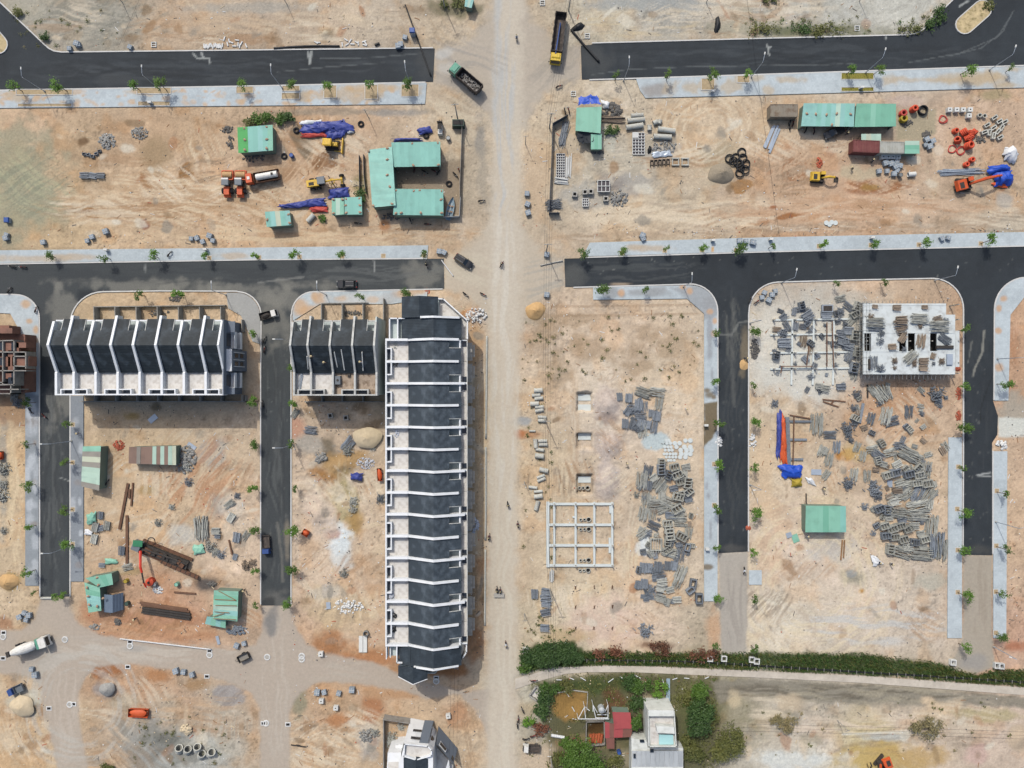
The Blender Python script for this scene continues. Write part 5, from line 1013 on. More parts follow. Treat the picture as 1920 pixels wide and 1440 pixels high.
def cloth(name,label,cat,quad,zfn,m,nx=10,ny=10,amp=.15,seed=1,group=None,fold=1.0,sag=0):
 nx=int(nx*1.8);ny=int(ny*1.8)
 """draped sheet over a quad given in pixels; z height function of (u, v)"""
 P=[Vector(W(*q)) for q in quad];c=sum(P,Vector((0,0)))/4;z0=gz(quad[0][0],quad[0][1]) if zfn is None else 0
 vs=[];rr=random.Random(seed)
 uu,vv_=np.meshgrid(np.linspace(0,1,nx+1),np.linspace(0,1,ny+1));uu=uu.ravel();vv_=vv_.ravel()
 lu=(P[1]-P[0]).length;lv=(P[3]-P[0]).length
 wx_=(fbm(uu*lu*.4,vv_*lv*.4,2,seed+3)-.5)*2
 nz=(fbm(uu*lu*.8+seed*3,vv_*lv*.8,3,seed)-.5)*1.6*amp+(1-np.abs(vnoise(uu*lu*.9+wx_,vv_*lv*.55+seed+wx_,seed+9)*2-1))*amp*1.3+(1-np.abs(vnoise(uu*lu*1.9+wx_,vv_*lv*1.3+seed,seed+11)*2-1))*amp*.8
 ex=(fbm(uu*4+seed,vv_*4,3,seed+5)-.5)*.3;ey=(fbm(uu*4+seed,vv_*4,3,seed+6)-.5)*.35
 for k in range(len(uu)):
  u,v=uu[k]+ex[k],vv_[k]+ey[k]
  p=(P[0]*(1-u)+P[1]*u)*(1-v)+(P[3]*(1-u)+P[2]*u)*v
  vs.append((p.x-c.x,p.y-c.y,(zfn(uu[k],vv_[k]) if zfn else .12)+nz[k]))
 f=[(j*(nx+1)+i,(j+1)*(nx+1)+i,(j+1)*(nx+1)+i+1,j*(nx+1)+i+1) for j in range(ny) for i in range(nx)]
 mb=MB();mb.add(vs,f);n=len(vs);mb.add([(a,b,z-.05) for a,b,z in vs],[q[::-1] for q in f])
 o=mb.build(name,m,smooth=True);o.location=(c.x,c.y,z0 if zfn is None else 0)
 return tag(o,label,cat,group)
cloth('shade_net','black shade net stretched over the porch of the mint hut','net',[(1081,247),(1109,250),(1109,274),(1081,272)],lambda u,v:2.7-.9*math.sin(math.pi*u)*v,'shade_net',10,10,.05,3)
# ------------------------------------------------------------------ vehicles (local +x is forward)
mat('tyre',(40,40,42),.9,.1,2);mat('rim',(150,150,148),.5,.05,2,metal=.4);mat('car_black',(30,33,36),.25,.05,1,spec=.6);mat('car_glass',(18,24,30),.08,.02,1,spec=.7);mat('chassis',(52,50,48),.8,.15,2)
mat('truck_green',(96,158,136),.5,.08,1);mat('truck_yellow',(222,190,62),.5,.06,1,dirt=(170,140,60),dirt_a=.4);mat('truck_bed',(78,72,68),.8,.2,.8,dirt=(120,108,98),dirt_a=.7);mat('truck_white',(226,226,220),.5,.06,1,dirt=(180,172,158),dirt_a=.4)
mat('machine_orange',(212,92,48),.5,.08,1,dirt=(150,88,56),dirt_a=.4);mat('machine_yellow',(222,182,62),.5,.08,1,dirt=(166,136,70),dirt_a=.5);mat('machine_dark',(58,56,54),.8,.15,2,dirt=(96,84,72),dirt_a=.5);mat('drum_tan',(186,152,108),.7,.15,.8);mat('lamp_red',(170,40,36),.4,.02,1);mat('cab_grey',(112,120,126),.5,.06,1);mat('rusty_steel',(108,78,60),.85,.2,1.5,dirt=(80,58,46),dirt_a=.7);mat('truck_blue',(58,84,140),.5,.1,1);mat('load_stone',(156,154,150),.9,.25,3,bump=.6,bscale=6);mat('cloth_dark',(58,60,66),.9,.2,3,rvar=.4);mat('cloth_light',(190,196,206),.9,.15,3,rvar=.25);mat('skin',(170,124,98),.7,.05,3);mat('helmet',(214,200,150),.4,.05,3,rvar=.3);mat('moto_red',(130,44,40),.4,.1,2);mat('hat',(206,190,150),.9,.1,3)
def wheel(par,x,y,r=.5,w=.32,m='tyre'):
 mb=MB();mb.torus((0,0,0),r*.7,r*.3,14,6,Matrix.Rotation(R(90),3,'X'));mb.cyl((0,-w/2,0),(0,w/2,0),r*.93,n=14);o=mb.build('wheel',m,par,loc=(x,y,r))
 mb=MB();s_=1 if y>0 else -1;mb.cyl((0,s_*(w/2),0),(0,s_*(w/2+.02),0),r*.55,n=10);mb.build('rim','rim',o);return o
def suv(label,px,py,rz,body='car_black',sc=1.0,pickup=False,group=None):
 r=at('pickup_truck' if pickup else 'suv',label,'pickup' if pickup else 'car',px,py,rz,group);L=5.0 if pickup else 4.7;w=1.88
 mb=MB();n=10;vs=[];prof=[(-L/2,.55,.80),(-L/2+.15,.45,.95),(-L*.25,.4,1.0),(0,.4,1.0),(L*.2,.4,1.0),(L*.32,.4,.98),(L*.44,.45,.90),(L/2,.55,.72)]
 for (x,zb,zt) in prof:
  ww=w/2*(1 if abs(x)<L*.4 else .88)
  vs+=[(x,-ww,zb),(x,-ww*1.02,(zb+zt)/2),(x,-ww*.9,zt),(x,ww*.9,zt),(x,ww*1.02,(zb+zt)/2),(x,ww,zb)]
 f=[]
 for i in range(len(prof)-1):
  for k in range(6):f.append((i*6+k,i*6+(k+1)%6,(i+1)*6+(k+1)%6,(i+1)*6+k))
 f+=[(5,4,3,2,1,0),tuple((len(prof)-1)*6+k for k in range(6))]
 mb.add(vs,[q[::-1] for q in f]);mb.build('body',body,r)
 x0,x1=(-L*.44,L*.2) if not pickup else (-L*.08,L*.24)
 mb=MB();mb.taper(x0,x1,-w*.44,w*.44,.97,1.62,.25,.75,.16);cab=mb.build('cabin','car_glass',r)
 mb=MB();mb.taper(x0+.28,x1-.72,-w*.30,w*.30,1.62,1.69,.05,.05,.05);mb.build('roof',body,r)
 for s_ in (-1,1):
  mb=MB();mb.box(x0+.35,x1-.85,s_*w*.27-.03,s_*w*.27+.03,1.69,1.74);mb.build('roof_rail','rim',r)
  mb=MB();mb.ob((L*.14,s_*(w/2+.08),1.08),(.12,.2,.14));mb.build('mirror',body,r)
  mb=MB();mb.ob((L/2-.1,s_*w*.33,.74),(.2,.35,.14));mb.build('headlight','rim',r)
  mb=MB();mb.ob((-L/2+.06,s_*w*.36,.8),(.14,.25,.2));mb.build('tail_light','lamp_red',r)
  for xx in (-L*.3,L*.31):wheel(r,xx,s_*(w/2-.14),.36,.24)
 if pickup:
  mb=MB();mb.box(-L/2+.2,x0-.1,-w*.42,w*.42,1.0,1.04);mb.build('bed_cover','machine_dark',r)
 return r
suv('black car driving off the dirt junction beside the fallen pole',870,491,R(-33));suv('black car parked on asphalt along the kerb of the unfinished row',651.5,533.5,R(180))
suv('dark pickup parked half under the green site office roof',1562,250,R(203),pickup=True)
def dump_truck(label,px,py,rz,cabm,load,L=8.6,w=2.5,hb=2.9,pipe=False):
 r=at('dump_truck',label,'truck',px,py,rz)
 mb=MB();mb.box(-L/2,L/2-.2,-.5,.5,.7,1.0);mb.build('chassis','chassis',r)
 c0=L/2-2.1
 mb=MB();mb.taper(c0,L/2,-w/2+.05,w/2-.05,.8,2.75,.05,.3,.1);cab=mb.build('cab',cabm,r)
 mb=MB();mb.slab([(L/2+.02,-w/2+.25,1.7),(L/2+.02,w/2-.25,1.7),(L/2-.2,w/2-.3,2.5),(L/2-.2,-w/2+.3,2.5)],.05);mb.build('windscreen','car_glass',cab)
 mb=MB();mb.taper(c0+.3,L/2-.7,-w/2+.3,w/2-.3,2.75,2.95,.1,.3,.1);mb.build('roof_fairing',cabm,cab)
 for s_ in (-1,1):
  mb=MB();mb.ob((L/2-.1,s_*(w/2+.15),2.1),(.1,.25,.5));mb.build('mirror','machine_dark',cab)
  mb=MB();mb.box(c0+.5,L/2-.55,s_*(w/2-.1)-.03,s_*(w/2-.1)+.03,1.8,2.5);mb.build('side_window','car_glass',cab)
 b0,b1=-L/2,c0-.25
 mb=MB();mb.box(b0,b1,-w/2,w/2,1.1,1.25);t=.1
 for s_ in (-1,1):mb.box(b0,b1,s_*(w/2-t/2)-t/2,s_*(w/2-t/2)+t/2,1.25,hb)
 mb.box(b1-t,b1,-w/2+t,w/2-t,1.25,hb+.25);mb.box(b0,b0+t,-w/2+t,w/2-t,1.25,hb-.05);bed=mb.build('tipper_body','truck_bed',r)
 for k in range(6):
  for s_ in (-1,1):
   xx=b0+.4+k*(b1-b0-.8)/5;mb=MB();mb.box(xx-.06,xx+.06,s_*(w/2+.0),s_*(w/2+.09) if s_>0 else -w/2,1.2,hb-.1) if s_>0 else mb.box(xx-.06,xx+.06,-w/2-.09,-w/2,1.2,hb-.1);mb.build('side_rib','truck_bed',bed)
 if load:
  mb=MB();rr=random.Random(5)
  for k in range(150):mb.rock((rr.uniform(b0+.5,b1-.6),rr.uniform(-w/2+.35,w/2-.35),1.5+rr.random()*.2),rr.uniform(.1,.22),k)
  mb.build('stone_load','load_stone',bed)
 if pipe:
  mb=MB();mb.cyl((b0+2.0,.1,1.5),(b1+.6,-.15,2.9),.16,n=8);mb.build('hoist_cylinder','truck_blue',bed)
 for xx in (L/2-1.2,-L/2+1.1,-L/2+2.4):
  for s_ in (-1,1):wheel(r,xx,s_*(w/2-.22),.52,.4)
 return r
dump_truck('green cabbed dump truck carrying pale stone on the dirt junction',874,153,R(180-40),'truck_green',True)
dump_truck('yellow cabbed long dump truck with an empty dark bed and blue ram',1045.5,79,R(-97),'truck_yellow',False,L=11.6,w=2.6,pipe=True)
# concrete mixer
r=at('concrete_mixer_truck','white concrete mixer truck on the dusty western road','truck',65,1207,R(18));L=9.2;w=2.5
mb=MB();mb.box(-L/2,L/2,-.5,.5,.7,1.0);mb.build('chassis','chassis',r)
mb=MB();mb.taper(L/2-2.0,L/2,-w/2,w/2,.8,2.8,.05,.3,.1);c=mb.build('cab','truck_white',r)
mb=MB();mb.slab([(L/2+.02,-1.0,1.7),(L/2+.02,1.0,1.7),(L/2-.25,.95,2.55),(L/2-.25,-.95,2.55)],.05);mb.build('windscreen','car_glass',c)
mb=MB();mb.box(L/2-2.9,L/2-2.2,-1.2,1.2,1.0,2.3);mb.build('water_tank','truck_green',r)
mb=MB();pr=[(L/2-3.0,.7,1.9),(L/2-3.6,1.05,2.0),(L/2-5.2,1.22,2.25),(-L/2+2.2,1.0,2.7),(-L/2+.9,.55,3.1)]
for i in range(len(pr)-1):mb.cyl((pr[i][0],0,pr[i][2]),(pr[i+1][0],0,pr[i+1][2]),pr[i][1],pr[i+1][1],n=16)
mb.build('drum','truck_white',r,smooth=False)
mb=MB();mb.taper(-L/2+.1,-L/2+1.0,-.5,.5,2.9,3.6,.0,.2,-.15);mb.build('hopper','machine_dark',r)
mb=MB();mb.slab([(-L/2-.7,-.2,1.2),(-L/2+.3,-.25,2.3),(-L/2+.3,.25,2.3),(-L/2-.7,.2,1.2)],.1);mb.build('chute','machine_dark',r)
for xx in (L/2-1.2,-L/2+1.1,-L/2+2.4):
 for s_ in (-1,1):wheel(r,xx,s_*(w/2-.2),.52,.4)
 # road rollers
def roller(label,px,py,rz):
 r=at('road_roller',label,'roller',px,py,rz)
 mb=MB();mb.cyl((2.1,-1.1,.8),(2.1,1.1,.8),.8,n=20);mb.build('drum','drum_tan',r)
 mb=MB();mb.box(1.0,3.1,1.15,1.35,.5,1.1);mb.box(1.0,3.1,-1.35,-1.15,.5,1.1);mb.box(2.95,3.15,-1.15,1.15,.7,1.1);mb.box(.9,1.1,-1.15,1.15,.6,1.2);mb.build('drum_frame','machine_orange',r)
 mb=MB();mb.box(-.6,.8,-.6,.6,.7,1.3);mb.build('platform','machine_dark',r)
 for s_ in (-1,1):
  for xx in (-.5,.7):mb=MB();mb.cyl((xx,s_*.65,1.2),(xx,s_*.65,2.6),.05,n=6);mb.build('cab_post','machine_dark',r)
 mb=MB();mb.taper(-.75,.95,-.85,.85,2.6,2.75,.1,.1,.1);mb.build('canopy','cab_grey',r);mb=MB();mb.box(.6,.96,-.8,.8,2.75,2.78);mb.build('canopy_edge','truck_white',r)
 mb=MB();mb.taper(-3.0,-.75,-.75,.75,.9,1.75,.35,.05,.15);mb.build('engine_hood','machine_orange',r)
 for s_ in (-1,1):wheel(r,-1.6,s_*1.0,.75,.5)
 mb=MB();mb.box(-3.1,-2.9,-.8,.8,.6,1.1);mb.build('rear_bumper','machine_orange',r)
roller('orange road roller at the outer end of the parked pair',429.5,347,R(90));roller('orange road roller parked next to the water truck',454,347,R(90))
# water truck
r=at('water_truck','orange cabbed water truck with a pale tank beside the rollers','truck',496,335,R(190));L=7.8
mb=MB();mb.box(-L/2,L/2,-.5,.5,.7,1.0);mb.build('chassis','chassis',r)
mb=MB();mb.taper(L/2-1.7,L/2,-1.15,1.15,.8,2.5,.05,.25,.1);c=mb.build('cab','machine_orange',r)
mb=MB();mb.box(L/2-1.2,L/2-.6,-.35,.35,2.5,2.58);mb.build('roof_hatch','truck_white',c);mb=MB();mb.slab([(L/2+.02,-.95,1.5),(L/2+.02,.95,1.5),(L/2-.2,.9,2.3),(L/2-.2,-.9,2.3)],.05);mb.build('windscreen','car_glass',c)
mb=MB();mb.box(-L/2,L/2-1.9,-1.2,1.2,1.0,1.2);mb.box(-L/2,L/2-1.9,1.12,1.2,1.2,1.8);mb.box(-L/2,L/2-1.9,-1.2,-1.12,1.2,1.8);mb.box(L/2-2.0,L/2-1.9,-1.12,1.12,1.2,2.0);mb.build('bed','rusty_steel',r)
mb=MB();mb.cyl((-L/2+.3,0,1.95),(L/2-2.6,0,1.95),.72,n=16);tk=mb.build('tank','truck_white',r);mb=MB();mb.box(-L/2+1.1,-L/2+1.6,-.25,.25,2.6,2.75);mb.build('hatch','machine_dark',tk)
for xx in (L/2-1.0,-L/2+1.3):
 for s_ in (-1,1):wheel(r,xx,s_*.98,.48,.36)
def tracks(r,L,w,tw=.45,h=.8):
 for s_ in (-1,1):
  mb=MB();y0=s_*w/2-tw/2;pts=[(-L/2,.3),(-L/2+.3,0),(L/2-.3,0),(L/2,.3),(L/2-.2,h),(-L/2+.2,h)]
  v=[(p[0],y0,p[1]) for p in pts]+[(p[0],y0+tw,p[1]) for p in pts];n=6;mb.add(v,[tuple(range(n)),tuple(range(2*n-1,n-1,-1))]+[(k,n+k,n+(k+1)%n,(k+1)%n) for k in range(n)])
  for k in range(int(L/.35)):mb.box(-L/2+.2+k*.35,-L/2+.32+k*.35,y0-.02,y0+tw+.02,h,h+.05)
  mb.build('track','machine_dark',r)
  # bulldozer
r=at('bulldozer','yellow bulldozer with blade lowered beside the blue tarpaulin','bulldozer',624,274,R(-4));tracks(r,3.2,1.9)
mb=MB();mb.taper(-1.7,1.5,-.65,.65,.5,1.5,.2,.2,.08);mb.build('body','machine_dark',r);mb=MB();mb.taper(-1.5,.2,-.75,.75,1.5,2.9,.12,.12,.12);c=mb.build('cab','car_glass',r);mb=MB();mb.taper(-1.7,.35,-.85,.85,2.9,3.05,.25,.25,.25);mb.build('cab_roof','machine_yellow',c);mb=MB();mb.taper(.25,1.6,-.5,.5,1.5,1.95,.05,.2,.1);mb.build('hood','machine_yellow',r)
mb=MB();mb.slab([(2.35,-1.7,.1),(2.55,-1.7,.1),(2.55,1.7,.1),(2.35,1.7,.1)],.05);mb.box(2.3,2.5,-1.75,1.75,.05,1.1);mb.build('blade','machine_yellow',r)
for s_ in (-1,1):mb=MB();mb.cyl((.6,s_*1.25,.5),(2.35,s_*1.25,.45),.1,n=6);mb.build('push_arm','machine_yellow',r)
mb=MB();mb.cyl((.9,.3,1.9),(.9,.3,2.9),.06,n=6);mb.build('exhaust','machine_dark',r)
# motor grader
r=at('motor_grader','yellow motor grader with grey cab roof parked by the water stain','grader',611,344,R(8))
mb=MB();mb.box(-4.1,-1.2,-.75,.75,.9,1.8);mb.build('engine_hood','machine_yellow',r);mb=MB();mb.box(-3.6,-2.4,-.5,.2,1.8,1.86);mb.build('grille','machine_dark',r);mb=MB();mb.taper(-1.3,.3,-.8,.8,1.1,2.9,.1,.1,.1);c=mb.build('cab','car_glass',r);mb=MB();mb.taper(-1.4,.45,-.9,.9,2.9,3.05,.1,.1,.1);mb.build('cab_roof','cab_grey',c)
mb=MB();mb.path([(.3,0,1.5),(1.6,0,1.9),(3.2,0,1.75),(4.1,0,1.2)],.2,8);mb.build('main_frame','machine_yellow',r);mb=MB();mb.torus((1.6,0,.9),.65,.1,16,6);mb.build('turntable','machine_yellow',r);mb=MB();mb.ob((1.6,0,.45),(.15,3.4,.6),R(25));mb.build('blade','machine_dark',r);mb=MB();mb.box(3.7,4.1,-1.0,1.0,.5,.8);mb.build('front_axle','machine_yellow',r)
for xx,yy in ((4.0,1.15),(4.0,-1.15),(-1.6,1.1),(-1.6,-1.1),(-3.0,1.1),(-3.0,-1.1)):wheel(r,xx,yy,.62,.4)
# excavators
def excavator(label,px,py,rz,m,boom,sc=1.0,tr=0.0,bucket_dig=True):
 r=at('excavator',label,'excavator',px,py,rz);r.scale=(sc,sc,sc)
 b=bpy.data.objects.new('undercarriage',None)
 tr_root=MB();tr_root.box(-.7,.7,-1.0,1.0,.4,.9);u=tr_root.build('undercarriage','machine_dark',r);u.rotation_euler.z=tr
 tracks(u,3.6,2.3,.55,.8)
 mb=MB();mb.taper(-2.2,.2,-1.25,1.25,1.05,2.0,.25,.05,.12);mb.build('engine_cover',m,r);mb=MB();mb.box(.1,1.4,-1.25,1.25,1.0,1.25);mb.build('deck','machine_dark',r)
 mb=MB();mb.taper(.1,1.6,.2,1.25,1.2,2.75,.1,.25,.08);c=mb.build('cab','car_glass',r);mb=MB();mb.taper(.1,1.4,.25,1.2,2.75,2.85,.05,.1,.05);mb.build('cab_roof',m,c);mb=MB();mb.box(-1.6,-.6,-.9,.5,2.0,2.06);mb.build('grille','machine_dark',r)
 mb=MB();mb.path([(p[0],-.25,p[1]) for p in boom[0]],[.3,.38,.28][:len(boom[0])],6);bo=mb.build('boom',m,r);mb=MB();mb.path([(p[0],-.25,p[1]) for p in boom[1]],[.24,.26,.16][:len(boom[1])],6);mb.build('stick',m if sc>=1 else 'machine_dark',r)
 e=boom[1][-1];mb=MB();n=6
 for k in range(n):a0=R(200+k*26);a1=R(200+(k+1)*26);mb.slab([(e[0]+.6*math.cos(a0),.35,e[1]-.4+.6*math.sin(a0)),(e[0]+.6*math.cos(a0),-.85,e[1]-.4+.6*math.sin(a0)),(e[0]+.6*math.cos(a1),-.85,e[1]-.4+.6*math.sin(a1)),(e[0]+.6*math.cos(a1),.35,e[1]-.4+.6*math.sin(a1))],.08)
 mb.build('bucket','machine_dark',r)
 mb=MB();mb.cyl((1.0,-.25,1.3),((boom[0][0][0]+boom[0][1][0])/2+.6,-.25,boom[0][1][1]-.6),.1,n=6);mb.build('boom_ram','rim',r)
 return r
excavator('orange excavator with its boom stretched towards the blue tarpaulin',1803,348,R(14),'machine_orange',([(.8,1.6),(3.2,4.0),(6.6,3.4)],[(6.4,3.7),(7.8,2.6),(8.2,1.2)]),1.0,R(-16))
excavator('small yellow excavator with dark folded boom beside the red bricks',1531,334,R(-4),'machine_yellow',([(.8,1.5),(2.4,2.9),(4.0,2.7)],[(3.9,2.9),(4.9,2.0),(5.2,1.0)]),.85,R(0))
excavator('orange excavator on the ochre ground beyond the greenery',1652,1428,R(200),'machine_orange',([(.8,1.5),(1.8,3.4),(3.2,3.0)],[(3.1,3.2),(3.6,2.0),(3.2,.9)]),.9,R(30))
# pile-driving rig
r=at('pile_driving_rig','dark pile driving rig with green cab, red crane arm and long rusty mast','rig',285,1030,R(-22));
mb=MB();mb.box(-2.8,9.5,-1.0,1.0,.5,1.3);mb.build('base_frame','machine_dark',r);
for s_ in (-1,1):
 mb=MB();mb.box(-2.6,9.8,s_*1.4-.3,s_*1.4+.3,.02,.5);mb.build('skid','rusty_steel',r)
rr=random.Random(3)
for k in range(12):
 xx=-1.5+k*.9;mb=MB();mb.ob((xx,rr.uniform(-.5,.5),1.5),(rr.uniform(.5,1.1),rr.uniform(.5,1.3),rr.uniform(.4,.9)),rr.uniform(-.3,.3));mb.build('machinery_box',rr.choice(['machine_dark','chassis','rusty_steel']),r)
mb=MB();mb.path([(-1,0,1.7),(2,.3,2.1),(6,.5,1.9),(9.4,.3,1.4)],.22,8);mb.build('hydraulic_line','machine_dark',r)
mb=MB();mb.ob((-2.8,.2,1.6),(1.9,2.2,1.7));c=mb.build('cab','cab_grey',r);mb=MB();mb.ob((-2.6,1.0,2.55),(2.2,1.4,.2),.3);mb.build('cab_roof',mat('rig_green',(58,128,92),.5,.1,1),c)
mb=MB();mb.ob((8.0,-1.6,.75),(9.5,.8,.5),R(-2));mb.build('mast','rusty_steel',r)
for k in range(8):mb=MB();mb.ob((3.6+k*1.2,-1.6,1.03),(.12,.9,.08));mb.build('mast_rung','machine_dark',r)
mb=MB();mb.path([(-1.6,-.6,2.0),(.4,-3.4,3.6),(1.2,-4.4,3.6)],[.35,.32,.28],6);mb.build('crane_arm',mat('crane_red',(206,60,40),.5,.08,1),r);mb=MB();mb.path([(1.1,-4.3,3.6),(2.3,-6.6,3.2)],.2,6);mb.build('crane_jib','machine_dark',r);mb=MB();mb.path([(2.2,-6.5,3.2),(3.0,-7.6,2.6)],.22,6);mb.build('crane_tip',MATS['crane_red'],r)
mb=MB();mb.path(spline([(-1.0,1.4,1.8),(-.6,3.2,2.6),(.4,3.4,2.4),(.9,2.0,1.6)]),.12,6);mb.build('hose','machine_dark',r)
# small trucks and carts
def small_truck(label,px,py,rz,cabm,bedm,L=4.6,w=1.75,load=None,name='small_truck'):
 r=at(name,label,'truck',px,py,rz)
 mb=MB();mb.box(-L/2,L/2-.3,-.4,.4,.45,.65);mb.build('chassis','chassis',r);mb=MB();mb.taper(L/2-1.35,L/2,-w/2+.05,w/2-.05,.5,1.85,.05,.3,.1);c=mb.build('cab',cabm,r);mb=MB();mb.slab([(L/2+.01,-w*.4,1.1),(L/2+.01,w*.4,1.1),(L/2-.25,w*.37,1.7),(L/2-.25,-w*.37,1.7)],.04);mb.build('windscreen','car_glass',c)
 b1=L/2-1.5;mb=MB();mb.box(-L/2,b1,-w/2,w/2,.7,.8);mb.box(-L/2,b1,w/2-.07,w/2,.8,1.3);mb.box(-L/2,b1,-w/2,-w/2+.07,.8,1.3);mb.box(-L/2,-L/2+.07,-w/2+.07,w/2-.07,.8,1.3);mb.box(b1-.07,b1,-w/2+.07,w/2-.07,.8,1.4);mb.build('bed',bedm,r)
 if load:mb=MB();mb.heap((b1+L/2)*.38,w*.38,.55,2,n=10,rings=3,z0=0);o=mb.build('load',load,r);o.location=((b1-L/2)/2,0,.85)
 for xx in (L/2-.8,-L/2+.9):
  for s_ in (-1,1):wheel(r,xx,s_*(w/2-.14),.36,.24)
 return r
small_truck('small blue cabbed truck driving down the asphalt street between the rows',501.5,1020,R(-87),'truck_blue','truck_bed',4.4)
small_truck('small pale cabbed truck parked on the sandy verge',996,1399,R(176),'truck_white','truck_bed',4.0)
small_truck('dark three wheeled cart loaded with tools standing on the street bend',506,591,R(15),'truck_white','chassis',4.2,load='machine_dark',name='three_wheel_cart')
r=at('box_trailer','small dark box trailer standing on the bend of the dirt road','trailer',459,1230,R(206));mb=MB();mb.box(-1.4,1.3,-.8,.8,.5,.62);mb.box(-1.4,1.3,.72,.8,.62,1.3);mb.box(-1.4,1.3,-.8,-.72,.62,1.3);mb.box(-1.4,-1.32,-.72,.72,.62,1.3);mb.box(1.22,1.3,-.72,.72,.62,1.3);mb.build('box','machine_dark',r);mb=MB();mb.box(-1.25,1.15,-.65,.65,.64,.7);mb.build('bed_floor','sheet_greyX',r);mb=MB();mb.path([(1.3,-.6,.5),(2.3,0,.45),(1.3,.6,.5)],.05,6);mb.build('drawbar','machine_dark',r)
for s_ in (-1,1):wheel(r,-.1,s_*.92,.33,.2)
small_truck('little blue and grey flatbed parked beside the sand heap',35,1290,R(205),'truck_blue','cab_grey',3.6)
# forklift, generator, boat
r=at('forklift','white bodied forklift with black mast at the office yard corner','forklift',826,243,R(90));mb=MB();mb.taper(-1.6,.9,-.55,.55,.35,1.25,.2,.1,.05);mb.build('body','truck_white',r);mb=MB();mb.box(.95,1.2,-.6,.6,.1,2.4);mb.build('mast','machine_dark',r);mb=MB();mb.box(-.6,.75,-.5,.5,2.1,2.16);mb.build('overhead_guard','machine_dark',r)
for s_ in (-1,1):
 mb=MB();mb.box(1.2,2.3,s_*.3-.07,s_*.3+.07,.1,.17);mb.build('fork','machine_dark',r);wheel(r,.6,s_*.5,.32,.2);wheel(r,-1.1,s_*.48,.28,.2);mb=MB();mb.cyl((-.5,s_*.45,1.2),(-.5,s_*.45,2.12),.04,n=5);mb.cyl((.7,s_*.45,1.2),(.7,s_*.45,2.12),.04,n=5);mb.build('guard_post','machine_dark',r)
r=at('generator_box','dark green generator box at the corner of the yard fence','generator',860,235,0);mb=MB();mb.taper(-1.4,1.4,-.8,.8,.1,1.9,.06,.06,.06);mb.build('housing',mat('dark_green',(62,84,74),.6,.1,1),r);mb=MB();mb.box(-1.2,1.2,-.5,.5,1.9,2.0);mb.build('roof_vent','chassis',r);mb=MB();mb.box(-1.5,1.5,-.85,.85,0,.1);mb.build('skid','chassis',r)
r=at('rowing_boat','blue grey wooden rowing boat beached inside the yard fence','boat',845,393,R(77));mb=MB();st=[(-2.6,.55,.25),(-1.6,.8,.1),(-.2,.88,.05),(1.2,.72,.1),(2.2,.38,.3),(2.8,.06,.55)];vs=[];top=.75
for x_,hw,zb in st:vs+=[(x_,-hw,top+(.2 if x_>2 else 0)),(x_,-hw*.6,zb),(x_,hw*.6,zb),(x_,hw,top+(.2 if x_>2 else 0)),(x_,hw*.86,top-.02),(x_,hw*.5,zb+.1),(x_,-hw*.5,zb+.1),(x_,-hw*.86,top-.02)]
f=[]
for i in range(len(st)-1):f+=[(i*8+k,i*8+(k+1)%8,(i+1)*8+(k+1)%8,(i+1)*8+k) for k in range(8)]
f+=[(7,6,5,4,3,2,1,0),tuple(40+k for k in range(8))];mb.add(vs,f);mb.build('hull','blue_grey_paint',r)
for x_,hw in ((-1.8,.6),(-.6,.74),(.7,.66)):mb=MB();mb.box(x_-.14,x_+.14,-hw,hw,.55,.62);mb.build('thwart','timber',r)
mb=MB();mb.path([(-1.6,.2,.72),(1.4,-.1,.74)],.05,6);mb.build('oar','truck_white',r)
# motorbikes, with and without riders
def motorbike(name,label,rider=0,m='chassis'):
 r=root(name,label,'motorbike',(0,0,0))
 for xx in (-.62,.62):
  mb=MB();mb.torus((xx,0,.3),.24,.07,12,5,Matrix.Rotation(R(90),3,'X'));mb.build('wheel','tyre',r)
 mb=MB();mb.path([(-.75,0,.62),(-.2,0,.66),(.1,0,.5),(.42,0,.62),(.55,0,.9)],[.13,.17,.14,.14,.08],8);mb.build('body',m,r)
 mb=MB();mb.path([(-.72,0,.76),(-.3,0,.78),(0,0,.74)],[.1,.15,.12],6);mb.build('seat','chassis',r);mb=MB();mb.path([(.35,-.34,1.0),(.48,0,.95),(.35,.34,1.0)],.03,5);mb.build('handlebar','rim',r);mb=MB();mb.ob((.6,0,.85),(.12,.18,.14));mb.build('headlight','rim',r)
 return r
MOTO=[Proto(motorbike('motorbike','x',0,'chassis')),Proto(motorbike('motorbike','x',0,'moto_red'))]
def person_mesh(name,pts,radii,edges,m,par=None):
 me=bpy.data.meshes.new(name);me.from_pydata(pts,edges,[]);o=bpy.data.objects.new(name,me);COL.objects.link(o)
 sk=o.modifiers.new('skin','SKIN');sk.use_smooth_shade=True
 for i,r_ in enumerate(radii):me.skin_vertices[0].data[i].radius=(r_,r_)
 me.skin_vertices[0].data[0].use_root=True
 su=o.modifiers.new('sub','SUBSURF');su.levels=1;su.render_levels=1
 bpy.context.view_layer.update();dg=bpy.context.evaluated_depsgraph_get();m2=bpy.data.meshes.new_from_object(o.evaluated_get(dg));bpy.data.objects.remove(o)
 m2.materials.append(MATS[m]);m2.shade_smooth();o=bpy.data.objects.new(name,m2);COL.objects.link(o)
 if par:o.parent=par
 return o
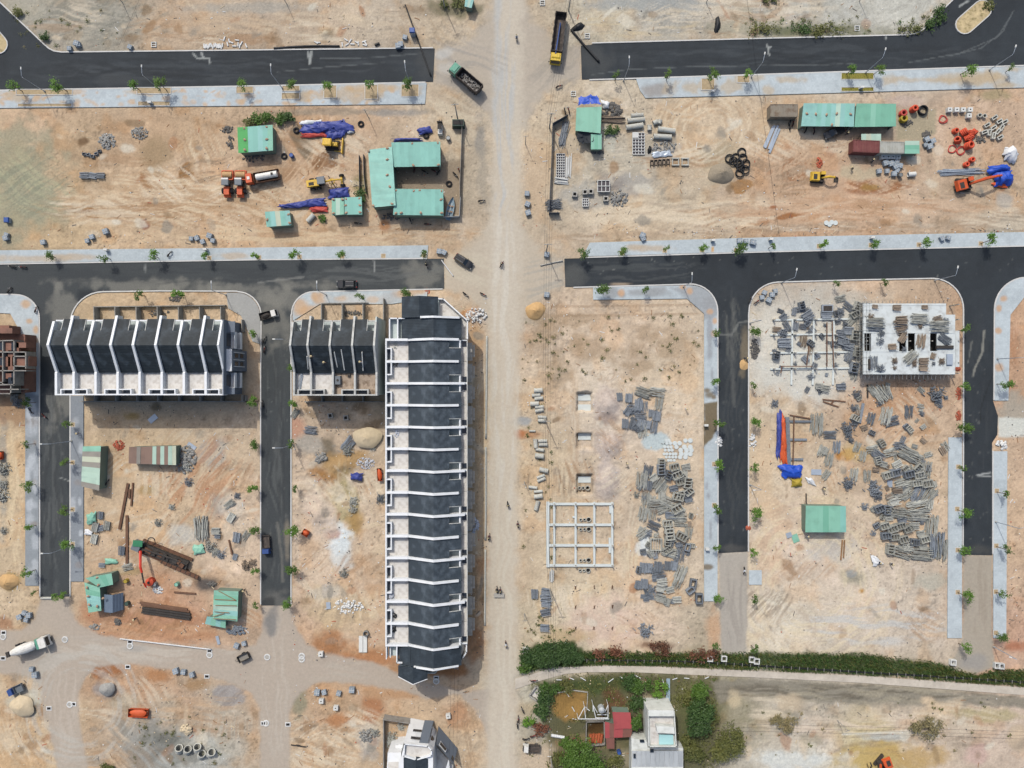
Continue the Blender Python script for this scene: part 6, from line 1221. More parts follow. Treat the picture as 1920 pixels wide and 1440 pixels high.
def person(label,pose='stand',top='cloth_dark'):
 r=root('person',label,'person',(0,0,0))
 if pose=='sit':
  P_=[(-.2,0,.85),(-.16,0,1.1),(-.1,0,1.38),(-.06,0,1.5),(-.1,.19,1.34),(.1,.3,1.15),(.34,.3,1.03),(-.1,-.19,1.34),(.1,-.3,1.15),(.34,-.3,1.03),(-.2,.1,.84),(.2,.17,.82),(.12,.17,.42),(.24,.17,.36),(-.2,-.1,.84),(.2,-.17,.82),(.12,-.17,.42),(.24,-.17,.36)]
 elif pose=='bend':
  P_=[(-.1,0,.9),(.06,0,1.1),(.3,0,1.22),(.42,0,1.27),(.28,.19,1.16),(.36,.26,.92),(.46,.24,.7),(.28,-.19,1.16),(.36,-.26,.92),(.46,-.24,.7),(-.1,.1,.88),(0,.15,.48),(-.06,.16,.08),(.08,.17,.05),(-.1,-.1,.88),(.02,-.15,.48),(-.04,-.16,.08),(.1,-.17,.05)]
 else:
  P_=[(0,0,.95),(0,0,1.18),(0,0,1.42),(.02,0,1.53),(0,.2,1.4),(.03,.26,1.12),(.1,.25,.88),(0,-.2,1.4),(.06,-.26,1.12),(.16,-.23,.9),(0,.1,.92),(.08,.12,.5),(.02,.13,.08),(.14,.14,.05),(0,-.1,.92),(-.06,-.12,.5),(-.14,-.13,.08),(-.02,-.14,.05)]
 rad=[.14,.13,.15,.06,.075,.06,.045,.075,.06,.045,.1,.075,.05,.045,.1,.075,.05,.045]
 ed=[(0,1),(1,2),(2,3),(2,4),(4,5),(5,6),(2,7),(7,8),(8,9),(0,10),(10,11),(11,12),(12,13),(0,14),(14,15),(15,16),(16,17)]
 person_mesh('body',P_,rad,ed,top,r)
 n=P_[3];mb=MB();hx=n[0]+.03;hz=n[2]+.15
 for i in range(5):a0=-90+i*36;mb.cyl((hx,0,hz+.13*math.sin(R(a0))),(hx,0,hz+.13*math.sin(R(a0+36))),max(.005,.105*math.cos(R(a0))),max(.005,.105*math.cos(R(a0+36))),n=10,cap=False)
 mb.ob((hx+.11,0,hz-.01),(.04,.03,.05));mb.ob((hx,.105,hz),(.04,.02,.06));mb.ob((hx,-.105,hz),(.04,.02,.06));mb.build('head','skin',r,smooth=True)
 mb=MB();hat=pose!='sit'
 if hat:mb.cyl((hx,0,hz+.05),(hx,0,hz+.2),.24,.03,n=12)
 else:mb.cyl((hx,0,hz+.02),(hx,0,hz+.11),.125,.12,n=10);mb.cyl((hx,0,hz+.11),(hx,0,hz+.17),.12,.05,n=10)
 mb.build('hat' if hat else 'helmet','hat' if hat else 'helmet',r)
 for k in (6,9):
  h=P_[k];mb=MB();mb.ob((h[0]+.04,h[1],h[2]-.02),(.09,.07,.035))
  for q in range(4):mb.ob((h[0]+.11-abs(q-1.5)*.006,h[1]+(q-1.5)*.018,h[2]-.03),(.07,.014,.018),0,0,.25)
  mb.ob((h[0]+.05,h[1]-.05,h[2]-.02),(.06,.018,.02),-.7);mb.build('hand','skin',r)
 return r
PER={k:Proto(person('x',*v)) for k,v in {'sit':('sit','cloth_dark'),'sit2':('sit','cloth_light'),'stand':('stand','cloth_dark'),'stand2':('stand','cloth_light'),'bend':('bend','cloth_dark')}.items()}
RID=[(968.5,73,-88,'motorbike ridden up the central road near the yellow dump truck','x'),(940.5,496,60,'motorbike ridden through the dirt junction on the central road',''),(952.5,946,-80,'motorbike ridden beside the long concrete pipe kerb',''),(948.5,1207,-85,'motorbike ridden on the central road near the southern corner house',''),(800,497,-70,'motorbike ridden off the end of the asphalt street',''),(971,983,95,'motorbike ridden along the verge beside the concrete pipes',''),(1394,1069,-95,'motorbike ridden on the grey unpaved end of the street',''),(917,1006,80,'motorbike standing beside the kerb pipe with its rider','')]
for k,(x_,y_,a,lab,_) in enumerate(RID):
 z=max(gz(x_,y_),.03);MOTO[k%2].put(x_,y_,R(a),lab,None,z=z)
 PER['sit' if k%3 else 'sit2'].put(x_,y_,R(a),'person seated on the '+lab.split(' standing')[0],None,z=z)
PARK=[('motorbike parked under the north wing roof of the office yard',[(797,323,-35),(815,322,-25),(823,323,60),(778,318,80)]),('motorbike parked against the office yard fence',[(854,328,-40),(861,320,110)]),('motorbike parked in shade of the rusty container',[(1480,230,75),(1486,232,80),(1479,238,100)]),('motorbike parked under the aqua site office eaves',[(1510,244,70),(1525,246,80)]),('motorbike parked on the dirt south of the office yard',[(671,419,5),(802,421,-10),(770,414,-60)]),('motorbike parked behind the dark pipe yard fence',[(1059,209,95),(1066,208,100)]),('motorbike parked on the western asphalt near the pavement',[(25,500,170),(45,501,175),(320,477,55)]),('motorbike parked near the mouth of the western street',[(20,545,60),(70,581,80),(61,770,-60),(85,780,-50)]),('motorbike parked by the small bush on the dirt junction',[(903,377,0),(1048,163,15)]),('motorbike parked on the street kerb beside the unfinished row',[(497,637,70),(497,655,80),(494,757,90)]),('motorbike parked on the dirt by the northern corner house',[(873,552,-30),(906,552,-30)]),('motorbike parked at the hut with cream and green patched roof',[(193,868,30),(193,900,80),(202,905,70)]),('motorbike parked on the sandy verge opposite the compound',[(980,1330,110),(972,1347,95),(970,1358,100),(1000,1378,30),(986,1384,0),(1076,1383,40),(1240,1326,60),(1001,1275,5)]),('motorbike parked on the pavement bend by the paver pallets',[(1406,562,60),(1418,566,40)])]
for lab,ps in PARK:
 for k,(x_,y_,a) in enumerate(ps):MOTO[k%2].put(x_,y_,R(a+rnd.uniform(-8,8)),lab,'motorbikes: '+lab[17:55],z=max(gz(x_,y_),.03 if (y_ in (500,501,545,637,655,757) or x_ in (70,85)) else -9,.16 if (x_,y_) in ((320,477),(61,770)) else -9))
r_=at('flatbed_handcart','grey flat handcart towed behind two motorbikes on the central road','cart',935.5,1115,0,z=max(gz(935,1115),0));mb=MB();mb.box(-1.2,1.2,-.5,.5,.45,.55);mb.build('deck','concrete',r_);mb=MB();mb.path([(-.4,.5,.5),(0,1.2,.6),(.4,.5,.5)],.04,5);mb.build('drawbar','rim',r_)
for s_ in (-1,1):wheel(r_,0,0,.25,.1).location=(s_*1.0,0,.25)
for k,x_ in enumerate((932,938)):z=gz(x_,1106);MOTO[k].put(x_,1105+k,R(92),'motorbike towing the grey handcart on the central road','motorbikes towing the handcart',z=z);PER['sit'].put(x_,1105+k,R(92),'person riding a motorbike that tows the handcart','riders towing the handcart',z=z)
STAND=[('stand',1585.5,252,200,'person in dark clothes and pale hat walking past the dark pickup'),('bend',1632,305,60,'person in dark clothes stooping beside the white drain boxes'),('bend',1596,318,150,'person in dark clothes bending over the ground east of the small excavator'),('stand2',1511,1004,90,'person in pale shirt standing at the corner of the lone green hut'),('stand',1541,916,20,'person in dark clothes among the sacks near the lone green hut'),('bend',1544,914,200,'person in dark clothes crouching over white sacks by the lone hut'),('stand2',1285,767,40,'person in pale shirt standing alone on the sand east of the formwork'),('stand',1645,1053,0,'person in dark clothes beside the white plastic sheet'),('stand',1668,1056,0,'person in dark clothes standing apart south of the scaffold stacks'),('bend',1395,672,0,'person in dark clothes stooping at the edge of the eastern street'),('stand',460,1105,0,'person in dark clothes at the corner of the battened hut'),('stand',257,1158,0,'person in dark clothes standing on the orange soil bank'),('stand',1174,868,30,'person in dark clothes walking across the sand near round covers'),('stand2',151,812,0,'person in pale shirt standing on the pavement by the patchwork hut')]
for k,x_,y_,a,lab in STAND:PER[k].put(x_,y_,R(a),lab,None,z=gz(x_,y_) if x_!=151 else .16)
ROOF=[('bend',585,672,9.9,'person in dark clothes crouched on the unfinished slate roof by the lath'),('bend',607,683,9.9,'person in dark clothes laying tiles on the unfinished roof'),('stand2',676,679,10.2,'person in pale shirt working on the unfinished slate roof')]
for k,x_,y_,z,lab in ROOF:
 o=PER[k].put(x_,y_,1.2,lab,None,z=z+1.6);xx,yy=W(x_,y_,z+1.6)
 v=740.4-(720-(yy/S-720)*-1) if 0 else None
 yl=yy-W(600,740.4)[1];zz_=ZS+(ZR-ZS)*(yl-Y1+.15)/(Y2-Y1+.15);o.location=(xx,yy,zz_)
 # ------------------------------------------------------------------ building materials and yard props
mat('paver_stack',(150,162,172),.85,.12,3,rvar=.12,bump=.2,bscale=10);mat('pale_box',(214,216,212),.85,.06,2,rvar=.05);mat('pipe_concrete',(190,192,184),.85,.1,1.5,rvar=.08,dirt=(166,150,122),dirt_a=.5);mat('black_plastic',(34,36,38),.55,.1,2);mat('cable_orange',(206,84,56),.7,.15,3,rvar=.1);mat('tarp_blue',(62,74,146),.5,.2,1.2,bump=.5,bscale=2.0,dirt=(78,92,170),dirt_a=.4);mat('tarp_bright_blue',(36,82,190),.5,.1,.8);mat('tarp_orange',(206,92,48),.6,.15,.8,bump=.4,bscale=2);mat('tarp_red',(188,76,66),.6,.15,1);mat('tarp_white',(222,226,228),.5,.1,1,bump=.4,bscale=3);mat('tarp_bluegrey',(108,124,142),.7,.1,.6,rib=('X',.8),ribd=.5);mat('tarp_yellow',(172,152,56),.7,.1,1)
mat('steel_rust',(112,84,66),.85,.18,1.5,rvar=.12);mat('scaffold_grey',(172,174,166),.6,.25,2.5,rvar=.25);mat('scaffold_dark',(126,134,142),.6,.25,3,rvar=.3);mat('formply',(146,132,116),.85,.2,1.5,rvar=.2);mat('rubble_grey',(150,150,146),.95,.2,2.5,rvar=.1);mat('rubble_dark',(104,102,98),.95,.2,2.5);mat('brick_red',(176,96,72),.9,.15,3,rvar=.08);mat('grey_gravel',(150,140,122),1,.15,3,bump=.6,bscale=8);mat('yellow_sand',(198,164,116),1,.1,1.5,bump=.4,bscale=5);mat('pale_sand',(206,190,160),1,.1,1.5,bump=.4,bscale=5);mat('kerb_stone',(214,216,214),.85,.08,2,rvar=.06);mat('orange_steel',(196,86,48),.6,.12,1,dirt=(140,72,48),dirt_a=.5);mat('blue_plastic',(54,88,156),.5,.1,2);mat('galvanised',(178,190,202),.4,.06,1.5,metal=.3,rvar=.06);mat('foundation',(208,216,214),.85,.07,.8,bump=.2,bscale=5);mat('dark_hole',(40,40,40),.95,.1,2)
# pallets of pavers
def pallet():
 r=root('paver_pallet','x','pallet',(0,0,0));mb=MB()
 for k in (-.42,0,.42):mb.box(-.55,.55,k-.06,k+.06,0,.1)
 mb.build('pallet','timber',r)
 for i in range(3):
  mb=MB();mb.box(-.54,.54,-.54+i*.36,-.54+i*.36+.345,.1,.92+.02*(i%2));mb.build('paver_block','paver_stack',r)
 mb=MB();mb.box(-.56,.56,-.03,.03,.96,.98);mb.box(-.03,.03,-.56,.56,.96,.985);mb.build('strap','pale_box',r);return r
PAL=Proto(pallet())
for lab,ps,z in (('blue grey pallet of pavers on the verge of the north western road',[(133,93),(147,84),(150,86),(246,90),(752,85),(760,72),(747,88)],None),('blue grey pallet of pavers on the bank above the western pavement',[(14,447),(15,441),(84,455),(166,452),(175,445),(201,435),(360,448),(371,447),(382,454),(395,443),(401,452)],None),('blue grey paver pallet beside the fallen pole and street end',[(824,472),(833,474)],None),('blue grey paver pallet on the verge beside the pipe yard fence',[(988,364),(989,384),(990,400)],None),('blue grey paver pallet at the electricity pole by the street end',[(1025,478),(1025,553)],None),('blue grey paver pallet on the bank above the eastern pavement',[(1204,442),(1205,448)],None),('blue grey paver pallet standing on the eastern pavement',[(1385,452),(1397,453),(1763,448),(1775,447),(1410,455)],.15),('blue grey paver pallet on the kerb bend beside the motorbikes',[(1432,549),(1427,558),(1440,563),(1446,553),(1452,546)],None),('blue grey paver pallet in the cluster of four by the dirt road mouth',[(40,1155),(48,1148),(57,1152),(52,1161)],None),('blue grey paver pallet beside the little blue flatbed',[(62,1253),(69,1263)],None),('blue grey paver pallet near the small box trailer',[(445,1209),(459,1205)],None),('blue grey paver pallet on the south edge of the dirt road',[(332,1256),(346,1258),(362,1263)],None),('blue grey paver pallet on the orange bank south of the dirt road',[(596,1296),(609,1296),(636,1298),(661,1291)],None),('pale paver pallet below the white drain boxes in the east yard',[(1658,307),(1668,308),(1678,305),(1676,313),(1685,312),(1646,322),(1661,322),(1674,327),(1680,320)],None),('pale pallet stack beside the green patched container hut',[(1735,263),(1746,266),(1740,276),(1733,273)],None)):
 for p in ps:PAL.put(p[0],p[1],rnd.uniform(-.5,.5),lab,lab[:60],z=z,sc=rnd.uniform(.85,1.15))
 # precast boxes with a square hole
def drain_box(name,lab,w,d,h,hole,m):
 r=root(name,lab,'drain box',(0,0,0));mb=MB();t=hole
 mb.box(-w/2,w/2,-d/2,-d/2+t,0,h);mb.box(-w/2,w/2,d/2-t,d/2,0,h);mb.box(-w/2,-w/2+t,-d/2+t,d/2-t,0,h);mb.box(w/2-t,w/2,-d/2+t,d/2-t,0,h);mb.build('walls',m,r)
 mb=MB();mb.box(-w/2+t,w/2-t,-d/2+t,d/2-t,.02,.12);mb.build('base','rubble_dark',r);return r
DB=Proto(drain_box('drain_box','x',1.05,1.0,1.0,.34,'pale_box'));DB2=Proto(drain_box('drain_box','x',1.15,1.15,1.1,.22,'concrete'));DB3=Proto(drain_box('drain_box','x',1.5,.8,.75,.22,'pipe_concrete'))
for pr,lab,ps in ((DB,'white precast drain box in the row by the orange coils',[(1777,208,0),(1790,208,0),(1802,208,0),(1815,208,0),(1813,219,0)]),(DB,'white precast drain box lined up against the grey container',[(1653,296,0),(1662,296,0),(1671,296,0),(1681,296,0)]),(DB2,'grey square drain box with open top in the pipe yard',[(1077,366,-3),(1096,362,2),(1107,361,0),(1135,374,0)]),(DB3,'grey slotted gully box in the scattered group by the white bundle',[(1862,222,35),(1871,229,30),(1848,236,30),(1881,230,30),(1860,241,35),(1875,241,60),(1843,249,20),(1852,250,80),(1868,248,50),(1860,256,80),(1872,259,30)]),(DB,'white drain box on the orange bank by the corner lot',[(604,1312,0),(631,1325,0),(603,1224,0),(841,1340,10)]),(DB2,'grey drain box tipped on the shaded ground below the row of four',[(621,779,10),(650,783,5)])):
 for p in ps:pr.put(p[0],p[1],R(p[2]),lab,lab[:60])
 # utility cabinets on the pavements
def cab_():
 r=root('utility_cabinet','x','cabinet',(0,0,0));mb=MB();mb.box(-.4,.4,-.22,.22,0,1.15);mb.build('body','pale_box',r);mb=MB();mb.taper(-.46,.46,-.28,.28,1.15,1.28,.05,.05,.05);mb.build('cap','pale_box',r);mb=MB();mb.box(-.35,.35,-.24,-.22,.1,1.05);mb.build('door','galvanised',r);return r
CB=Proto(cab_())
for lab,ps in (('white utility cabinet on the western pavement',[(203,470),(388,469)]),('white utility cabinet on the eastern pavement',[(1335,452),(1443,450),(1632,447)]),('white utility cabinet on the northern pavement',[(1612,167),(1334,174),(285,195)]),('white utility cabinet on the street pavement by the scaffold yard',[(1322,797),(1324,1028)])):
 for p in ps:CB.put(p[0],p[1],0,lab,lab,z=.15)
 # manholes in the dirt road
def manhole(kind):
 r=root('manhole','x','manhole',(0,0,0));mb=MB()
 if kind:mb.torus((0,0,.0),.62,.16,18,6);mb.build('ring','kerb_stone',r);mb=MB();mb.cyl((0,0,-.05),(0,0,.07),.5,n=16);mb.build('cover','concrete',r)
 else:mb.box(-.62,.62,-.5,.5,-.1,.08);mb.build('frame','kerb_stone',r);mb=MB();mb.box(-.42,.42,-.28,.28,.08,.1);mb.build('grate','dark_hole',r)
 return r
M1,M2=Proto(manhole(1)),Proto(manhole(0))
for p in ((122,1199),(6,1194),(244,1211),(393,1228),(131,1321),(501,1232),(566,1236),(499,1356),(818,1277),(566,1230)):M1.put(p[0],p[1],0,'round pale manhole ring in the dusty western road','round manholes in the dusty road',z=gz(*p)+.03)
for p in ((7,1186),(6,1234),(244,1203),(393,1221),(138,1320),(92,1328),(240,1250),(388,1268),(494,1356),(540,1358),(818,1271)):M2.put(p[0],p[1],0,'rectangular gully frame at the edge of the dusty western road','gully frames in the dusty road',z=gz(*p)+.03)
# concrete pipes
def pipe_thing(lab,px,py,L,r_,ang,group,up=False,m='pipe_concrete'):
 mb=MB()
 if up:mb.pipe((0,0,0),(0,0,L),r_,.14,16)
 else:
  mb.pipe((-L/2,0,r_),(L/2,0,r_),r_,max(.07,r_*.16),16);mb.pipe((L/2-.22,0,r_),(L/2,0,r_),r_*1.07,.06,16)
 o=mb.build('concrete_pipe',m,smooth=False);x,y=W(px,py);o.location=(x,y,gz(px,py)-.02);o.rotation_euler.z=R(ang);return tag(o,lab,'pipe',group)
for (x,y,L,r_,a) in ((1194,217.5,2.9,.48,4),(1192,226.5,4.0,.55,5),(1189,238.5,4.0,.6,8),(1248.5,245.5,4.0,.6,-8),(1241,258,4.1,.6,-3)):pipe_thing('long concrete drain pipe lying in the pipe yard',x,y,L,r_,a,'long pipes in the pipe yard')
for (x,y,L,r_,a) in ((1228,231,1.1,.55,20),(1236,230,.9,.5,70),(1217,241,1.2,.5,88)):pipe_thing('short concrete pipe section standing in the pipe yard',x,y,L,r_,a,'short pipes in the pipe yard')
VL=[(1009,732,2.0,.55,3),(1005,741,2.0,.42,3),(1010,747,2.0,.42,8),(1002,757,2.0,.55,3),(1011,763,2.0,.4,3),(1011,769.5,2.0,.4,10),(1016,782,2.0,.38,-6),(1016,788.5,1.8,.42,-3),(998,808,1.4,.25,0),(1004,831,2.0,.5,95),(1017,826.5,2.0,.4,0),(1018,833.5,2.0,.4,0),(1012,843,2.0,.4,-8),(1011,854.5,2.0,.6,-6),(1019,881,2.0,.55,-14),(1014,893,2.0,.36,20),(1015,899,2.0,.36,22),(999,913.5,2.0,.36,-8),(1009,921,2.0,.34,4),(1009,930,2.0,.55,8),(1006.5,947,2.2,.5,75)]
for k,v in enumerate(VL):pipe_thing('concrete pipe in the row beside the central road',*v,'pipes beside the central road')
for (x,y,a) in ((339,1399,70),(356,1400,60),(374,1396,75),(382,1409,60),(400,1406,50)):pipe_thing('wide grey concrete pipe open towards the sky on the stony lot',x,y,1.7,.85,a,'wide pipes on the stony lot').rotation_euler.y=R(-38)
pipe_thing('pale concrete pipe lying behind the small teal hut',584,410,2.2,.6,48,None);pipe_thing('white short pipe below the paver pallets in the east yard',1707,328,1.7,.55,4,None,m='pale_box');pipe_thing('dark upright well ring on the debris lot beside the long row',687,1186,.9,.65,0,None,True,'steel_grey');pipe_thing('long pale pipe lying at the mouth of the western street',88,1121,2.6,.3,0,None)
for (x,y) in ((832,0),):pass
for (x,y) in ((1834,218),(1843,219)):pipe_thing('small concrete ring between the white boxes and gully boxes',x,y,.8,.5,0,'small concrete rings',True)
# black hoses and poles
def hose(name,lab,pts,r_,m,z=.0,cat='hose',group=None):
 P=spline(pts);x0,y0=W(*P[0]);mb=MB();mb.path([(W(*p)[0]-x0,W(*p)[1]-y0,max(gz(*p),.0)+r_+z) for p in P],r_,7);o=mb.build(name,m,smooth=True);o.location=(x0,y0,0);return tag(o,lab,cat,group)
hose('drain_hose','long black corrugated pipe lying along the northern kerb',[(514,91.5),(545,89),(590,87),(637,87.5)],.24,'black_plastic');hose('drain_hose','short black pipe piece near the end of the northern kerb',[(703,86),(712,82)],.28,'black_plastic')
hose('steel_pole','long dark steel pole lying across the northern street end',[(760,10),(784,76),(808,143)],.17,'black_plastic',.1,'pole');hose('steel_pole','dark steel pole lying from the sand onto the north eastern street',[(1070,56),(1097,88),(1123,117)],.24,'black_plastic',.1,'pole')
hose('light_pole','pale fallen lamp pole lying at the western street end',[(828,488),(838,502),(850,518)],.13,'white_rail',.03,'pole');hose('light_pole','pale pole lying on the dirt at the eastern street end',[(1013,498),(1035,493),(1055,489)],.17,'concrete',.03,'pole')
hose('kerb_pipe','long pale pipe laid beside the central road, northern length',[(913,630),(912,720),(911,822)],.24,'pipe_concrete',-.05,'pipe');hose('kerb_pipe','long pale pipe laid beside the central road, middle length',[(911,838),(911,930),(910,1012)],.24,'pipe_concrete',-.05,'pipe');hose('kerb_pipe','long pale pipe laid beside the central road, southern length',[(910,1030),(909.5,1100),(909,1172)],.22,'pipe_concrete',-.05,'pipe')
hose('guard_rail','white rail laid along the dirt road edge below the orange bank',[(226,1197),(320,1208),(397,1217)],.16,'white_rail',.1,'rail')
for (x,y,a) in ((1345,47,78),(1084,51,30),(1218,281,86)):mb=MB();mb.heap(2.0 if y!=281 else 1.1,.85 if y!=281 else .5,.8,int(x),n=14,rings=4,jag=.25);o=mb.build('tar_heap','black_plastic',smooth=True);xx,yy=W(x,y);o.location=(xx,yy,gz(x,y));o.rotation_euler.z=R(a);tag(o,{1345:'oval black asphalt heap on the sand north of the road',1084:'black asphalt lump beside the long yellow dump truck',1218:'black heap beside the steel grille panel'}[x],'heap')
# rings, coils, tyres
def coil(name,lab,px,py,R_,r_,n,m,cat,group=None,tilt=0,zz=0,az=0):
 mb=MB();T_=Matrix.Rotation(R(tilt),3,'Y')
 for k in range(n):mb.torus(T_@Vector((0,0,r_+k*r_*1.7)),R_*(1-.03*(k%2)),r_,22,7,T_)
 o=mb.build(name,m,smooth=True);x,y=W(px,py);o.location=(x,y,gz(px,py)+zz+(R_*abs(math.sin(R(tilt)))));o.rotation_euler.z=R(az);return tag(o,lab,cat,group)
for k,p in enumerate(((1390,286),(1367,298),(1374,303),(1383,306),(1392,297),(1397,308),(1388,314),(1396,319),(1386,325),(1379,296))):coil('pipe_coil','black plastic pipe coil heaped against the gravel pile',*p,.95,.13,2,'black_plastic','coil','black pipe coils at the gravel pile',tilt=rnd.uniform(-9,9),zz=.1*(k%3))
coil('pipe_coil','large black pipe coil standing east of the site office',1728.5,208,1.0,.16,3,'black_plastic','coil')
for k,(x,y,rr_,tl,az) in enumerate(((1788,247,.75,10,0),(1800,252,.95,50,30),(1820,246,.85,70,-50),(1817,257,.9,75,80),(1806,262,.8,60,20),(1795,267,.9,40,150),(1811,275,1.05,15,0),(1813,265,.9,65,60))):coil('cable_coil','orange cable conduit coil in the big heap beside the white boxes',x,y,rr_*.66,rr_*.22,4,'cable_orange','coil','orange coils in the big heap',tilt=tl,az=az,zz=-.1)
for (x,y) in ((1819,301),(1808.5,310)):coil('cable_coil','small orange coil apart from the big heap near the steel bars',x,y,.45,.2,3,'cable_orange','coil','small orange coils apart',tilt=6)
coil('cable_coil','orange coil standing beside the large black pipe coil',1709.5,207,.55,.25,4,'cable_orange','coil');coil('cable_coil','red coil under the edge of the green site office roof',1690,215,.6,.25,3,'tarp_red','coil');coil('cable_coil','yellowish coil under the edge of the green site office roof',1691,225,.65,.24,3,'tarp_yellow','coil')
for (x,y,k) in ((1768,224,0),(1785,280,1),(1800,283,2)):
 hose('cable_tangle','tangle of thin red and white cable '+['south of the white drain boxes','beside the thin white post','below the big orange heap'][k],[(x+7*math.cos(t*1.3)+rnd.uniform(-2,2),y+7*math.sin(t*1.3)+rnd.uniform(-2,2)) for t in range(14)],.09,'tarp_red',.05,'cable')
for (x,y,lab) in ((677,233,'large black tyre lying by the blue tarpaulin'),(799,255,'pale rimmed tyre holding down the small blue tarpaulin'),(533,293,'black tyre lying near the green striped shed'),(472,227,'black tyre by the bushes behind the green striped shed'),(556,245,'black tyre at the west end of the blue tarpaulin'),(842,345,'tyre leaning inside the office yard')):coil('tyre',lab,x,y,.55,.22,1,'tyre','tyre')
# tarpaulins
Z0=lambda h:(lambda u,v:.1+h*math.sin(math.pi*u)**.6*math.sin(math.pi*v)**.6)
cloth('tarpaulin','large dark blue tarpaulin over materials behind the bulldozer','tarpaulin',[(566,230),(656,227),(660,250),(568,252)],Z0(1.0),'tarp_blue',22,10,.3,3,fold=3);cloth('tarpaulin','red edge of tarpaulin lying below the large blue one','tarpaulin',[(566,250),(612,247),(614,258),(564,260)],Z0(.4),'tarp_red',14,5,.2,4,fold=2.5);cloth('tarpaulin','blue tarpaulin flap trailing behind the bulldozer blade','tarpaulin',[(612,244),(655,244),(640,262),(614,259)],Z0(.5),'tarp_blue',14,8,.25,5,fold=2.5);cloth('plastic_sheet','crumpled white plastic at the end of the blue tarpaulin','plastic',[(650,243),(664,242),(664,250),(652,252)],Z0(.4),'tarp_white',8,6,.2,6,fold=2)
cloth('plastic_sheet','white panels lying on the west end of the blue tarpaulin','plastic',[(563,227),(600,226),(600,236),(566,238)],Z0(.9),'tarp_white',10,6,.2,7,fold=2.5)
cloth('tarpaulin','blue tarpaulin bundle under the motor grader shadow','tarpaulin',[(617,356),(653,353),(655,371),(616,372)],Z0(.9),'tarp_blue',12,8,.25,8,fold=2.5);cloth('tarpaulin','flat blue tarpaulin strewn with tools beside the small teal hut','tarpaulin',[(524,385),(610,372),(614,386),(527,393)],Z0(.5),'tarp_blue',20,7,.35,9,fold=4);cloth('tarpaulin','red tarpaulin strip in front of the twin roofed hut','tarpaulin',[(578,388),(614,388),(615,398),(586,399)],Z0(.4),'tarp_red',10,5,.25,10,fold=3);cloth('plastic_sheet','pale panel lying on the blue tarpaulin by the twin hut','plastic',[(586,380),(611,380),(612,389),(588,388)],Z0(.5),'galvanised',4,3,.04,11)
cloth('tarpaulin','small blue tarpaulin heap with a tyre on it','tarpaulin',[(783,243),(806,238),(812,248),(786,255)],Z0(.8),'tarp_blue',10,8,.25,12,fold=2.5);cloth('tarpaulin','blue tarpaulin strip squeezed along the north wing eaves','tarpaulin',[(737,261),(790,260),(790,267),(737,267)],Z0(.9),'tarp_blue',14,4,.25,13,fold=3)
cloth('tarpaulin','bright blue tarpaulin awning behind the mint hut, western half','tarpaulin',[(1083,190),(1104,187),(1105,203),(1083,205)],lambda u,v:2.3+.3*v,'tarp_bright_blue',8,6,.15,14);cloth('tarpaulin','bright blue tarpaulin awning behind the mint hut, eastern half','tarpaulin',[(1105,186),(1117,187),(1123,204),(1106,203)],lambda u,v:2.3+.3*v,'tarp_bright_blue',8,6,.15,15)
cloth('tarpaulin','vivid blue tarpaulin heap north of the excavator bucket','tarpaulin',[(1848,314),(1886,309),(1893,323),(1852,328)],Z0(1.5),'tarp_bright_blue',12,8,.3,16,fold=2);cloth('tarpaulin','vivid blue tarpaulin heap under the excavator arm','tarpaulin',[(1860,325),(1894,319),(1896,346),(1862,350)],Z0(1.6),'tarp_bright_blue',12,10,.3,17,fold=2);cloth('tarpaulin','orange hem of tarpaulin below the vivid blue heap','tarpaulin',[(1858,343),(1895,342),(1890,352),(1862,352)],Z0(.4),'tarp_orange',10,4,.15,18)
cloth('tarpaulin','blue side of the long tarpaulin strip beside the steel bench','tarpaulin',[(1455,773),(1465,774),(1463,854),(1454,853)],Z0(.8),'tarp_blue',6,20,.2,19,fold=2);cloth('tarpaulin','orange side of the long tarpaulin strip beside the steel bench','tarpaulin',[(1463,776),(1470,778),(1477,872),(1460,866)],Z0(.8),'tarp_orange',6,20,.2,20,fold=2);cloth('tarpaulin','crumpled blue tarpaulin at the foot of the steel bench','tarpaulin',[(1457,873),(1500,871),(1502,893),(1470,896)],Z0(1.0),'tarp_bright_blue',12,8,.3,21,fold=2);cloth('sack','yellow green sack beside the crumpled blue tarpaulin','sack',[(1483,898),(1503,896),(1503,911),(1483,912)],Z0(.9),'tarp_yellow',8,6,.2,22,fold=2)
cloth('plastic_sheet','big grey white plastic bundle on the east yard sand','plastic',[(1880,276),(1904,278),(1903,306),(1879,301)],Z0(1.5),'tarp_white',10,10,.3,23,fold=2);cloth('tarpaulin','small blue tarpaulin over a mixer on the churned lot','tarpaulin',[(657,888),(681,886),(680,901),(659,900)],Z0(1.1),'tarp_blue',9,7,.2,24,fold=2);cloth('plastic_sheet','white plastic sheet with people sorting it on the pale lot','plastic',[(1631,1040),(1640,1042),(1654,1056),(1636,1060)],Z0(.3),'tarp_white',8,8,.25,25,fold=2);cloth('plastic_sheet','white sack heap near the lone green hut','plastic',[(1508,894),(1520,895),(1530,911),(1514,905)],Z0(.3),'tarp_white',8,6,.2,26,fold=2)
cloth('tarpaulin','green scrap sheet lying crumpled by the street pavement','tarpaulin',[(164,962),(182,959),(182,978),(166,984)],Z0(.5),'sheet_mintX',7,7,.25,27,fold=2);cloth('plastic_sheet','white scrap sheet beside the green scrap','plastic',[(160,990),(175,996),(174,1003),(160,1002)],Z0(.3),'tarp_white',6,5,.2,28);cloth('tarpaulin','mint scrap sheet among the twisted steel','tarpaulin',[(362,1022),(382,1018),(386,1034),(366,1040)],Z0(.4),'sheet_mintX',7,6,.2,29,fold=2);cloth('tarpaulin','mint sheet scrap beside the steel beams on the west lot','tarpaulin',[(198,1046),(219,1048),(221,1056),(199,1058)],Z0(.4),'sheet_mintX',6,4,.15,30)
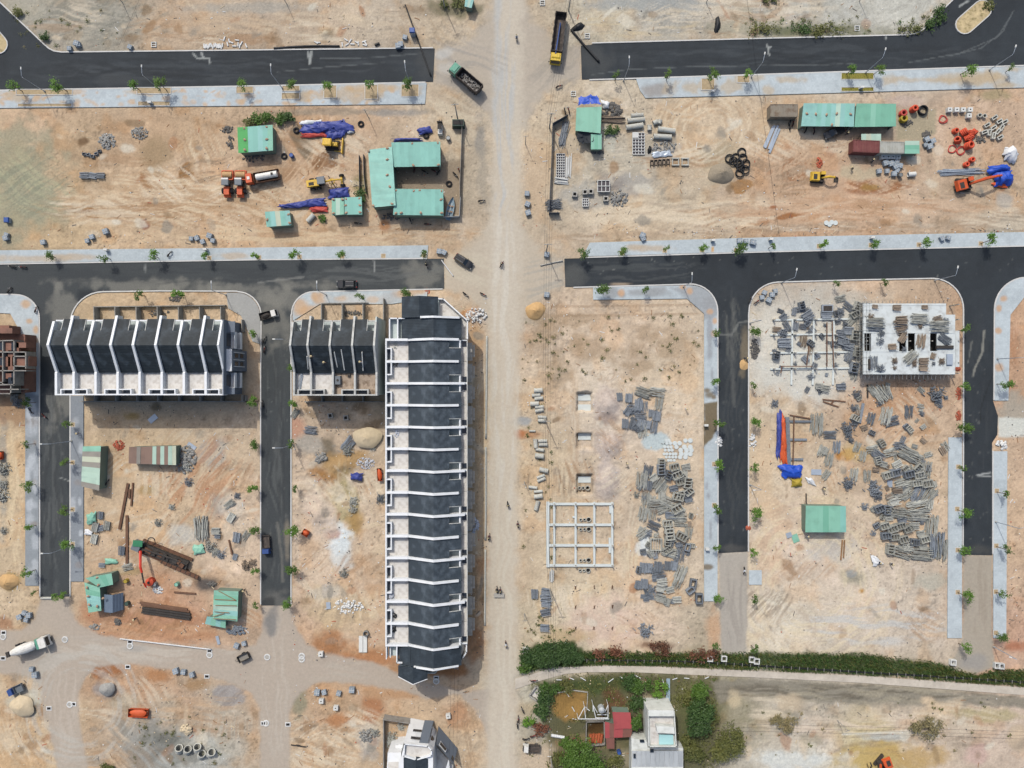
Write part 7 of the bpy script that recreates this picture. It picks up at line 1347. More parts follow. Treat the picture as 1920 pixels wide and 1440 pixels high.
cloth('tarpaulin','pale crumpled sheet beside the small mint hut','tarpaulin',[(1126,188),(1142,192),(1140,206),(1130,204)],Z0(.6),'tarp_white',7,6,.25,31,fold=2);cloth('plastic_sheet','pale grey plastic wrap on the gravel below the long pipes','plastic',[(1222,286),(1256,281),(1260,292),(1226,296)],Z0(.1),'galvanised',12,6,.12,32,fold=3)
# blue grey tent
x,y=W(218,1126);r=root('tent','blue grey ribbed tarpaulin tent beside the L shaped mint hut','tent',(x,y,0));mb=MB();mb.slab([(-1.8,-2.1,2.0),(.5,-2.1,2.5),(.5,2.0,2.5),(-1.8,2.0,2.0)],.05);mb.build('cover','tarp_bluegrey',r);mb=MB();mb.slab([(.5,-2.1,2.5),(1.9,-2.0,.4),(1.9,2.0,.4),(.5,2.0,2.5)],.05);mb.build('cover','tarp_bluegrey',r)
for a in ((-1.7,-1.9,2.0),(-1.7,1.9,2.0),(.5,-1.9,2.45),(.5,1.9,2.45)):mb=MB();mb.cyl((a[0],a[1],-.2),a,.05,n=6);mb.build('pole','steel_grey',r)
# steel beams
def beam(lab,a,b,m='steel_rust',w=.35,h=.32,z=0,group=None,name='steel_beam'):
 A_=Vector(W(*a));B_=Vector(W(*b));d=B_-A_;L=d.length;mb=MB();mb.box(-L/2,L/2,-w/2,w/2,h-.05,h);mb.box(-L/2,L/2,-w/2,w/2,0,.05);mb.box(-L/2,L/2,-.04,.04,.05,h-.05);o=mb.build(name,m);c=(A_+B_)/2;o.location=(c.x,c.y,gz((a[0]+b[0])/2,(a[1]+b[1])/2)+z);o.rotation_euler.z=math.atan2(d.y,d.x);return tag(o,lab,'beam',group)
beam('long rusty steel beam lying north of the pile rig',(241,906),(225,992),w=.6);beam('short rusty beam beside the long one north of the rig',(244,917),(243,934),w=.5);beam('rusty beam pointing at the rust and green hut',(250,905),(247,948),w=.4);beam('rusty beam standing in line west of the pile rig',(239,966),(239,1056),w=.6)
for k,(a,b) in enumerate((((263,1129),(352,1142)),((266,1133),(356,1146)),((268,1139),(358,1151)),((268,1143),(359,1156)),((267,1147),(357,1160)))):beam('brown steel beam in the stack on the orange bank',a,b,'steel_rust' if k<2 else 'machine_dark',.45,.35,.04*k,'steel beams stacked on the orange bank')
beam('single rusty beam east of the orange tank',(327,1110),(368,1113));beam('thin brown beam near the grey slabs',(430,1012),(436,1039));beam('dark bar lying on the southern lot',(546,1396),(574,1400),'machine_dark',.3)
for k,(a,b) in enumerate((((1480,790),(1522,790)),((1480,824),(1512,824)),((1480,861),(1505,861)))):beam('grey cross bar of the steel bench beside the tarpaulin strip',a,b,'scaffold_dark',.5,.4,0,'cross bars of the steel bench')
beam('rusty long bar tying the steel bench together',(1487,780),(1485,869),'steel_rust',.22,.3,.42);beam('rusty beam laid across the pale lot',(1480,778),(1520,785),w=.25);beam('dark plank wall along the orange tarpaulin strip',(1475,782),(1478,872),'scaffold_dark',.9,.5)
for k,(a,b) in enumerate((((1542,749),(1585,753)),((1543,753),(1572,763)),((1562,752),(1558,758)))):beam('rusty frame bar lying below the scaffold on pale ground',a,b,'steel_rust',.3,.25,.02*k,'rusty frame bars on pale ground')
for k,(a,b) in enumerate((((1461,687),(1520,687)),((1463,687),(1461,700)),((1513,650),(1509,685)),((1547,605),(1547,688)),((1557,603),(1560,690)))):beam('thin rusty pipe run over the foundation grid',a,b,'steel_rust',.2,.2,.9,'rusty pipes over the foundation grid')
beam('dark long post standing off the scaffold deck',(1626,721),(1626,746),'machine_dark',.3);beam('dark steel column lying near the scaffold yard',(1618,756),(1611,793),'scaffold_dark',.6);beam('thin timber lying south of the lone green hut',(1579,1012),(1576,1050),'timber',.25);beam('timber beside it south of the lone green hut',(1583,1012),(1581,1046),'timber',.2);beam('thin post beside the lone green hut',(1511,925),(1511,945),'machine_dark',.2)
# galvanised profiles and pipe bundles
for k,(a,b) in enumerate((((1452,236),(1434,278)),((1458,236),(1441,280)),((1449,238),(1432,276)),((1461,242),(1442,287)))):beam('long galvanised steel profile south of the rusty container',a,b,'galvanised',.5,.3,0,'galvanised profiles')
def bundle(name,lab,px,py,L,w,ang,n,m,h=.5,group=None,spread=.0,r_=.05,cat='bundle',seed=None,z=None):
 rr=random.Random(seed if seed is not None else int(px*7+py));mb=MB()
 for k in range(n):
  a=rr.gauss(0,spread);y0=rr.uniform(-w/2,w/2);x0=rr.uniform(-.12,.12)*L;l=L*rr.uniform(.75,1.05)/2;zz_=rr.uniform(r_,h*(1-.6*abs(y0)/(w/2+.01))+r_);c,s_=math.cos(a),math.sin(a)
  mb.cyl((x0-l*c,y0-l*s_,zz_),(x0+l*c,y0+l*s_,zz_+rr.uniform(-.06,.06)),r_*rr.uniform(.8,1.3),n=5)
 o=mb.build(name,m);x,y=W(px,py);o.location=(x,y,gz(px,py) if z is None else z);o.rotation_euler.z=R(ang);return tag(o,lab,cat,group)
bundle('pipe_bundle','bundle of long blue grey steel bars beside the orange excavator',1800,323,10,1.2,2,26,'galvanised',.5,spread=.04,r_=.07);bundle('timber_bundle','dark planks bundled beside the mint hut',1147,224,5.5,1.6,-4,22,'formply',.6,spread=.04,r_=.1);bundle('pipe_bundle','blue grey rods stacked inside the dark yard fence',1057,252,5.5,1.8,75,40,'scaffold_dark',.7,spread=.08,r_=.06);bundle('board_bundle','white boards stacked in the yard behind the dark fence',1053,339,3.2,1.6,-8,14,'pale_box',.6,spread=.08,r_=.12);bundle('board_bundle','white long profiles standing in the fenced yard',1066,312,5.0,1.2,88,14,'pale_box',.4,spread=.02,r_=.09)
bundle('rebar_heap','dark rods heaped inside the corner of the yard fence',1038,384,3.6,2.2,10,50,'scaffold_dark',.7,spread=.3);bundle('rebar_heap','grey poles stacked on terrace of the street end unfinished house',563,718,3.6,.8,80,14,'galvanised',.3,spread=.05,z=ZT)
xx,yy=W(563,716,ZT);bpy.context.view_layer.objects;COL.objects[-1].location=(xx,yy,ZT)
# steel grille panels
def grille(lab,px,py,w,h,nx,ny,z=.12):
 r=at('steel_grille',lab,'grille',px,py,0);mb=MB()
 for k in range(nx+1):mb.box(-w/2+k*w/nx-.07,-w/2+k*w/nx+.07,-h/2,h/2,z,z+.12)
 mb.build('long_bars','pale_box',r);mb=MB()
 for k in range(ny+1):mb.box(-w/2,w/2,-h/2+k*h/ny-.07,-h/2+k*h/ny+.07,z+.12,z+.24)
 mb.build('cross_bars','pale_box',r);mb=MB();mb.box(-w/2,w/2,-h/2,h/2,z-.1,z-.01);mb.build('dark_panel',mat('dark_panel',(84,80,84),.8,.1,1),r);return r
grille('large steel grid panel with one white cell by the long pipes',1197,270,2.8,5.0,4,7);grille('long steel grid stack behind the dark yard fence',1051,312,2.0,5.6,4,9,.3);grille('square wire frame tank in the pipe yard',1131,351,2.8,2.6,3,2,.7);grille('small steel cage beside the grey drain boxes',1097,381,1.4,1.8,3,3,.5)
x,y=W(1191,254);mb=MB();mb.box(-.7,.7,-.65,.65,.36,.4);o=mb.build('white_board','pale_box');o.location=(x,y,gz(1191,254));tag(o,'white board covering one corner of the steel grid panel','board')
for k in range(5):
 r=at('steel_mould','dark steel mould in the short row below the black heap','mould',1221.5+k*7.6,307-k*.6,0,'dark steel moulds');mb=MB();mb.box(-.36,-.26,-.7,.7,0,.6);mb.box(.26,.36,-.7,.7,0,.6);mb.box(-.26,.26,.6,.7,0,.55);mb.build('sides','machine_dark',r);mb=MB();mb.box(-.3,.3,-.4,.3,.1,.3);mb.build('insert','formply',r)
for k,x in enumerate((1266,1284)):
 r=at('gully_mould','open concrete frame beside the dark steel moulds','frame',x,304,0,'open concrete frames');mb=MB();mb.box(-.9,.9,.65,.9,0,.5);mb.box(-.9,.9,-.9,-.65,0,.5);mb.build('long_side','pipe_concrete',r);mb=MB();mb.box(-.8,-.6,-.65,.65,0,.4);mb.box(.6,.8,-.65,.65,0,.4);mb.build('short_side','pipe_concrete',r)
 # kerb stones scattered by the northern kerb
KS=MB();KS.box(-.5,.5,-.13,.13,0,.24);KS=Proto(tag(KS.build('kerb_stone','kerb_stone'),'x','kerb stone'))
for k in range(16):KS.put(383+k*2.3+rnd.uniform(-.5,.5),87+rnd.uniform(-2,2),R(rnd.uniform(70,110)),'white kerb stone in the tight row above the north western road','kerb stones in the tight row')
for p in ((421,73),(430,77),(427,83),(434,80),(445,76),(447,84),(450,87),(462,86),(440,87),(453,82)):KS.put(p[0],p[1],R(rnd.uniform(0,180)),'white kerb stone scattered above the north western road','kerb stones scattered north west')
for p in ((642,84),(649,75),(651,84),(657,77),(661,83),(669,80),(672,82),(683,78),(684,85),(686,82),(593,80),(597,80)):KS.put(p[0],p[1],R(rnd.uniform(0,180)),'white kerb stone scattered beyond the black corrugated pipe','kerb stones beyond the black pipe')
# wooden drain frames by the kerbs
for (x,y) in ((289,84),(1101,68),(1017,6),(1075,176),(1607,53),(1783,1240)):
 r=at('shuttering_box','pale square shuttering frame lying '+{289:'above the north western road',1101:'at the end of the north eastern road',1017:'at the top of the central road',1075:'north of the mint hut',1607:'in scrub above the eastern road',1783:'at the end of the eastern street'}[x],'frame',x,y);mb=MB();mb.box(-.6,.6,-.6,-.45,0,.25);mb.box(-.6,.6,.45,.6,0,.25);mb.box(-.6,-.45,-.45,.45,0,.25);mb.box(.45,.6,-.45,.45,0,.25);mb.build('side','pale_box',r);mb=MB();mb.box(-.45,.45,-.06,.06,.05,.2);mb.build('crossbar','pale_box',r)
 # planting beds in the pavements
def bed(lab,x0,y0,x1,y1,mtl='island_soil',group=None):
 cx,cy=W((x0+x1)/2,(y0+y1)/2);w=(x1-x0)*S;h=(y1-y0)*S;r=root('planting_bed',lab,'planting bed',(cx,cy,.15),0,group);mb=MB();t=.14
 mb.box(-w/2,w/2,-h/2,-h/2+t,-.1,.1);mb.box(-w/2,w/2,h/2-t,h/2,-.1,.1);mb.box(-w/2,-w/2+t,-h/2+t,h/2-t,-.1,.1);mb.box(w/2-t,w/2,-h/2+t,h/2-t,-.1,.1);mb.build('border','concrete_kerb',r);mb=MB();mb.box(-w/2+t,w/2-t,-h/2+t,h/2-t,-.1,.03);mb.build('soil',mtl,r);return r
mat('bed_sand',(178,160,128),1,.2,1.5,bump=.4,bscale=5);mat('bed_plants',(140,132,62),1,.35,3,bump=.8,bscale=6,dirt=(96,104,44),dirt_a=.9)
for b in ((31,167.5,137,179),(34,194,136,201),(257,164,322,177),(259,190,320,199),(443,162,476,176),(529,160.5,563,172),(528,174,563,187),(607,160,632,185),(684,159,709,187),(752,158,786,182)):bed('kerbed sandy planting bed in the north western pavement',*b,'bed_sand','beds in the north western pavement')
for b in ((1381,142,1406,156),(1314,147,1340,170)):bed('kerbed sandy planting bed in the north eastern pavement',*b,'bed_sand','sandy beds in the north eastern pavement')
bed('planted yellow green bed on the road side of the north eastern pavement',1576,136.5,1638,150,'bed_plants');bed('planted yellow green bed on the yard side of the north eastern pavement',1576,163.5,1638,172.5,'bed_plants')
# tree pits
TP=[(1796,875),(1794,954),(1795,1031),(1795,1110),(1868,920),(1867,1023),(1866,1109),(1866,1186),(1341,627),(1339,870),(1339,947),(1246,470),(1316,469),(1380,470),(1535,462),(1632,460),(1722,459),(1838,457),(1166,475),(1094,478),(642,481),(719,480),(562,482),(393,484),(795,479),(486,483),(137,796),(137,867),(137,955),(137,1020)]
for p in TP:
 x,y=W(*p);r=root('tree_pit','small square sandy tree pit cut into the pavement','tree pit',(x,y,.15),0,'square tree pits');mb=MB();mb.box(-.62,.62,-.62,-.5,-.08,.05);mb.box(-.62,.62,.5,.62,-.08,.05);mb.box(-.62,-.5,-.5,.5,-.08,.05);mb.box(.5,.62,-.5,.5,-.08,.05);mb.build('border','concrete_kerb',r);mb=MB();mb.box(-.5,.5,-.5,.5,-.08,.02);mb.build('soil','bed_sand',r)
 # heaps
def heap(name,lab,px,py,rx,ry,h,m,cat='heap',group=None,seed=1,jag=.12,p=1.2,z=None):
 mb=MB();mb.heap(rx,ry,h,seed,n=22,rings=7,jag=jag,p=p,z0=-.2);o=mb.build(name,m,smooth=True);x,y=W(px,py);o.location=(x,y,gz(px,py) if z is None else z);return tag(o,lab,cat,group)
heap('sand_heap','ochre sand heap at the corner of the central road junction',1004,583,2.5,2.2,1.4,'yellow_sand',seed=2);heap('gravel_heap','grey gravel heap with black pipe coils leaning on it',1352,326,3.1,2.8,1.7,'grey_gravel',seed=3);heap('sand_heap','yellow sand heap beside the western pavement end',17,1091,2.4,2.2,1.5,'yellow_sand',seed=4);heap('sand_heap','pale stony sand heap south of the blue flatbed',45,1322,3.0,2.4,1.1,'pale_sand',seed=5);heap('gravel_heap','small pinkish gravel heap inside the bend of the dirt road',204,1290,2.0,1.5,.9,'rubble_grey',seed=6);heap('sand_heap','pale sand heap on the churned lot beside the long row',690,820,3.2,2.6,1.2,'pale_sand',seed=8);heap('sand_heap','orange sand heap below the dusty road kerb',1395,684,1.4,1.6,.5,'yellow_sand',seed=9)
o=COL.objects[-1]
# rubble and twisted steel
def rubble(name,lab,px,py,rx,ry,n,m,r0=.12,r1=.4,h=.7,group=None,seed=None,z=None,cat='rubble'):
 rr=random.Random(seed or int(px*3+py));mb=MB()
 for k in range(n):
  a=rr.uniform(0,6.28);d=rr.random()**.6;s_=rr.uniform(r0,r1);mb.rock((rx*d*math.cos(a),ry*d*math.sin(a),h*(1-d)+s_*.3),s_,rr.randint(0,9999),.6)
 o=mb.build(name,m);x,y=W(px,py);o.location=(x,y,gz(px,py) if z is None else z);return tag(o,lab,cat,group)
rubble('rubble_heap','round grey stone rubble heap in the western yard',201,265,2.1,1.8,130,'rubble_grey',.12,.34);rubble('rubble_heap','smaller speckled rubble heap in the western yard',262,250,2.0,1.5,120,'rubble_grey',.1,.26);rubble('rubble_heap','dark rubble and slates beside the mint roofed hut',1147,208,2.4,1.9,70,'rubble_dark',.2,.5);rubble('rubble_heap','grey broken slabs east of the rust and green hut',348,862,2.6,3.4,90,'rubble_grey',.2,.55);rubble('rubble_heap','pale rubble heap beside the white corner house plot',688,1378,1.8,1.8,60,'rubble_grey',.15,.4);rubble('rubble_heap','grey rubble with tools at the ochre pit',602,858,1.5,1.4,50,'rubble_grey',.15,.45);rubble('rubble_heap','colourful trash heap on the churned lot',686,868,2.2,1.4,120,'cloth_light',.08,.22,.4);rubble('rubble_heap','grey tile rubble at the foot of the mint battened hut',445,1182,2.4,1.0,70,'scaffold_dark',.15,.45,.4);rubble('rubble_heap','pale broken stones above the wide pipes',350,1366,1.4,1.0,26,'pale_sand',.25,.6,.4);rubble('rubble_heap','white rubble pile on the sand near the orange tank',296,1106,1.3,1.0,40,'kerb_stone',.1,.3,.3);rubble('rubble_heap','pale pink sacks piled on the long row terrace',734,1122,.7,1.1,16,'cloth_light',.25,.45,.5);COL.objects[-1].location=(*W(733,1122,9.8),9.32)
rubble('rubble_heap','mixed debris heap beside the drain boxes in the pipe yard',1160,372,2.2,2.0,70,'rubble_grey',.15,.4,.5);rubble('rubble_heap','grey debris heap below the long pipes',1245,275,3.0,1.6,70,'rubble_grey',.12,.36,.35)
rubble('rubble_heap','pale building rubble at the northern corner house',893,592,2.4,1.8,70,'kerb_stone',.12,.36,.3);rubble('rubble_heap','trash heap with sacks by the kerb pipe',888,985,1.6,1.8,60,'cloth_light',.12,.4,.4);rubble('rubble_heap','scattered debris on the dry lot beside the long row',655,1135,3.4,1.8,90,'kerb_stone',.1,.34,.25);rubble('rubble_heap','broken grey slabs by the puddle on the pavement',1347,828,.9,1.2,24,'kerb_stone',.15,.4,.3);rubble('rubble_heap','stacked white slabs at the pavement end of the eastern street',1877,834,1.3,1.0,24,'kerb_stone',.25,.5,.4);rubble('rubble_heap','dark brushwood and scrap on the pavement edge',1415,655,1.0,2.4,70,'rubble_dark',.12,.4,.5);rubble('rubble_heap','white rounded stones ringed on the kerb of the eastern street',1411,826,.9,1.6,22,'kerb_stone',.2,.4,.3);rubble('rubble_heap','heap of dark scrap at the corner of the western lot',222,1165,.8,.7,20,'rubble_dark',.2,.4,.3);rubble('rubble_heap','grey gravel patch at the foot of the orange bank',178,1175,1.3,.8,40,'rubble_grey',.1,.25,.15)
for (x,y,rx,ry,lab) in ((478,296,3.4,.9,'dark scrap strewn along the shaded side of the striped shed'),(432,268,.9,1.6,'dark scrap at the bright green end of the striped shed'),(425,243,1.6,1.0,'grey scrap north of the bright green strip'),(735,407,2.6,.8,'dark scrap below the long west roof'),(1120,285,1.6,.6,'dark scrap at the lean-to foot'),(1700,232,1.6,.9,'dark pump parts beside the green site office'),(1838,262,1.2,.9,'dark sacks beside the orange coil heap'),(1737,252,1.0,.9,'dark green sacks above the pale pallets'),(398,1095,1.2,.7,'burnt scrap north of the battened hut'),(330,560,1.6,.7,'dark tubs in the sand behind the row of eight'),(300,588,2.6,.8,'debris in the back yards of the row of eight'),(660,588,2.6,.8,'debris in the back yards of the row of four'),(1195,1372,1.2,2.6,'dark firewood beside the farmhouse tower')):rubble('scrap_heap',lab,x,y,rx,ry,40,'rubble_dark',.1,.32,.25,cat='scrap')
rubble('brick_heap','red brick heap between the two patchwork huts',223,835,1.3,1.2,90,'brick_red',.12,.24,.5,cat='bricks');rubble('brick_heap','red brick pile beside the small yellow excavator',1536,305,.7,1.3,70,'brick_red',.12,.24,.5,cat='bricks');rubble('brick_heap','red brick pile beside the street at the scaffold building corner',1796,692,.6,.5,40,'brick_red',.12,.22,.4,cat='bricks');rubble('brick_heap','red brick pile on the street verge, northern one',1797,738,.6,1.5,80,'brick_red',.12,.22,.4,cat='bricks');rubble('brick_heap','red brick pile on the street verge, southern one',1797,779,.6,1.3,70,'brick_red',.12,.22,.4,cat='bricks');rubble('brick_heap','red soil and brick dust at the corner pavement',799,546,1.0,.9,60,'brick_red',.08,.2,.2,cat='bricks');rubble('brick_heap','red bricks stacked on the kerb by the grey street end',1403,990,.6,.6,40,'brick_red',.14,.24,.4,cat='bricks')
# orange skips and tank
for (x,y,w,h,a,lab) in ((263,1334,4.6,1.9,-3,'long orange skip covered with tarpaulin on the stony lot'),(575,998,1.6,1.4,-30,'small orange skip on the churned lot'),(713,889,1.1,3.0,4,'rust orange skip against the long row'),(4,853,1.4,2.0,0,'orange skip at the western lot edge')):
 r=at('skip',lab,'skip',x,y,R(a));mb=MB();v=[(-w/2+.25,-h/2+.15,0),(w/2-.25,-h/2+.15,0),(w/2-.25,h/2-.15,0),(-w/2+.25,h/2-.15,0),(-w/2,-h/2,1.1),(w/2,-h/2,1.1),(w/2,h/2,1.1),(-w/2,h/2,1.1)];mb.add(v,[(0,3,2,1),(0,1,5,4),(1,2,6,5),(2,3,7,6),(3,0,4,7)]);mb.build('tub','orange_steel',r);mb=MB();mb.heap(w*.46,h*.46,.35,int(x),n=14,rings=4,jag=.1,z0=-.1);o=mb.build('cover','tarp_orange',r,smooth=True);o.location=(0,0,1.0)
r=at('water_tank','round orange water tank beside the pile rig','tank',285,1089,0);mb=MB();mb.cyl((0,0,0),(0,0,1.3),.95,.95,n=16);mb.cyl((0,0,1.3),(0,0,1.7),.95,.3,n=16);mb.build('tank','cable_orange',r,smooth=False);mb=MB();mb.cyl((0,0,1.7),(0,0,1.78),.3,n=10);mb.build('lid','machine_dark',r)
for (x,y,m,lab) in ((239,1088,'tarp_yellow','yellow round drum beside the blue grey tent'),(293,1094,'steel_grey','grey drum next to the orange tank'),(241,1130,'dark_green','green drum at the foot of the blue grey tent'),(841,261,'steel_grey','grey drum near the forklift'),(548,293,'blue_plastic','blue drum by the tools near the green striped shed'),(1160,1408,'blue_plastic','blue tarp covered drum in the compound yard'),(334,1094,'sheet_mintX','small mint tank at the end of the thin pole'),(1685,330,'steel_grey','small grey ring by the white short pipe')):
 r=at('drum',lab,'drum',x,y);mb=MB();mb.cyl((0,0,0),(0,0,1.0),.5,n=14);mb.build('body',m,r);mb=MB();mb.torus((0,0,1.0),.48,.05,14,5);mb.build('rim','machine_dark',r)
for (x,y,lab) in ((775,65,'blue topped portable toilet cabin at the northern street end'),(17,414,'small blue water barrel cart at the edge of the west yard'),(1140,1438,'x')):
 if lab=='x':continue
 r=at('cabin' if x>100 else 'barrel_cart',lab,'cabin' if x>100 else 'barrel',x,y);mb=MB();mb.box(-.55,.55,-.55,.55,0,2.1 if x>100 else .9);mb.build('body','galvanised',r);mb=MB();mb.taper(-.65,.65,-.65,.65,2.1 if x>100 else .9,2.4 if x>100 else 1.2,.15,.15,.15);mb.build('roof','blue_plastic',r)
 # white round manhole covers
rr=random.Random(11);CV=[]
rows=[(826,[(1249,3),(1254,3.2),(1262,0),(1285,4.2),(1294,4.6)]),(831,[(1250,3.2),(1257,3.4),(1265,4.4),(1274,4.4)]),(838,[(1246,3),(1252,3),(1258,3.2),(1268,4.2),(1283,4.6),(1294,4.6)]),(844,[(1247,3),(1254,3.2),(1260,3.2),(1276,4.6),(1287,4.6),(1296,4.4)]),(851,[(1245,2.8),(1250,3),(1256,3),(1262,3.2),(1267,3),(1277,4.6),(1286,4.6),(1294,4.6)]),(857,[(1249,2.8),(1255,2.8),(1261,3),(1267,3),(1275,4.2),(1285,4.4)]),(863,[(1253,2.8),(1258,2.8),(1264,2.8)])]
for y,row in rows:
 for x,r_ in row:
  if r_<1:continue
  mb=MB();q=r_*S*.97;mb.cyl((0,0,.02),(0,0,.2),q,n=18);mb.cyl((0,0,.2),(0,0,.225),q*.8,q*.78,n=14);o=mb.build('manhole_cover','foundation');xx,yy=W(x,y);o.location=(xx,yy,gz(x,y));tag(o,'round white concrete cover laid in the tight field of covers','cover','round covers in the field')
for (x,y) in ((1549,418),(1559,417),(1566,418),(1555,421)):mb=MB();mb.cyl((0,0,.02),(0,0,.2),.55,n=18);o=mb.build('manhole_cover','foundation');xx,yy=W(x,y);o.location=(xx,yy,gz(x,y));tag(o,'round white concrete cover on the bank above the eastern pavement','cover','round covers on the bank')
# foundation beams with column stubs, pit slabs
x0,y0=W(1088,1000);r=root('foundation_grid','pale concrete foundation beam grid with column stubs beside the central road','foundation',(x0,y0,0))
def fb(a,b,w=.75,z=.45,nm='beam'):
 A_=Vector(W(*a))-Vector((x0,y0));B_=Vector(W(*b))-Vector((x0,y0));d=B_-A_;c=(A_+B_)/2;mb=MB();mb.ob((c.x,c.y,z/2-.15),(d.length+w*.98,w,z+.3),math.atan2(d.y,d.x));mb.build(nm,'foundation',r)
for k,y in enumerate((944.5,983.5,1022,1059.5)):fb((1027,y),(1148,y),.55,.45)
for k,x in enumerate((1027,1039,1079,1114,1147.5)):fb((x,943),(x,1060),.5 if k else .7,.455+.005*k)
for x in (1039,1079,1114,1147.5):
 for y in (944.5,983.5,1022,1059.5):a,b=W(x,y);mb=MB();mb.box(a-x0-.14,a-x0+.14,b-y0-.14,b-y0+.14,.3,1.5);mb.build('column_stub','concrete',r)
fb((1144,950),(1144,960),.5,.44,'pad');fb((1143,1010),(1143,1034),.5,.44,'pad');fb((1075,969),(1078,969),.4,.44,'pad')
for (x,y) in ((1098,974),(1098,992),(1098,1050),(1097,1069)):
 for k,(dx,q) in enumerate(((-9.5,.36),(-2.5,.34),(5.5,.56))):
  mb=MB();mb.pipe((0,0,-.1),(0,0,.55),q,.1,16);o=mb.build('well_ring','pipe_concrete');xx,yy=W(x+dx,y-.2*k);o.location=(xx,yy,gz(x,y));mb=MB();mb.cyl((0,0,0),(0,0,.06),q-.1,n=12);mb.build('bottom','dark_hole',o);tag(o,'upright septic ring standing in rows of three across the foundation grid','ring','septic rings at the foundation grid')
for k,(cx,cy,hx,hy) in enumerate(PITS):
 xx,yy=W(cx,cy-6);z=-1.45
 for j in ((0,1) if k==0 else (0,)):
  mb=MB();mb.box(-1.5,1.5,-.75,.75,-.1,.12);o=mb.build('cover_slab','foundation');o.location=(xx+.1,yy+.5-j*2.4-.3,gz(cx,cy)+.1);tag(o,'pale concrete slab lying in the '+['northern','middle','southern'][k]+' dug pit','slab',['slabs in the northern pit',None,None][k])
for k in range(3):mb=MB();mb.pipe((0,0,0),(0,0,.9),.38 if k<2 else .55,.1,16);o=mb.build('well_ring','pipe_concrete');xx,yy=W(1087+k*7+(1.5 if k==2 else 0),916);o.location=(xx,yy,gz(1096,912)+.05);mb=MB();mb.cyl((0,0,.02),(0,0,.06),.26,n=12);mb.build('bottom','dark_hole',o);tag(o,'upright concrete ring standing in the southern dug pit','ring','rings in the southern pit')
for y in (1101,1138,1178):
 for x in (1079,1114,1148):bundle('starter_bars','thin rusty starter bars standing out of the sand',x,y,.9,.25,88,5,'steel_rust',.3,'starter bars in the sand',spread=.3,r_=.04,cat='rebar')
bundle('plank_bundle','pale boards stacked upright by the foundation grid',1034,1080,2.6,1.0,88,12,'pale_box',.5,r_=.1)
# ------------------------------------------------------------------ scaffold frames and formwork stacks
def frame_stack(kind,m,seed):
 """stack of welded frames or pipes, about 2.4 m long"""
 rr=random.Random(seed);mb=MB()
 if kind=='frames':
  for k in range(7):
   dx,dy,dz=rr.uniform(-.12,.12),rr.uniform(-.12,.12),.08+k*.13;a=rr.uniform(-.06,.06);M_=Matrix.Translation((dx,dy,dz))@Matrix.Rotation(a,4,'Z')
   for (x0,x1,y0,y1) in ((-1.1,1.1,-.75,-.66),(-1.1,1.1,.66,.75),(-1.1,-1.0,-.66,.66),(1.0,1.1,-.66,.66),(-.35,-.27,-.66,.66),(.3,.38,-.66,.66)):mb.box(x0,x1,y0,y1,-.04,.04,M_)
 elif kind=='rods':
  for k in range(34):
   a=rr.gauss(0,.07);y0=rr.uniform(-.8,.8);l=rr.uniform(.9,1.35);z=rr.uniform(.05,.45)*(1.2-abs(y0));x0=rr.uniform(-.25,.25);mb.cyl((x0-l*math.cos(a),y0-l*math.sin(a),z),(x0+l*math.cos(a),y0+l*math.sin(a),z+rr.uniform(-.05,.05)),.045,n=4)
 elif kind=='jumble':
  for k in range(64):
   a=rr.uniform(0,3.14);y0=rr.gauss(0,.42);x0=rr.gauss(0,.48);l=rr.uniform(.12,.42);z=rr.uniform(.05,.6)*max(.15,1-math.hypot(x0,y0)/1.8);mb.cyl((x0-l*math.cos(a),y0-l*math.sin(a),z),(x0+l*math.cos(a),y0+l*math.sin(a),z+rr.uniform(-.15,.15)),.05,n=4)
 elif kind=='boards':
  for k in range(9):mb.ob((rr.uniform(-.15,.15),-.7+k*.17,rr.uniform(.15,.5)),(rr.uniform(1.7,2.3),.15,.07),rr.uniform(-.05,.05),rr.uniform(-.2,.2))
  mb.box(-.95,.95,-.65,.65,.02,.16)
 elif kind=='boxes':
  for k in range(3):
   z=k*.3;mb.box(-1.0,1.0,-.7,-.5,z,z+.26);mb.box(-1.0,1.0,.5,.7,z,z+.26);mb.box(-1.0,-.8,-.5,.5,z,z+.26);mb.box(.8,1.0,-.5,.5,z,z+.26)
 return mb
FS={}
for kind in ('frames','rods','jumble','boards','boxes'):
 for m in ('scaffold_grey','scaffold_dark','formply'):
  for v in range(2):
   me_ob=frame_stack(kind,m,hash_seed if False else v*17+len(kind)).build({'frames':'scaffold_frame_stack','rods':'scaffold_pipe_bundle','jumble':'scaffold_clamp_heap','boards':'formwork_panel_stack','boxes':'formwork_box_stack'}[kind],m)
   FS[kind,m[9:10] if m[0]=='s' else 'p',v]=Proto(tag(me_ob,'x',{'frames':'scaffold frames','rods':'scaffold pipes','jumble':'clamp heap','boards':'formwork','boxes':'formwork'}[kind]))
def stacks(lab,kind,m,ps,z=None):
 for k,p in enumerate(ps):
  o=FS[kind,'d' if m=='g' and rnd.random()<.28 else m,k%2].put(p[0],p[1],R(p[2]+rnd.uniform(-8,8)),lab,lab[:70],z=z,sc=(p[3] if len(p)>3 else 1)*rnd.uniform(.9,1.1))
  o.scale.z*=1.5
  if z is not None and z>2:x,y=W(p[0],p[1],z);o.location=(x,y,z)
A1='on the sand east of the dug pits'
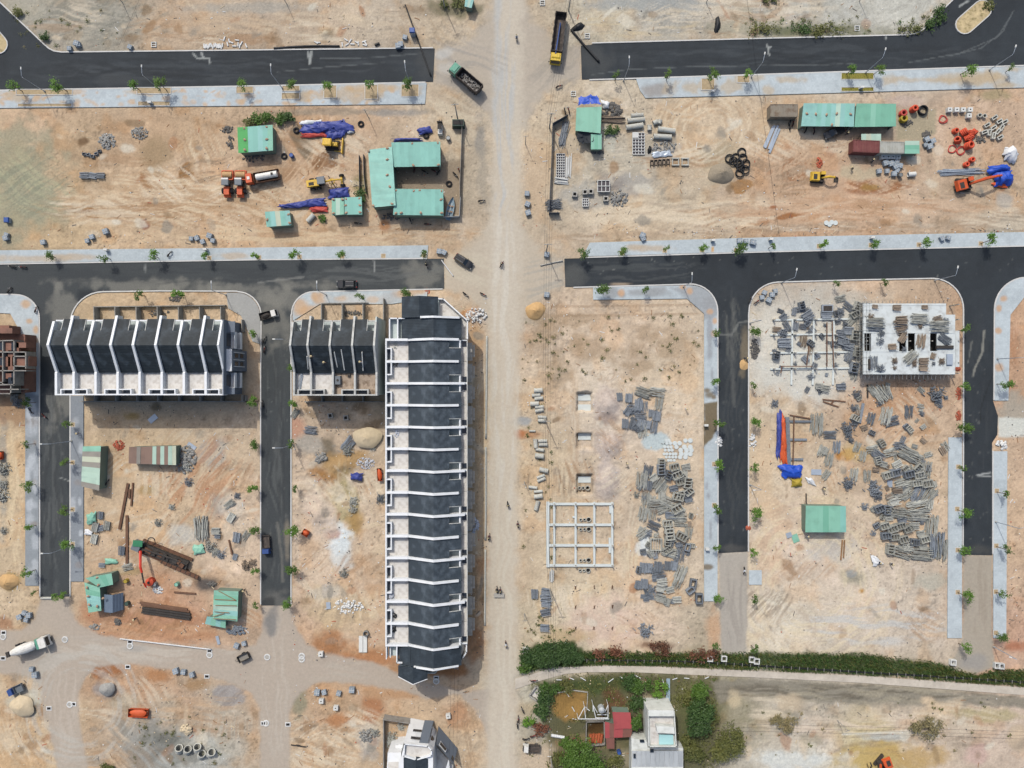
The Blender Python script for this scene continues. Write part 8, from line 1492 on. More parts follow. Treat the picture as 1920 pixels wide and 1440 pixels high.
stacks('dark formwork panel stack '+A1,'boards','d',[(1161,744,88,.9),(1178,746,92,1.1),(1196,760,85,1.2),(1176,771,60,1.1),(1171,794,85),(1186,796,80),(1220,775,85,.9),(1230,780,85,1.1),(1200,796,88,1.1),(1213,796,85)]);stacks('dark clamp heap '+A1,'jumble','d',[(1183,768,0,1.2),(1194,768,0,1.2)]);stacks('grey pipe bundle '+A1,'rods','g',[(1205,735,-20,1.5),(1232,735,-8,1.2),(1235,757,85,1.2),(1208,762,88),(1225,800,88,1.1),(1205,806,80,1.2),(1200,780,5)])
A2='in the eastern scaffold yard beside the round covers'
stacks('welded scaffold frame stack '+A2,'frames','g',[(1263,875,10),(1252,890,70),(1268,890,20,1.1),(1275,902,15),(1288,905,80),(1239,868,85),(1238,880,85),(1290,920,30,.9),(1270,930,-15),(1268,952,20,1.2),(1250,980,0),(1254,1000,88,1.2),(1251,1014,85),(1277,1004,-25),(1250,1030,30)]);stacks('grey scaffold pipe bundle '+A2,'rods','g',[(1203,900,88,1.6),(1214,885,85,1.2),(1236,905,60,1.6),(1240,915,58,1.2),(1250,940,-20,1.6),(1232,945,10,1.6),(1205,962,85,1.3),(1222,962,85,1.2),(1242,955,20,1.1),(1290,1000,85),(1205,1000,40,1.2),(1225,985,-30,1.2),(1255,1035,-15,1.4),(1275,1040,80,1.3),(1270,965,8,1.4),(1275,980,0),(1210,935,85,1.2),(1222,938,80)]);stacks('formwork panel stack '+A2,'boards','g',[(1215,910,75,1.1),(1225,895,40),(1285,875,10),(1290,935,15),(1262,915,10),(1240,930,85),(1282,890,85),(1255,965,10)]);stacks('small clamp heap '+A2,'jumble','g',[(1193,928,0,.8),(1230,1005,0,.9),(1245,870,0,.7),(1215,1000,0)]);stacks('open box formwork stack '+A2,'boxes','g',[(1275,925,10,.9),(1288,1025,80,.9),(1250,992,88)])
A3='in the dark row south of the open steel tank'
stacks('dark formwork panel stack '+A3,'boards','d',[(1205,1064,88,1.1),(1215,1064,85),(1232,1062,85,1.1),(1196,1096,88),(1207,1094,85,1.1),(1262,1060,88),(1251,1060,85)]);stacks('dark clamp heap '+A3,'jumble','d',[(1222,1066,0,1.1),(1240,1064,0),(1222,1104,0,1.1),(1214,1113,0)]);stacks('grey formwork panel stack '+A3,'boards','g',[(1240,1090,5,1.2),(1238,1102,-10),(1255,1105,20),(1238,1120,-15,1.1),(1268,1123,0,.9),(1250,1128,70)]);stacks('grey pipe bundle '+A3,'rods','g',[(1275,1075,70,1.5),(1270,1090,75,1.2),(1235,1080,8,1.1)]);stacks('open box formwork stack '+A3,'boxes','d',[(1298,1092,85),(1293,1105,30,.9),(1309,1120,88,1.2)])
stacks('dark clamp heap alone on the sand south of the eastern scaffold yard','jumble','d',[(1209,1181,0,1.7)])
r=at('steel_tank','open steel frame tank on pale cement dust in the eastern yard','frame',1229,1020,0);mb=MB();mb.box(-1.4,1.4,-1.4,-1.28,0,.9);mb.box(-1.4,1.4,1.28,1.4,0,.9);mb.box(-1.4,-1.28,-1.28,1.28,0,.9);mb.box(1.28,1.4,-1.28,1.28,0,.9);mb.build('sides','scaffold_grey',r);mb=MB()
for k in range(5):mb.box(-1.2+k*.55,-1.1+k*.55,-1.9,1.28,.9,.98)
mb.build('bars','scaffold_grey',r)
A4='in the big scaffold yard west of the last street'
stacks('welded scaffold frame stack '+A4,'frames','g',[(1661,890,20),(1676,885,10),(1700,888,15),(1720,890,5),(1715,905,0),(1735,905,10),(1655,985,10),(1670,990,15),(1685,985,5),(1700,990,20),(1658,1003,10),(1675,1005,5),(1690,1010,15),(1712,1015,0),(1730,1010,10),(1666,1028,75),(1645,953,20),(1660,955,85)]);stacks('grey scaffold pipe bundle '+A4,'rods','g',[(1700,850,-30,1.8),(1712,858,-25,1.6),(1685,835,15,1.2),(1668,848,10,1.2),(1645,853,-40,1.2),(1735,880,88,1.4),(1690,905,10,1.4),(1720,925,60,1.6),(1738,930,55,1.8),(1700,925,40,1.5),(1680,960,-10,1.5),(1720,950,5,1.8),(1722,965,0,1.8),(1700,965,-20,1.5),(1745,985,88,1.8),(1690,1035,-8,1.8),(1725,1037,0,1.8),(1755,1020,86,2.0),(1763,1030,86,1.8),(1690,930,20,1.2)]);stacks('formwork panel stack '+A4,'boards','g',[(1680,870,30),(1655,870,-20),(1700,905,20),(1730,1025,5),(1700,1025,10),(1675,940,10),(1740,945,80),(1690,975,15),(1712,985,0),(1725,1000,10),(1665,970,5)]);stacks('dark clamp heap '+A4,'jumble','d',[(1638,920,0,1.5),(1636,908,0,1.2),(1590,905,0,1.4),(1645,930,0,1.2),(1620,950,0,.9),(1588,910,30,1.2)]);stacks('brown formwork panel stack '+A4,'boards','p',[(1680,918,10),(1665,930,15,.8),(1676,952,30,.7)])
rf=random.Random(5)
for nm_,x0,x1,y0,y1,n in (('in the jumble of the eastern scaffold yard',1200,1296,872,1048,42),('in the dark end of the eastern scaffold yard',1195,1262,1056,1130,16),('in the jumble of the big scaffold yard',1635,1752,852,1042,56),('in the dark group east of the pits',1165,1238,742,806,14),('strewn in the dark gaps of the foundation grid',1448,1610,572,735,50),('strewn on sand south of the deck',1590,1780,722,850,30)):
 for kd,mm,lb in (('rods','g','loose grey pipe bundle '),('boards','g','small formwork panel stack '),('jumble','d','small dark clamp heap '),('frames','g','small scaffold frame stack '),('boards','p','small brown panel stack ')):
  stacks(lb+nm_,kd,mm if 'dark' not in nm_ else 'd',[(rf.uniform(x0,x1),rf.uniform(y0,y1),rf.uniform(0,180),rf.uniform(.45,.85)) for _ in range(n//5)])
A5='on pale ground near the tarpaulin strip'
stacks('grey scaffold pipe bundle '+A5,'rods','g',[(1530,795,86,1.7),(1540,845,60,1.1),(1553,862,75,1.1),(1555,815,5,1.2),(1568,838,88),(1606,838,70),(1617,855,70,.9),(1635,842,10),(1600,890,88,1.1),(1625,892,88,1.1),(1660,780,80,1.6),(1670,790,20,1.3),(1632,785,80),(1703,772,88,1.2),(1548,890,60,.9)]);stacks('dark clamp heap '+A5,'jumble','d',[(1587,803,0,1.6),(1590,815,0),(1600,765,0,.9),(1452,757,0),(1753,740,0,1.8),(1758,752,0),(1605,740,0),(1595,825,60,.8)]);stacks('grey pipe heap fanned out under the scaffold deck edge','rods','g',[(1648,738,-60,1.7),(1660,735,-75,1.5),(1636,732,-50,1.2)]);stacks('grey formwork panel stack '+A5,'boards','g',[(1545,728,-10),(1535,724,-10,.9),(1575,725,0),(1545,845,60,.9)])
A6='on the foundation grid beside the scaffold building'
stacks('dark formwork panel stack '+A6,'boards','d',[(1468,643,0,1.3),(1468,594,40,.9),(1512,592,30,1.2),(1548,590,0,1.2),(1490,612,80),(1580,640,-20,1.4),(1590,650,-15),(1590,620,5,1.3),(1575,625,0)]);stacks('brown rod bundle '+A6,'rods','p',[(1456,618,0,.9),(1508,612,0,.8),(1505,640,90),(1520,655,85,.9)]);stacks('dark clamp heap '+A6,'jumble','d',[(1515,597,0,1.2),(1575,585,0,1.1),(1570,600,0),(1585,608,0)]);stacks('grey scaffold frame stack '+A6,'frames','g',[(1600,590,30),(1605,575,70),(1600,630,85),(1604,660,85),(1598,690,80)]);stacks('grey pipe bundle '+A6,'rods','g',[(1595,600,40,1.2),(1590,575,-30),(1600,700,80,1.1),(1575,560,15,.9),(1590,665,70,1.1)])
r=at('dark_tank','dark oblong tub standing among the formwork by the scaffold','tub',1549,579,R(0));mb=MB();mb.taper(-1.2,1.2,-.8,.8,0,.9,-.1,-.1,-.1);mb.build('tub','scaffold_dark',r);mb=MB();mb.box(-1.0,1.0,-.6,.6,.9,.95);mb.build('lid','machine_dark',r)
wallpoly('strip_foundation','rows of pale strip foundations with rusty pipes beside the scaffold building','foundation',[(1450,600),(1600,598)],.35,.4,'foundation')
for k,y in enumerate((628,662,692)):wallpoly('strip_foundation',['northern','middle','southern'][k]+' pale strip foundation crossing the lot beside the scaffold','foundation',[(1445,y),(1598,y-2)],.35,.4,'foundation')
for k,x in enumerate((1485,1525,1563)):wallpoly('strip_foundation',['first','second','third'][k]+' cross foundation counted away from the tarpaulin strip','foundation',[(x,600),(x-2,720)],.35,.4,'foundation')
for x in (1448,1487,1526,1563):
 for y in (600,628,662,692):
  mb=MB();mb.box(-.15,.15,-.15,.15,-.2,1.6);o=mb.build('concrete_column','concrete');xx,yy=W(x+1,y);o.location=(xx,yy,gz(x,y));tag(o,'short concrete column on the strip foundations','column','short columns on the strip foundations')
  # stacks on the white deck
D_='on the white slab deck'
stacks('brown formwork panel stack '+D_,'boards','p',[(1680,577,5,.9),(1733,576,0,.7),(1688,600,0,1.2),(1640,575,0,.6),(1690,635,60,.9),(1672,650,0,.9),(1730,677,0,.9),(1730,690,0,.9),(1748,668,80,.7)],ZB+.02);stacks('grey pipe bundle '+D_,'rods','g',[(1640,605,5,1.4),(1640,612,-5,1.4),(1722,598,-3,1.4),(1760,612,-3,1.6),(1706,670,50,1.2),(1637,680,85,1.2),(1770,635,-30,1.1)],ZB+.02);stacks('brown prop bundle '+D_,'rods','p',[(1726,640,75,1.2),(1688,608,0,1.3),(1757,598,10,.8),(1690,622,15)],ZB+.02);stacks('dark clamp heap '+D_,'jumble','d',[(1650,640,90,1.0),(1650,690,90,1.1),(1652,625,90,.8),(1750,682,0,.5),(1772,601,0,.6),(1695,655,0,.6)],ZB+.02);stacks('brown clamp heap '+D_,'jumble','p',[(1632,594,0,.7),(1677,677,0,.8),(1677,690,0,.5),(1765,678,0,.9),(1713,678,0,.8),(1714,684,0,.6),(1725,612,0,.6)],ZB+.02)
for (x,y,w,h,m,lab) in ((1779,674,1.35,2.5,'galvanised','pale blue panel stack at the east edge of the slab deck'),(1770,651,4.0,.75,'machine_dark','dark long box across the eastern stair opening of the deck'),(1629,683,.4,2.4,'machine_dark','thin dark plank near the west edge of the slab deck')):
 mb=MB();mb.box(-w/2,w/2,-h/2,h/2,0,.4);mb.box(-w/2+.05,w/2-.05,-h/2+.05,h/2-.05,.4,.46);o=mb.build('panel_stack',m);xx,yy=W(x,y,ZB);o.location=(xx,yy,ZB+.01);tag(o,lab,'panel stack')
 # west lot smaller stacks
A7='on the western lot around the pile rig'
stacks('grey formwork panel stack '+A7,'boards','g',[(190,966,80,.9),(180,988,70),(202,985,85),(178,1010,80),(188,990,10,.8),(405,995,0,1.1),(408,1005,0,.6),(434,970,65,1.0),(230,1032,85,.9)]);stacks('dark formwork panel stack '+A7,'boards','d',[(445,1007,85,1.0),(441,1044,70,.8),(192,1059,0,.7)]);stacks('twisted grey steel heap '+A7,'jumble','g',[(354,904,0,1.1),(323,950,85,.9),(395,1025,0,1.3),(405,1035,0,1.1),(415,1040,0,1.1),(350,875,0,1.2),(297,980,0,.9),(445,930,0,.8)]);stacks('grey pipe bundle '+A7,'rods','g',[(378,990,88,1.9),(240,1063,20,1.0),(430,945,40),(460,1005,60,.9)]);stacks('dark brown rebar heap '+A7,'jumble','p',[(462,1060,0,1.2),(475,1055,0)])
stacks('grey pipe bundle on the churned lot below the row of four','rods','g',[(583,806,-5,1.2),(654,832,55,1.3),(553,775,50,1.0)]);stacks('grey scrap heap on the churned lot beside the long row','jumble','g',[(652,845,0,1.2),(663,940,0,1.3),(662,955,80,1.0),(714,935,0,1.2),(645,1075,40,1.2),(700,840,0,.8)])
stacks('dark panel stack on the verge beside the central road','boards','d',[(1002,1113,85,1.0),(1023,1108,0,1.1),(1023,1120,5,1.1),(1024,1130,0,1.1),(1022,1147,10,1.0),(1021,1176,0,1.0)])
stacks('grey flat formwork row in the western yard','boards','d',[(160,330,0,.9),(175,330,0,.9),(190,330,0,.9)]);stacks('small dark block stack in the western yard','boxes','d',[(160,290,10,.45),(168,291,20,.4),(175,294,0,.45),(182,289,30,.45),(188,284,20,.4)])
stacks('grey steel heap at the west edge lot','jumble','g',[(8,880,0,1.4),(8,910,0,1.2),(6,930,0,1.4),(36,755,80,1.2),(8,995,0,.8),(30,745,0,1.1)]);stacks('grey steel mesh heap beside the white corner house','jumble','g',[(735,1380,0,1.2),(733,1390,0,1.2),(752,1362,0,.9),(704,1372,90,1.0)])
for k,(x,y) in enumerate(((677,1207),(685,1207))):mb=MB();mb.box(-.45,.45,-1.9,1.9,.02,.35);o=mb.build('panel_stack','pale_box');xx,yy=W(x,y);o.location=(xx,yy,gz(x,y));tag(o,'long white panel stack on the red soil beside the long row','panel stack','white panel stacks')
for (x,y,w,h,a,lab) in ((287,785,2.2,1.3,40,'pale blue sheet lying in the shade of the row of eight'),(360,836,2.2,.9,-35,'pale blue board lying beside the scrap heap'),(409,1200,.7,2.0,15,'pale blue board standing off the battened hut'),(616,1135,1.0,1.6,5,'pale blue grey oval sheet on the debris lot'),(1530,885,2.4,1.3,-2,'grey sheet lying near the blue tarpaulin'),(1668,907,1.2,1.6,0,'pale grey board among the scaffold stacks'),(1491,1009,1.5,1.9,20,'mint panel lying beside the lone hut'),(1479,1003,1.3,1.2,20,'white panel lying beside the mint panel'),(605,935-150,.01,.01,0,'')):
 if not lab:continue
 mb=MB();mb.box(-w/2,w/2,-h/2,h/2,.05,.1);mb.box(-w/2,w/2,-h/2,-h/2+.06,.1,.14);o=mb.build('sheet_panel','sheet_mintX' if 'mint' in lab and 'white' not in lab else 'galvanised');xx,yy=W(x,y);o.location=(xx,yy,gz(x,y)+.05);o.rotation_euler.z=R(a);tag(o,lab,'sheet')
 # items on the terraces of the unfinished row
for (x,y,w,h,zz_,m,lab) in ((635,713,1.3,2.0,1.0,'cab_grey','blue grey water tank on the terrace of the unfinished row'),(655,704,.7,.7,.5,'rubble_dark','brown tubs on the rubble strewn terrace')):
 r=root('terrace_tank',lab,'tank',(*W(x,y,ZT),ZT));mb=MB();mb.taper(-w/2,w/2,-h/2,h/2,0,zz_,.08,.08,.08);mb.build('body',m,r);mb=MB();mb.cyl((0,0,zz_),(0,0,zz_+.08),.25,n=10);mb.build('lid','machine_dark',r)
for (a,b,z) in (((640,655),(646,694),10.6),((627,660),(633,690),10.6),((679,660),(681,695),10.6),((612,650),(619,683),10.6),((576,668),(578,692),10.6),((580,650),(585,690),10.7)):
 p=Vector((*W(*a,12.6),12.7));q=Vector((*W(*b,10.3),10.35));mb=MB();mb.cyl((0,0,0),q-p,.12,n=6);o=mb.build('roof_lath','pale_box');o.location=p;tag(o,'pale ladder lath laid up the unfinished slate roof','lath','laths on the unfinished roof')
for k,(x,y,m,lab) in enumerate(((826,822,'tarp_white','crumpled white wire on the slate roof of the long row'),(741,1152,'black_plastic','black bucket on the terrace near the southern corner house'),(739,1181,'black_plastic','dark bucket beside timber on the southernmost terrace'),(743,812,'cloth_light','heap of white cloth on a terrace of the long row'),(742,682,'formply','small dark tool heap on a northern terrace of the long row'),(742,648,'scaffold_grey','grey timber stack on the northernmost terrace of the long row'))):
 z=ZT+.02 if x<760 else 12.0
 rubble('terrace_heap',lab,x,y,.5,.8,12,m,.12,.3,.25,z=z,cat='heap');COL.objects[-1].location=(*W(x,y,z),z)
 # ------------------------------------------------------------------ trees, shrubs, grass
def leaf_mat(name,c,var=.3):
 m,t,N,L,b=nt(name);co=N.new('ShaderNodeTexCoord').outputs['Object']
 n1=N.new('ShaderNodeTexNoise');n1.inputs['Scale'].default_value=1.3;n1.inputs['Detail'].default_value=4;L.new(co,n1.inputs['Vector'])
 oi=N.new('ShaderNodeObjectInfo');ad=N.new('ShaderNodeMath');ad.operation='MULTIPLY_ADD';ad.inputs[1].default_value=.35;L.new(oi.outputs['Random'],ad.inputs[0]);L.new(n1.outputs[0],ad.inputs[2])
 rp_=N.new('ShaderNodeValToRGB');a=A(c);rp_.color_ramp.elements[0].position=.35;rp_.color_ramp.elements[1].position=.95
 rp_.color_ramp.elements[0].color=(a[0]*(1-var),a[1]*(1-var*.8),a[2]*(1-var),1);rp_.color_ramp.elements[1].color=(a[0]*(1+var*1.5),a[1]*(1+var),a[2]*(1+var*.4),1)
 L.new(ad.outputs[0],rp_.inputs[0]);L.new(rp_.outputs[0],b.inputs['Base Color']);b.inputs['Roughness'].default_value=.6;b.inputs['Specular IOR Level'].default_value=.25;MATS[name]=m
leaf_mat('leaf_green',(72,102,40));leaf_mat('leaf_dark',(58,84,42));leaf_mat('leaf_dry',(128,122,92));leaf_mat('leaf_olive',(92,98,54));leaf_mat('leaf_bright',(84,122,44));leaf_mat('leaf_brown',(104,70,54));mat('bark',(112,94,76),.95,.2,2,bump=.5,bscale=6)
def leaf(mb,c,s_,rr,up=.5):
 a=rr.uniform(0,6.28);t=rr.uniform(-1,1)*(1-up*.6);u=Vector((math.cos(a),math.sin(a),rr.uniform(-.4,.4)))*s_;n=Vector((-math.sin(a)*math.cos(t),math.cos(a)*math.cos(t),math.sin(t)))*s_*.5
 c=Vector(c);mb.add([c-u*.6,c+n*.8,c+u,c-n*.8],[(0,1,2,3)])
def small_tree(seed,h=3.6,n=150,cr=.75):
 n=int(n*1.9);cr*=1.35
 rr=random.Random(seed);r=root('street_tree','x','tree',(0,0,0));mb=MB();lean=(rr.uniform(-.3,.3),rr.uniform(-.3,.3))
 mb.path([(0,0,-.2),(lean[0]*.4,lean[1]*.4,h*.45),(lean[0],lean[1],h*.85)],[.09,.07,.04],6)
 tips=[]
 for k in range(6):
  a=rr.uniform(0,6.28);z0=h*rr.uniform(.5,.8);e=(lean[0]+cr*rr.uniform(.5,1)*math.cos(a),lean[1]+cr*rr.uniform(.5,1)*math.sin(a),z0+rr.uniform(.3,.8));mb.path([(lean[0]*.7,lean[1]*.7,z0),e],[.04,.015],4);tips.append(e)
 mb.build('trunk','bark',r)
 mb=MB();tips.append((lean[0],lean[1],h))
 for k in range(n):
  t=rr.choice(tips);leaf(mb,(t[0]+rr.gauss(0,cr*.28),t[1]+rr.gauss(0,cr*.28),t[2]+rr.gauss(0,.3)),rr.uniform(.14,.26),rr)
 mb.build('crown',rr.choice(['leaf_green','leaf_bright']),r);return r
STR=[Proto(small_tree(k,3.4+.25*(k%3),(150,110,190,70)[k%4],(.75,.6,.85,.55)[k%4])) for k in range(8)]
def rowt(lab,ps,z=.15,sc=1):
 for k,p in enumerate(ps):STR[(int(p[0]*3+p[1])+k)%8].put(p[0],p[1],rnd.uniform(0,6.28),lab,lab[:66],z=z,sc=sc*rnd.uniform(.85,1.2))
rowt('young street tree in the sandy beds of the north western pavement',[(43,172),(127,172),(263,170),(313,170),(458,168),(553,166),(618,168),(698,168),(768,166)]);rowt('young street tree along the north eastern road',[(1153,152),(1249,151),(1328,150),(1394,148),(1587,140),(1637,140),(1800,140),(1884,136)]);rowt('young street tree on the western pavement opposite the townhouse rows',[(105,483),(208,486),(298,484),(393,483),(486,483),(562,481),(642,480),(795,479)]);rowt('young street tree on the eastern pavement above the long asphalt street',[(1094,478),(1166,475),(1246,471),(1316,469),(1380,470),(1440,466),(1535,462),(1632,461),(1722,459),(1838,457)]);rowt('young street tree on the kerb below the eastern street',[(1127,545),(1205,543)],.15);rowt('young street tree in the sandy strip north of the scaffold building',[(1562,533),(1650,532)],0);rowt('young street tree along the pavement beside the round covers yard',[(1340,627),(1335,715),(1338,795),(1339,872),(1339,950),(1338,1024)],.15,1.15);rowt('young street tree on the sandy verge facing the round covers yard',[(1410,624),(1408,722),(1411,793),(1408,874),(1406,956),(1406,1030),(1340,1120),(1410,1118),(1336,1207),(1408,1210)],0);rowt('young street tree on the verge of the last street, building side',[(1797,620),(1797,725),(1796,800)],0);rowt('young street tree in square pits west of the last street',[(1796,875),(1794,955),(1795,1031),(1795,1110)],.15);rowt('young street tree in square pits east of the last street',[(1868,720),(1868,922),(1867,1024),(1866,1110),(1866,1188)],.15);rowt('young street tree at the unpaved end of the last street',[(1797,1206)],0);rowt('young street tree along the street between the two townhouse rows',[(556,690),(556,756),(555,832),(557,913),(556,986),(553,1062),(548,1128)],0);rowt('young street tree along the kerb behind the row of eight',[(482,627),(484,752),(484,832),(482,912),(484,990),(484,1130),(486,1065)],0);rowt('young street tree on the pavement west of the western street',[(68,662),(68,755),(67,832),(67,908),(68,985),(68,1068)],.15);rowt('young street tree on the pavement east of the western street',[(137,796),(137,867),(137,955),(137,1020)],.15);rowt('young street tree behind the garden walls of the row of eight',[(272,555),(346,554)],0,1.2);rowt('young street tree on the corner pavement behind the row of four',[(682,557),(764,553)],.15);rowt('young street tree at the mouth of the western dirt road',[(130,1110),(72,1106),(118,1113)],0,.8)
def shrub(name,lab,px,py,rx,ry,h,n,m,seed=1,s_=(.2,.42),trunk=False,group=None,cat=None,top=.6):
 rr=random.Random(seed);r=at(name,lab,cat or ('tree' if trunk else 'bush'),px,py,0,group)
 mb=MB()
 if trunk:
  mb.path([(0,0,-.3),(.1,.05,h*.4),(.2,0,h*.7)],[.22,.16,.1],7)
 for k in range(7 if trunk else 5):
  a=rr.uniform(0,6.28);d=rr.uniform(.4,.85);mb.path([(.05,0,h*(.3 if trunk else 0)),(rx*d*math.cos(a)*.5,ry*d*math.sin(a)*.5,h*.55),(rx*d*math.cos(a),ry*d*math.sin(a),h*rr.uniform(.55,.8))],[.09 if trunk else .05,.05,.02],5)
 mb.build('trunk' if trunk else 'stems','bark',r)
 mb=MB();cl=[]
 for k in range(max(8,int(n/45))):
  a=rr.uniform(0,6.28);d=rr.random()**.55;cl.append((rx*d*math.cos(a),ry*d*math.sin(a),h*(top+(1-top)*math.sqrt(max(0,1-d*d))*rr.uniform(.6,1.1)),rr.uniform(.5,1)))
 for k in range(n):
  c=rr.choice(cl);q=max(rx,ry)*.2*c[3]+.12;leaf(mb,(c[0]+rr.gauss(0,q),c[1]+rr.gauss(0,q),max(.05,c[2]+rr.gauss(0,q*.7))),rr.uniform(*s_),rr)
 mb.build('crown' if trunk else 'foliage',m,r);return r
shrub('broadleaf_tree','large leafy tree at the south of the compound',1085,1404,3.6,3.4,6.0,2600,'leaf_green',1,(.22,.5),True);shrub('broadleaf_tree','leafy tree south of the large one in the compound',1108,1428,2.6,2.4,5,1400,'leaf_green',2,(.22,.5),True);shrub('broadleaf_tree','rounded green tree beside the walkway of the compound',1305,1322,2.6,2.6,4.8,1500,'leaf_dark',3,(.2,.45),True);shrub('broadleaf_tree','rounded tree south of the walkway tree',1303,1350,2.4,2.0,4.5,1200,'leaf_dark',4,(.2,.45),True);shrub('broadleaf_tree','small tree by the path east of the walkway',1303,1288,2.0,1.8,3.6,900,'leaf_green',5,(.2,.42),True);shrub('broadleaf_tree','grey green tree standing on the sand east of the compound',1362,1378,2.6,3.4,4.4,1500,'leaf_olive',6,(.2,.42),True);shrub('broadleaf_tree','grey green tree beside the burnt bush',1345,1400,1.8,2.4,3.6,900,'leaf_olive',7,(.2,.42),True);shrub('broadleaf_tree','small green tree beside the red outbuilding',1190,1342,1.3,1.6,3.4,700,'leaf_green',8,(.2,.4),True)
for k,a in enumerate(((1200,1282,2.4,1.6,1.8,700,'leaf_green'),(1180,1277,2.2,1.4,1.6,600,'leaf_dark'),(1195,1310,1.6,2.2,1.6,600,'leaf_dark'),(1030,1290,2.4,1.2,1.2,500,'leaf_green'),(1020,1310,1.6,2.2,1.4,600,'leaf_dark'),(1015,1330,1.5,2.0,1.3,450,'leaf_dark'),(1060,1285,2.0,1.0,1.0,350,'leaf_olive'),(1235,1290,1.6,1.6,1.2,350,'leaf_bright'),(1290,1305,2.4,1.6,1.2,500,'leaf_olive'),(1325,1340,2.0,3.0,1.6,700,'leaf_olive'),(1290,1385,2.2,2.4,1.5,600,'leaf_olive'),(1060,1388,1.2,1.2,1.4,300,'leaf_green'),(1040,1418,2.0,1.4,1.4,450,'leaf_olive'),(1150,1425,2.2,1.2,1.2,350,'leaf_olive'),(995,1352,1.6,.9,.9,200,'leaf_bright'),(1010,1366,1.8,1.2,1.0,300,'leaf_brown'),(1300,1412,2.2,2.6,1.4,500,'leaf_olive'))):shrub('bush',['dense green bush between path and red outbuilding','dark bush by the path in the compound','dark bush behind the small outbuilding tree','bush on the bank by the concrete trough','dark bush beside the soil bed','dark bush south of the concrete trough','olive bush above the soil bed','bright bush beside the compound walkway','olive bush among the walkway trees','olive thicket east of the rounded trees','olive thicket beside the white farmhouse','round green bush near the white board','olive bush west of the large leafy tree','low olive bush on the compound yard','bright low bush opposite the parked motorbikes','brownish scrub by the parked motorbikes','tall olive grass clump beside the farmhouse wall'][k],*a,seed=20+k)
for k,a in enumerate(((1005,1226,3.2,2.2,2.2,1300,'leaf_dark'),(1030,1222,3.4,2.4,2.6,1600,'leaf_dark'),(1058,1220,2.8,2.0,2.2,1200,'leaf_dark'),(985,1243,2.0,1.6,1.4,500,'leaf_green'),(1076,1226,2.0,1.6,1.8,700,'leaf_dark'))):shrub('hedge_bush',['dark dense bush at the road end of the green strip','tallest dark bush of the green strip','dark bush joining the tall ones of the green strip','low green bush at the very road edge of the green strip','last dark bush before the grass of the green strip'][k],*a,seed=50+k)
for k,a in enumerate(((486,224,1.6,1.0,1.3,300,'leaf_green'),(506,223,1.4,1.1,1.4,350,'leaf_green'),(541,223,1.3,1.0,1.3,350,'leaf_dark'),(524,226,1.6,1.0,1.1,300,'leaf_green'),(470,230,1.3,.8,1.0,200,'leaf_olive'),(680,378,1.0,2.4,1.5,350,'leaf_dark'),(1146,246,1.6,.9,.9,220,'leaf_dark'),(1470,1352,2.2,1.9,1.6,420,'leaf_dry'),(1738,1362,3.2,2.0,1.8,560,'leaf_dry'),(1455,1346,1.2,1.4,1.2,250,'leaf_dry'),(1716,1365,1.6,1.4,1.3,260,'leaf_dry'),(205,1435,1.3,1.0,1.0,200,'leaf_olive'),(36,27,1.4,1.2,.8,160,'leaf_olive'),(88,72,1.0,.8,.9,150,'leaf_dark'),(850,10,2.6,1.2,.9,350,'leaf_olive'),(1760,30,1.0,2.2,.9,300,'leaf_dark'),(1745,45,1.2,1.2,.8,250,'leaf_dark'),(1430,58,3.2,.8,.7,260,'leaf_olive'),(1545,60,3.6,.9,.7,320,'leaf_olive'),(1505,55,2.4,.8,.7,220,'leaf_dark'),(1442,1,1.6,.8,.8,150,'leaf_olive'),(605,410,.8,.8,.7,120,'leaf_green'),(1700,55,2.8,.9,.7,240,'leaf_olive'),(1850,10,1.2,1.2,.6,150,'leaf_olive'))):shrub('bush',['green bush behind the striped shed near the tyre','green bush in the row behind the striped shed','round dark bush ending the row behind the striped shed','low green bush in the middle behind the striped shed','olive bush at the tyre behind the striped shed','dark bushes beside the twin roofed hut','flattened dark shrub beside the long pipes','dry grey bush beside the leaning pole','wide dry grey bush under the cables','small dry bush touching the one by the leaning pole','small dry bush under the cables','olive bush on the southern stony lot','olive scrub above the north western kerb','dark shrub by the north western kerb bend','olive scrub around the small aqua hut','dark scrub strip along the north eastern kerb bend','dark shrub below the kerb bend scrub','olive scrub north of the lamp by the black heap','long olive scrub above the north eastern road','dark scrub between the two olive ones','olive scrub on the bank at the top','green shrub beside the pale pipe behind the hut','olive scrub near the kerb bend','olive shrub growing on the traffic island'][k],*a,seed=70+k)
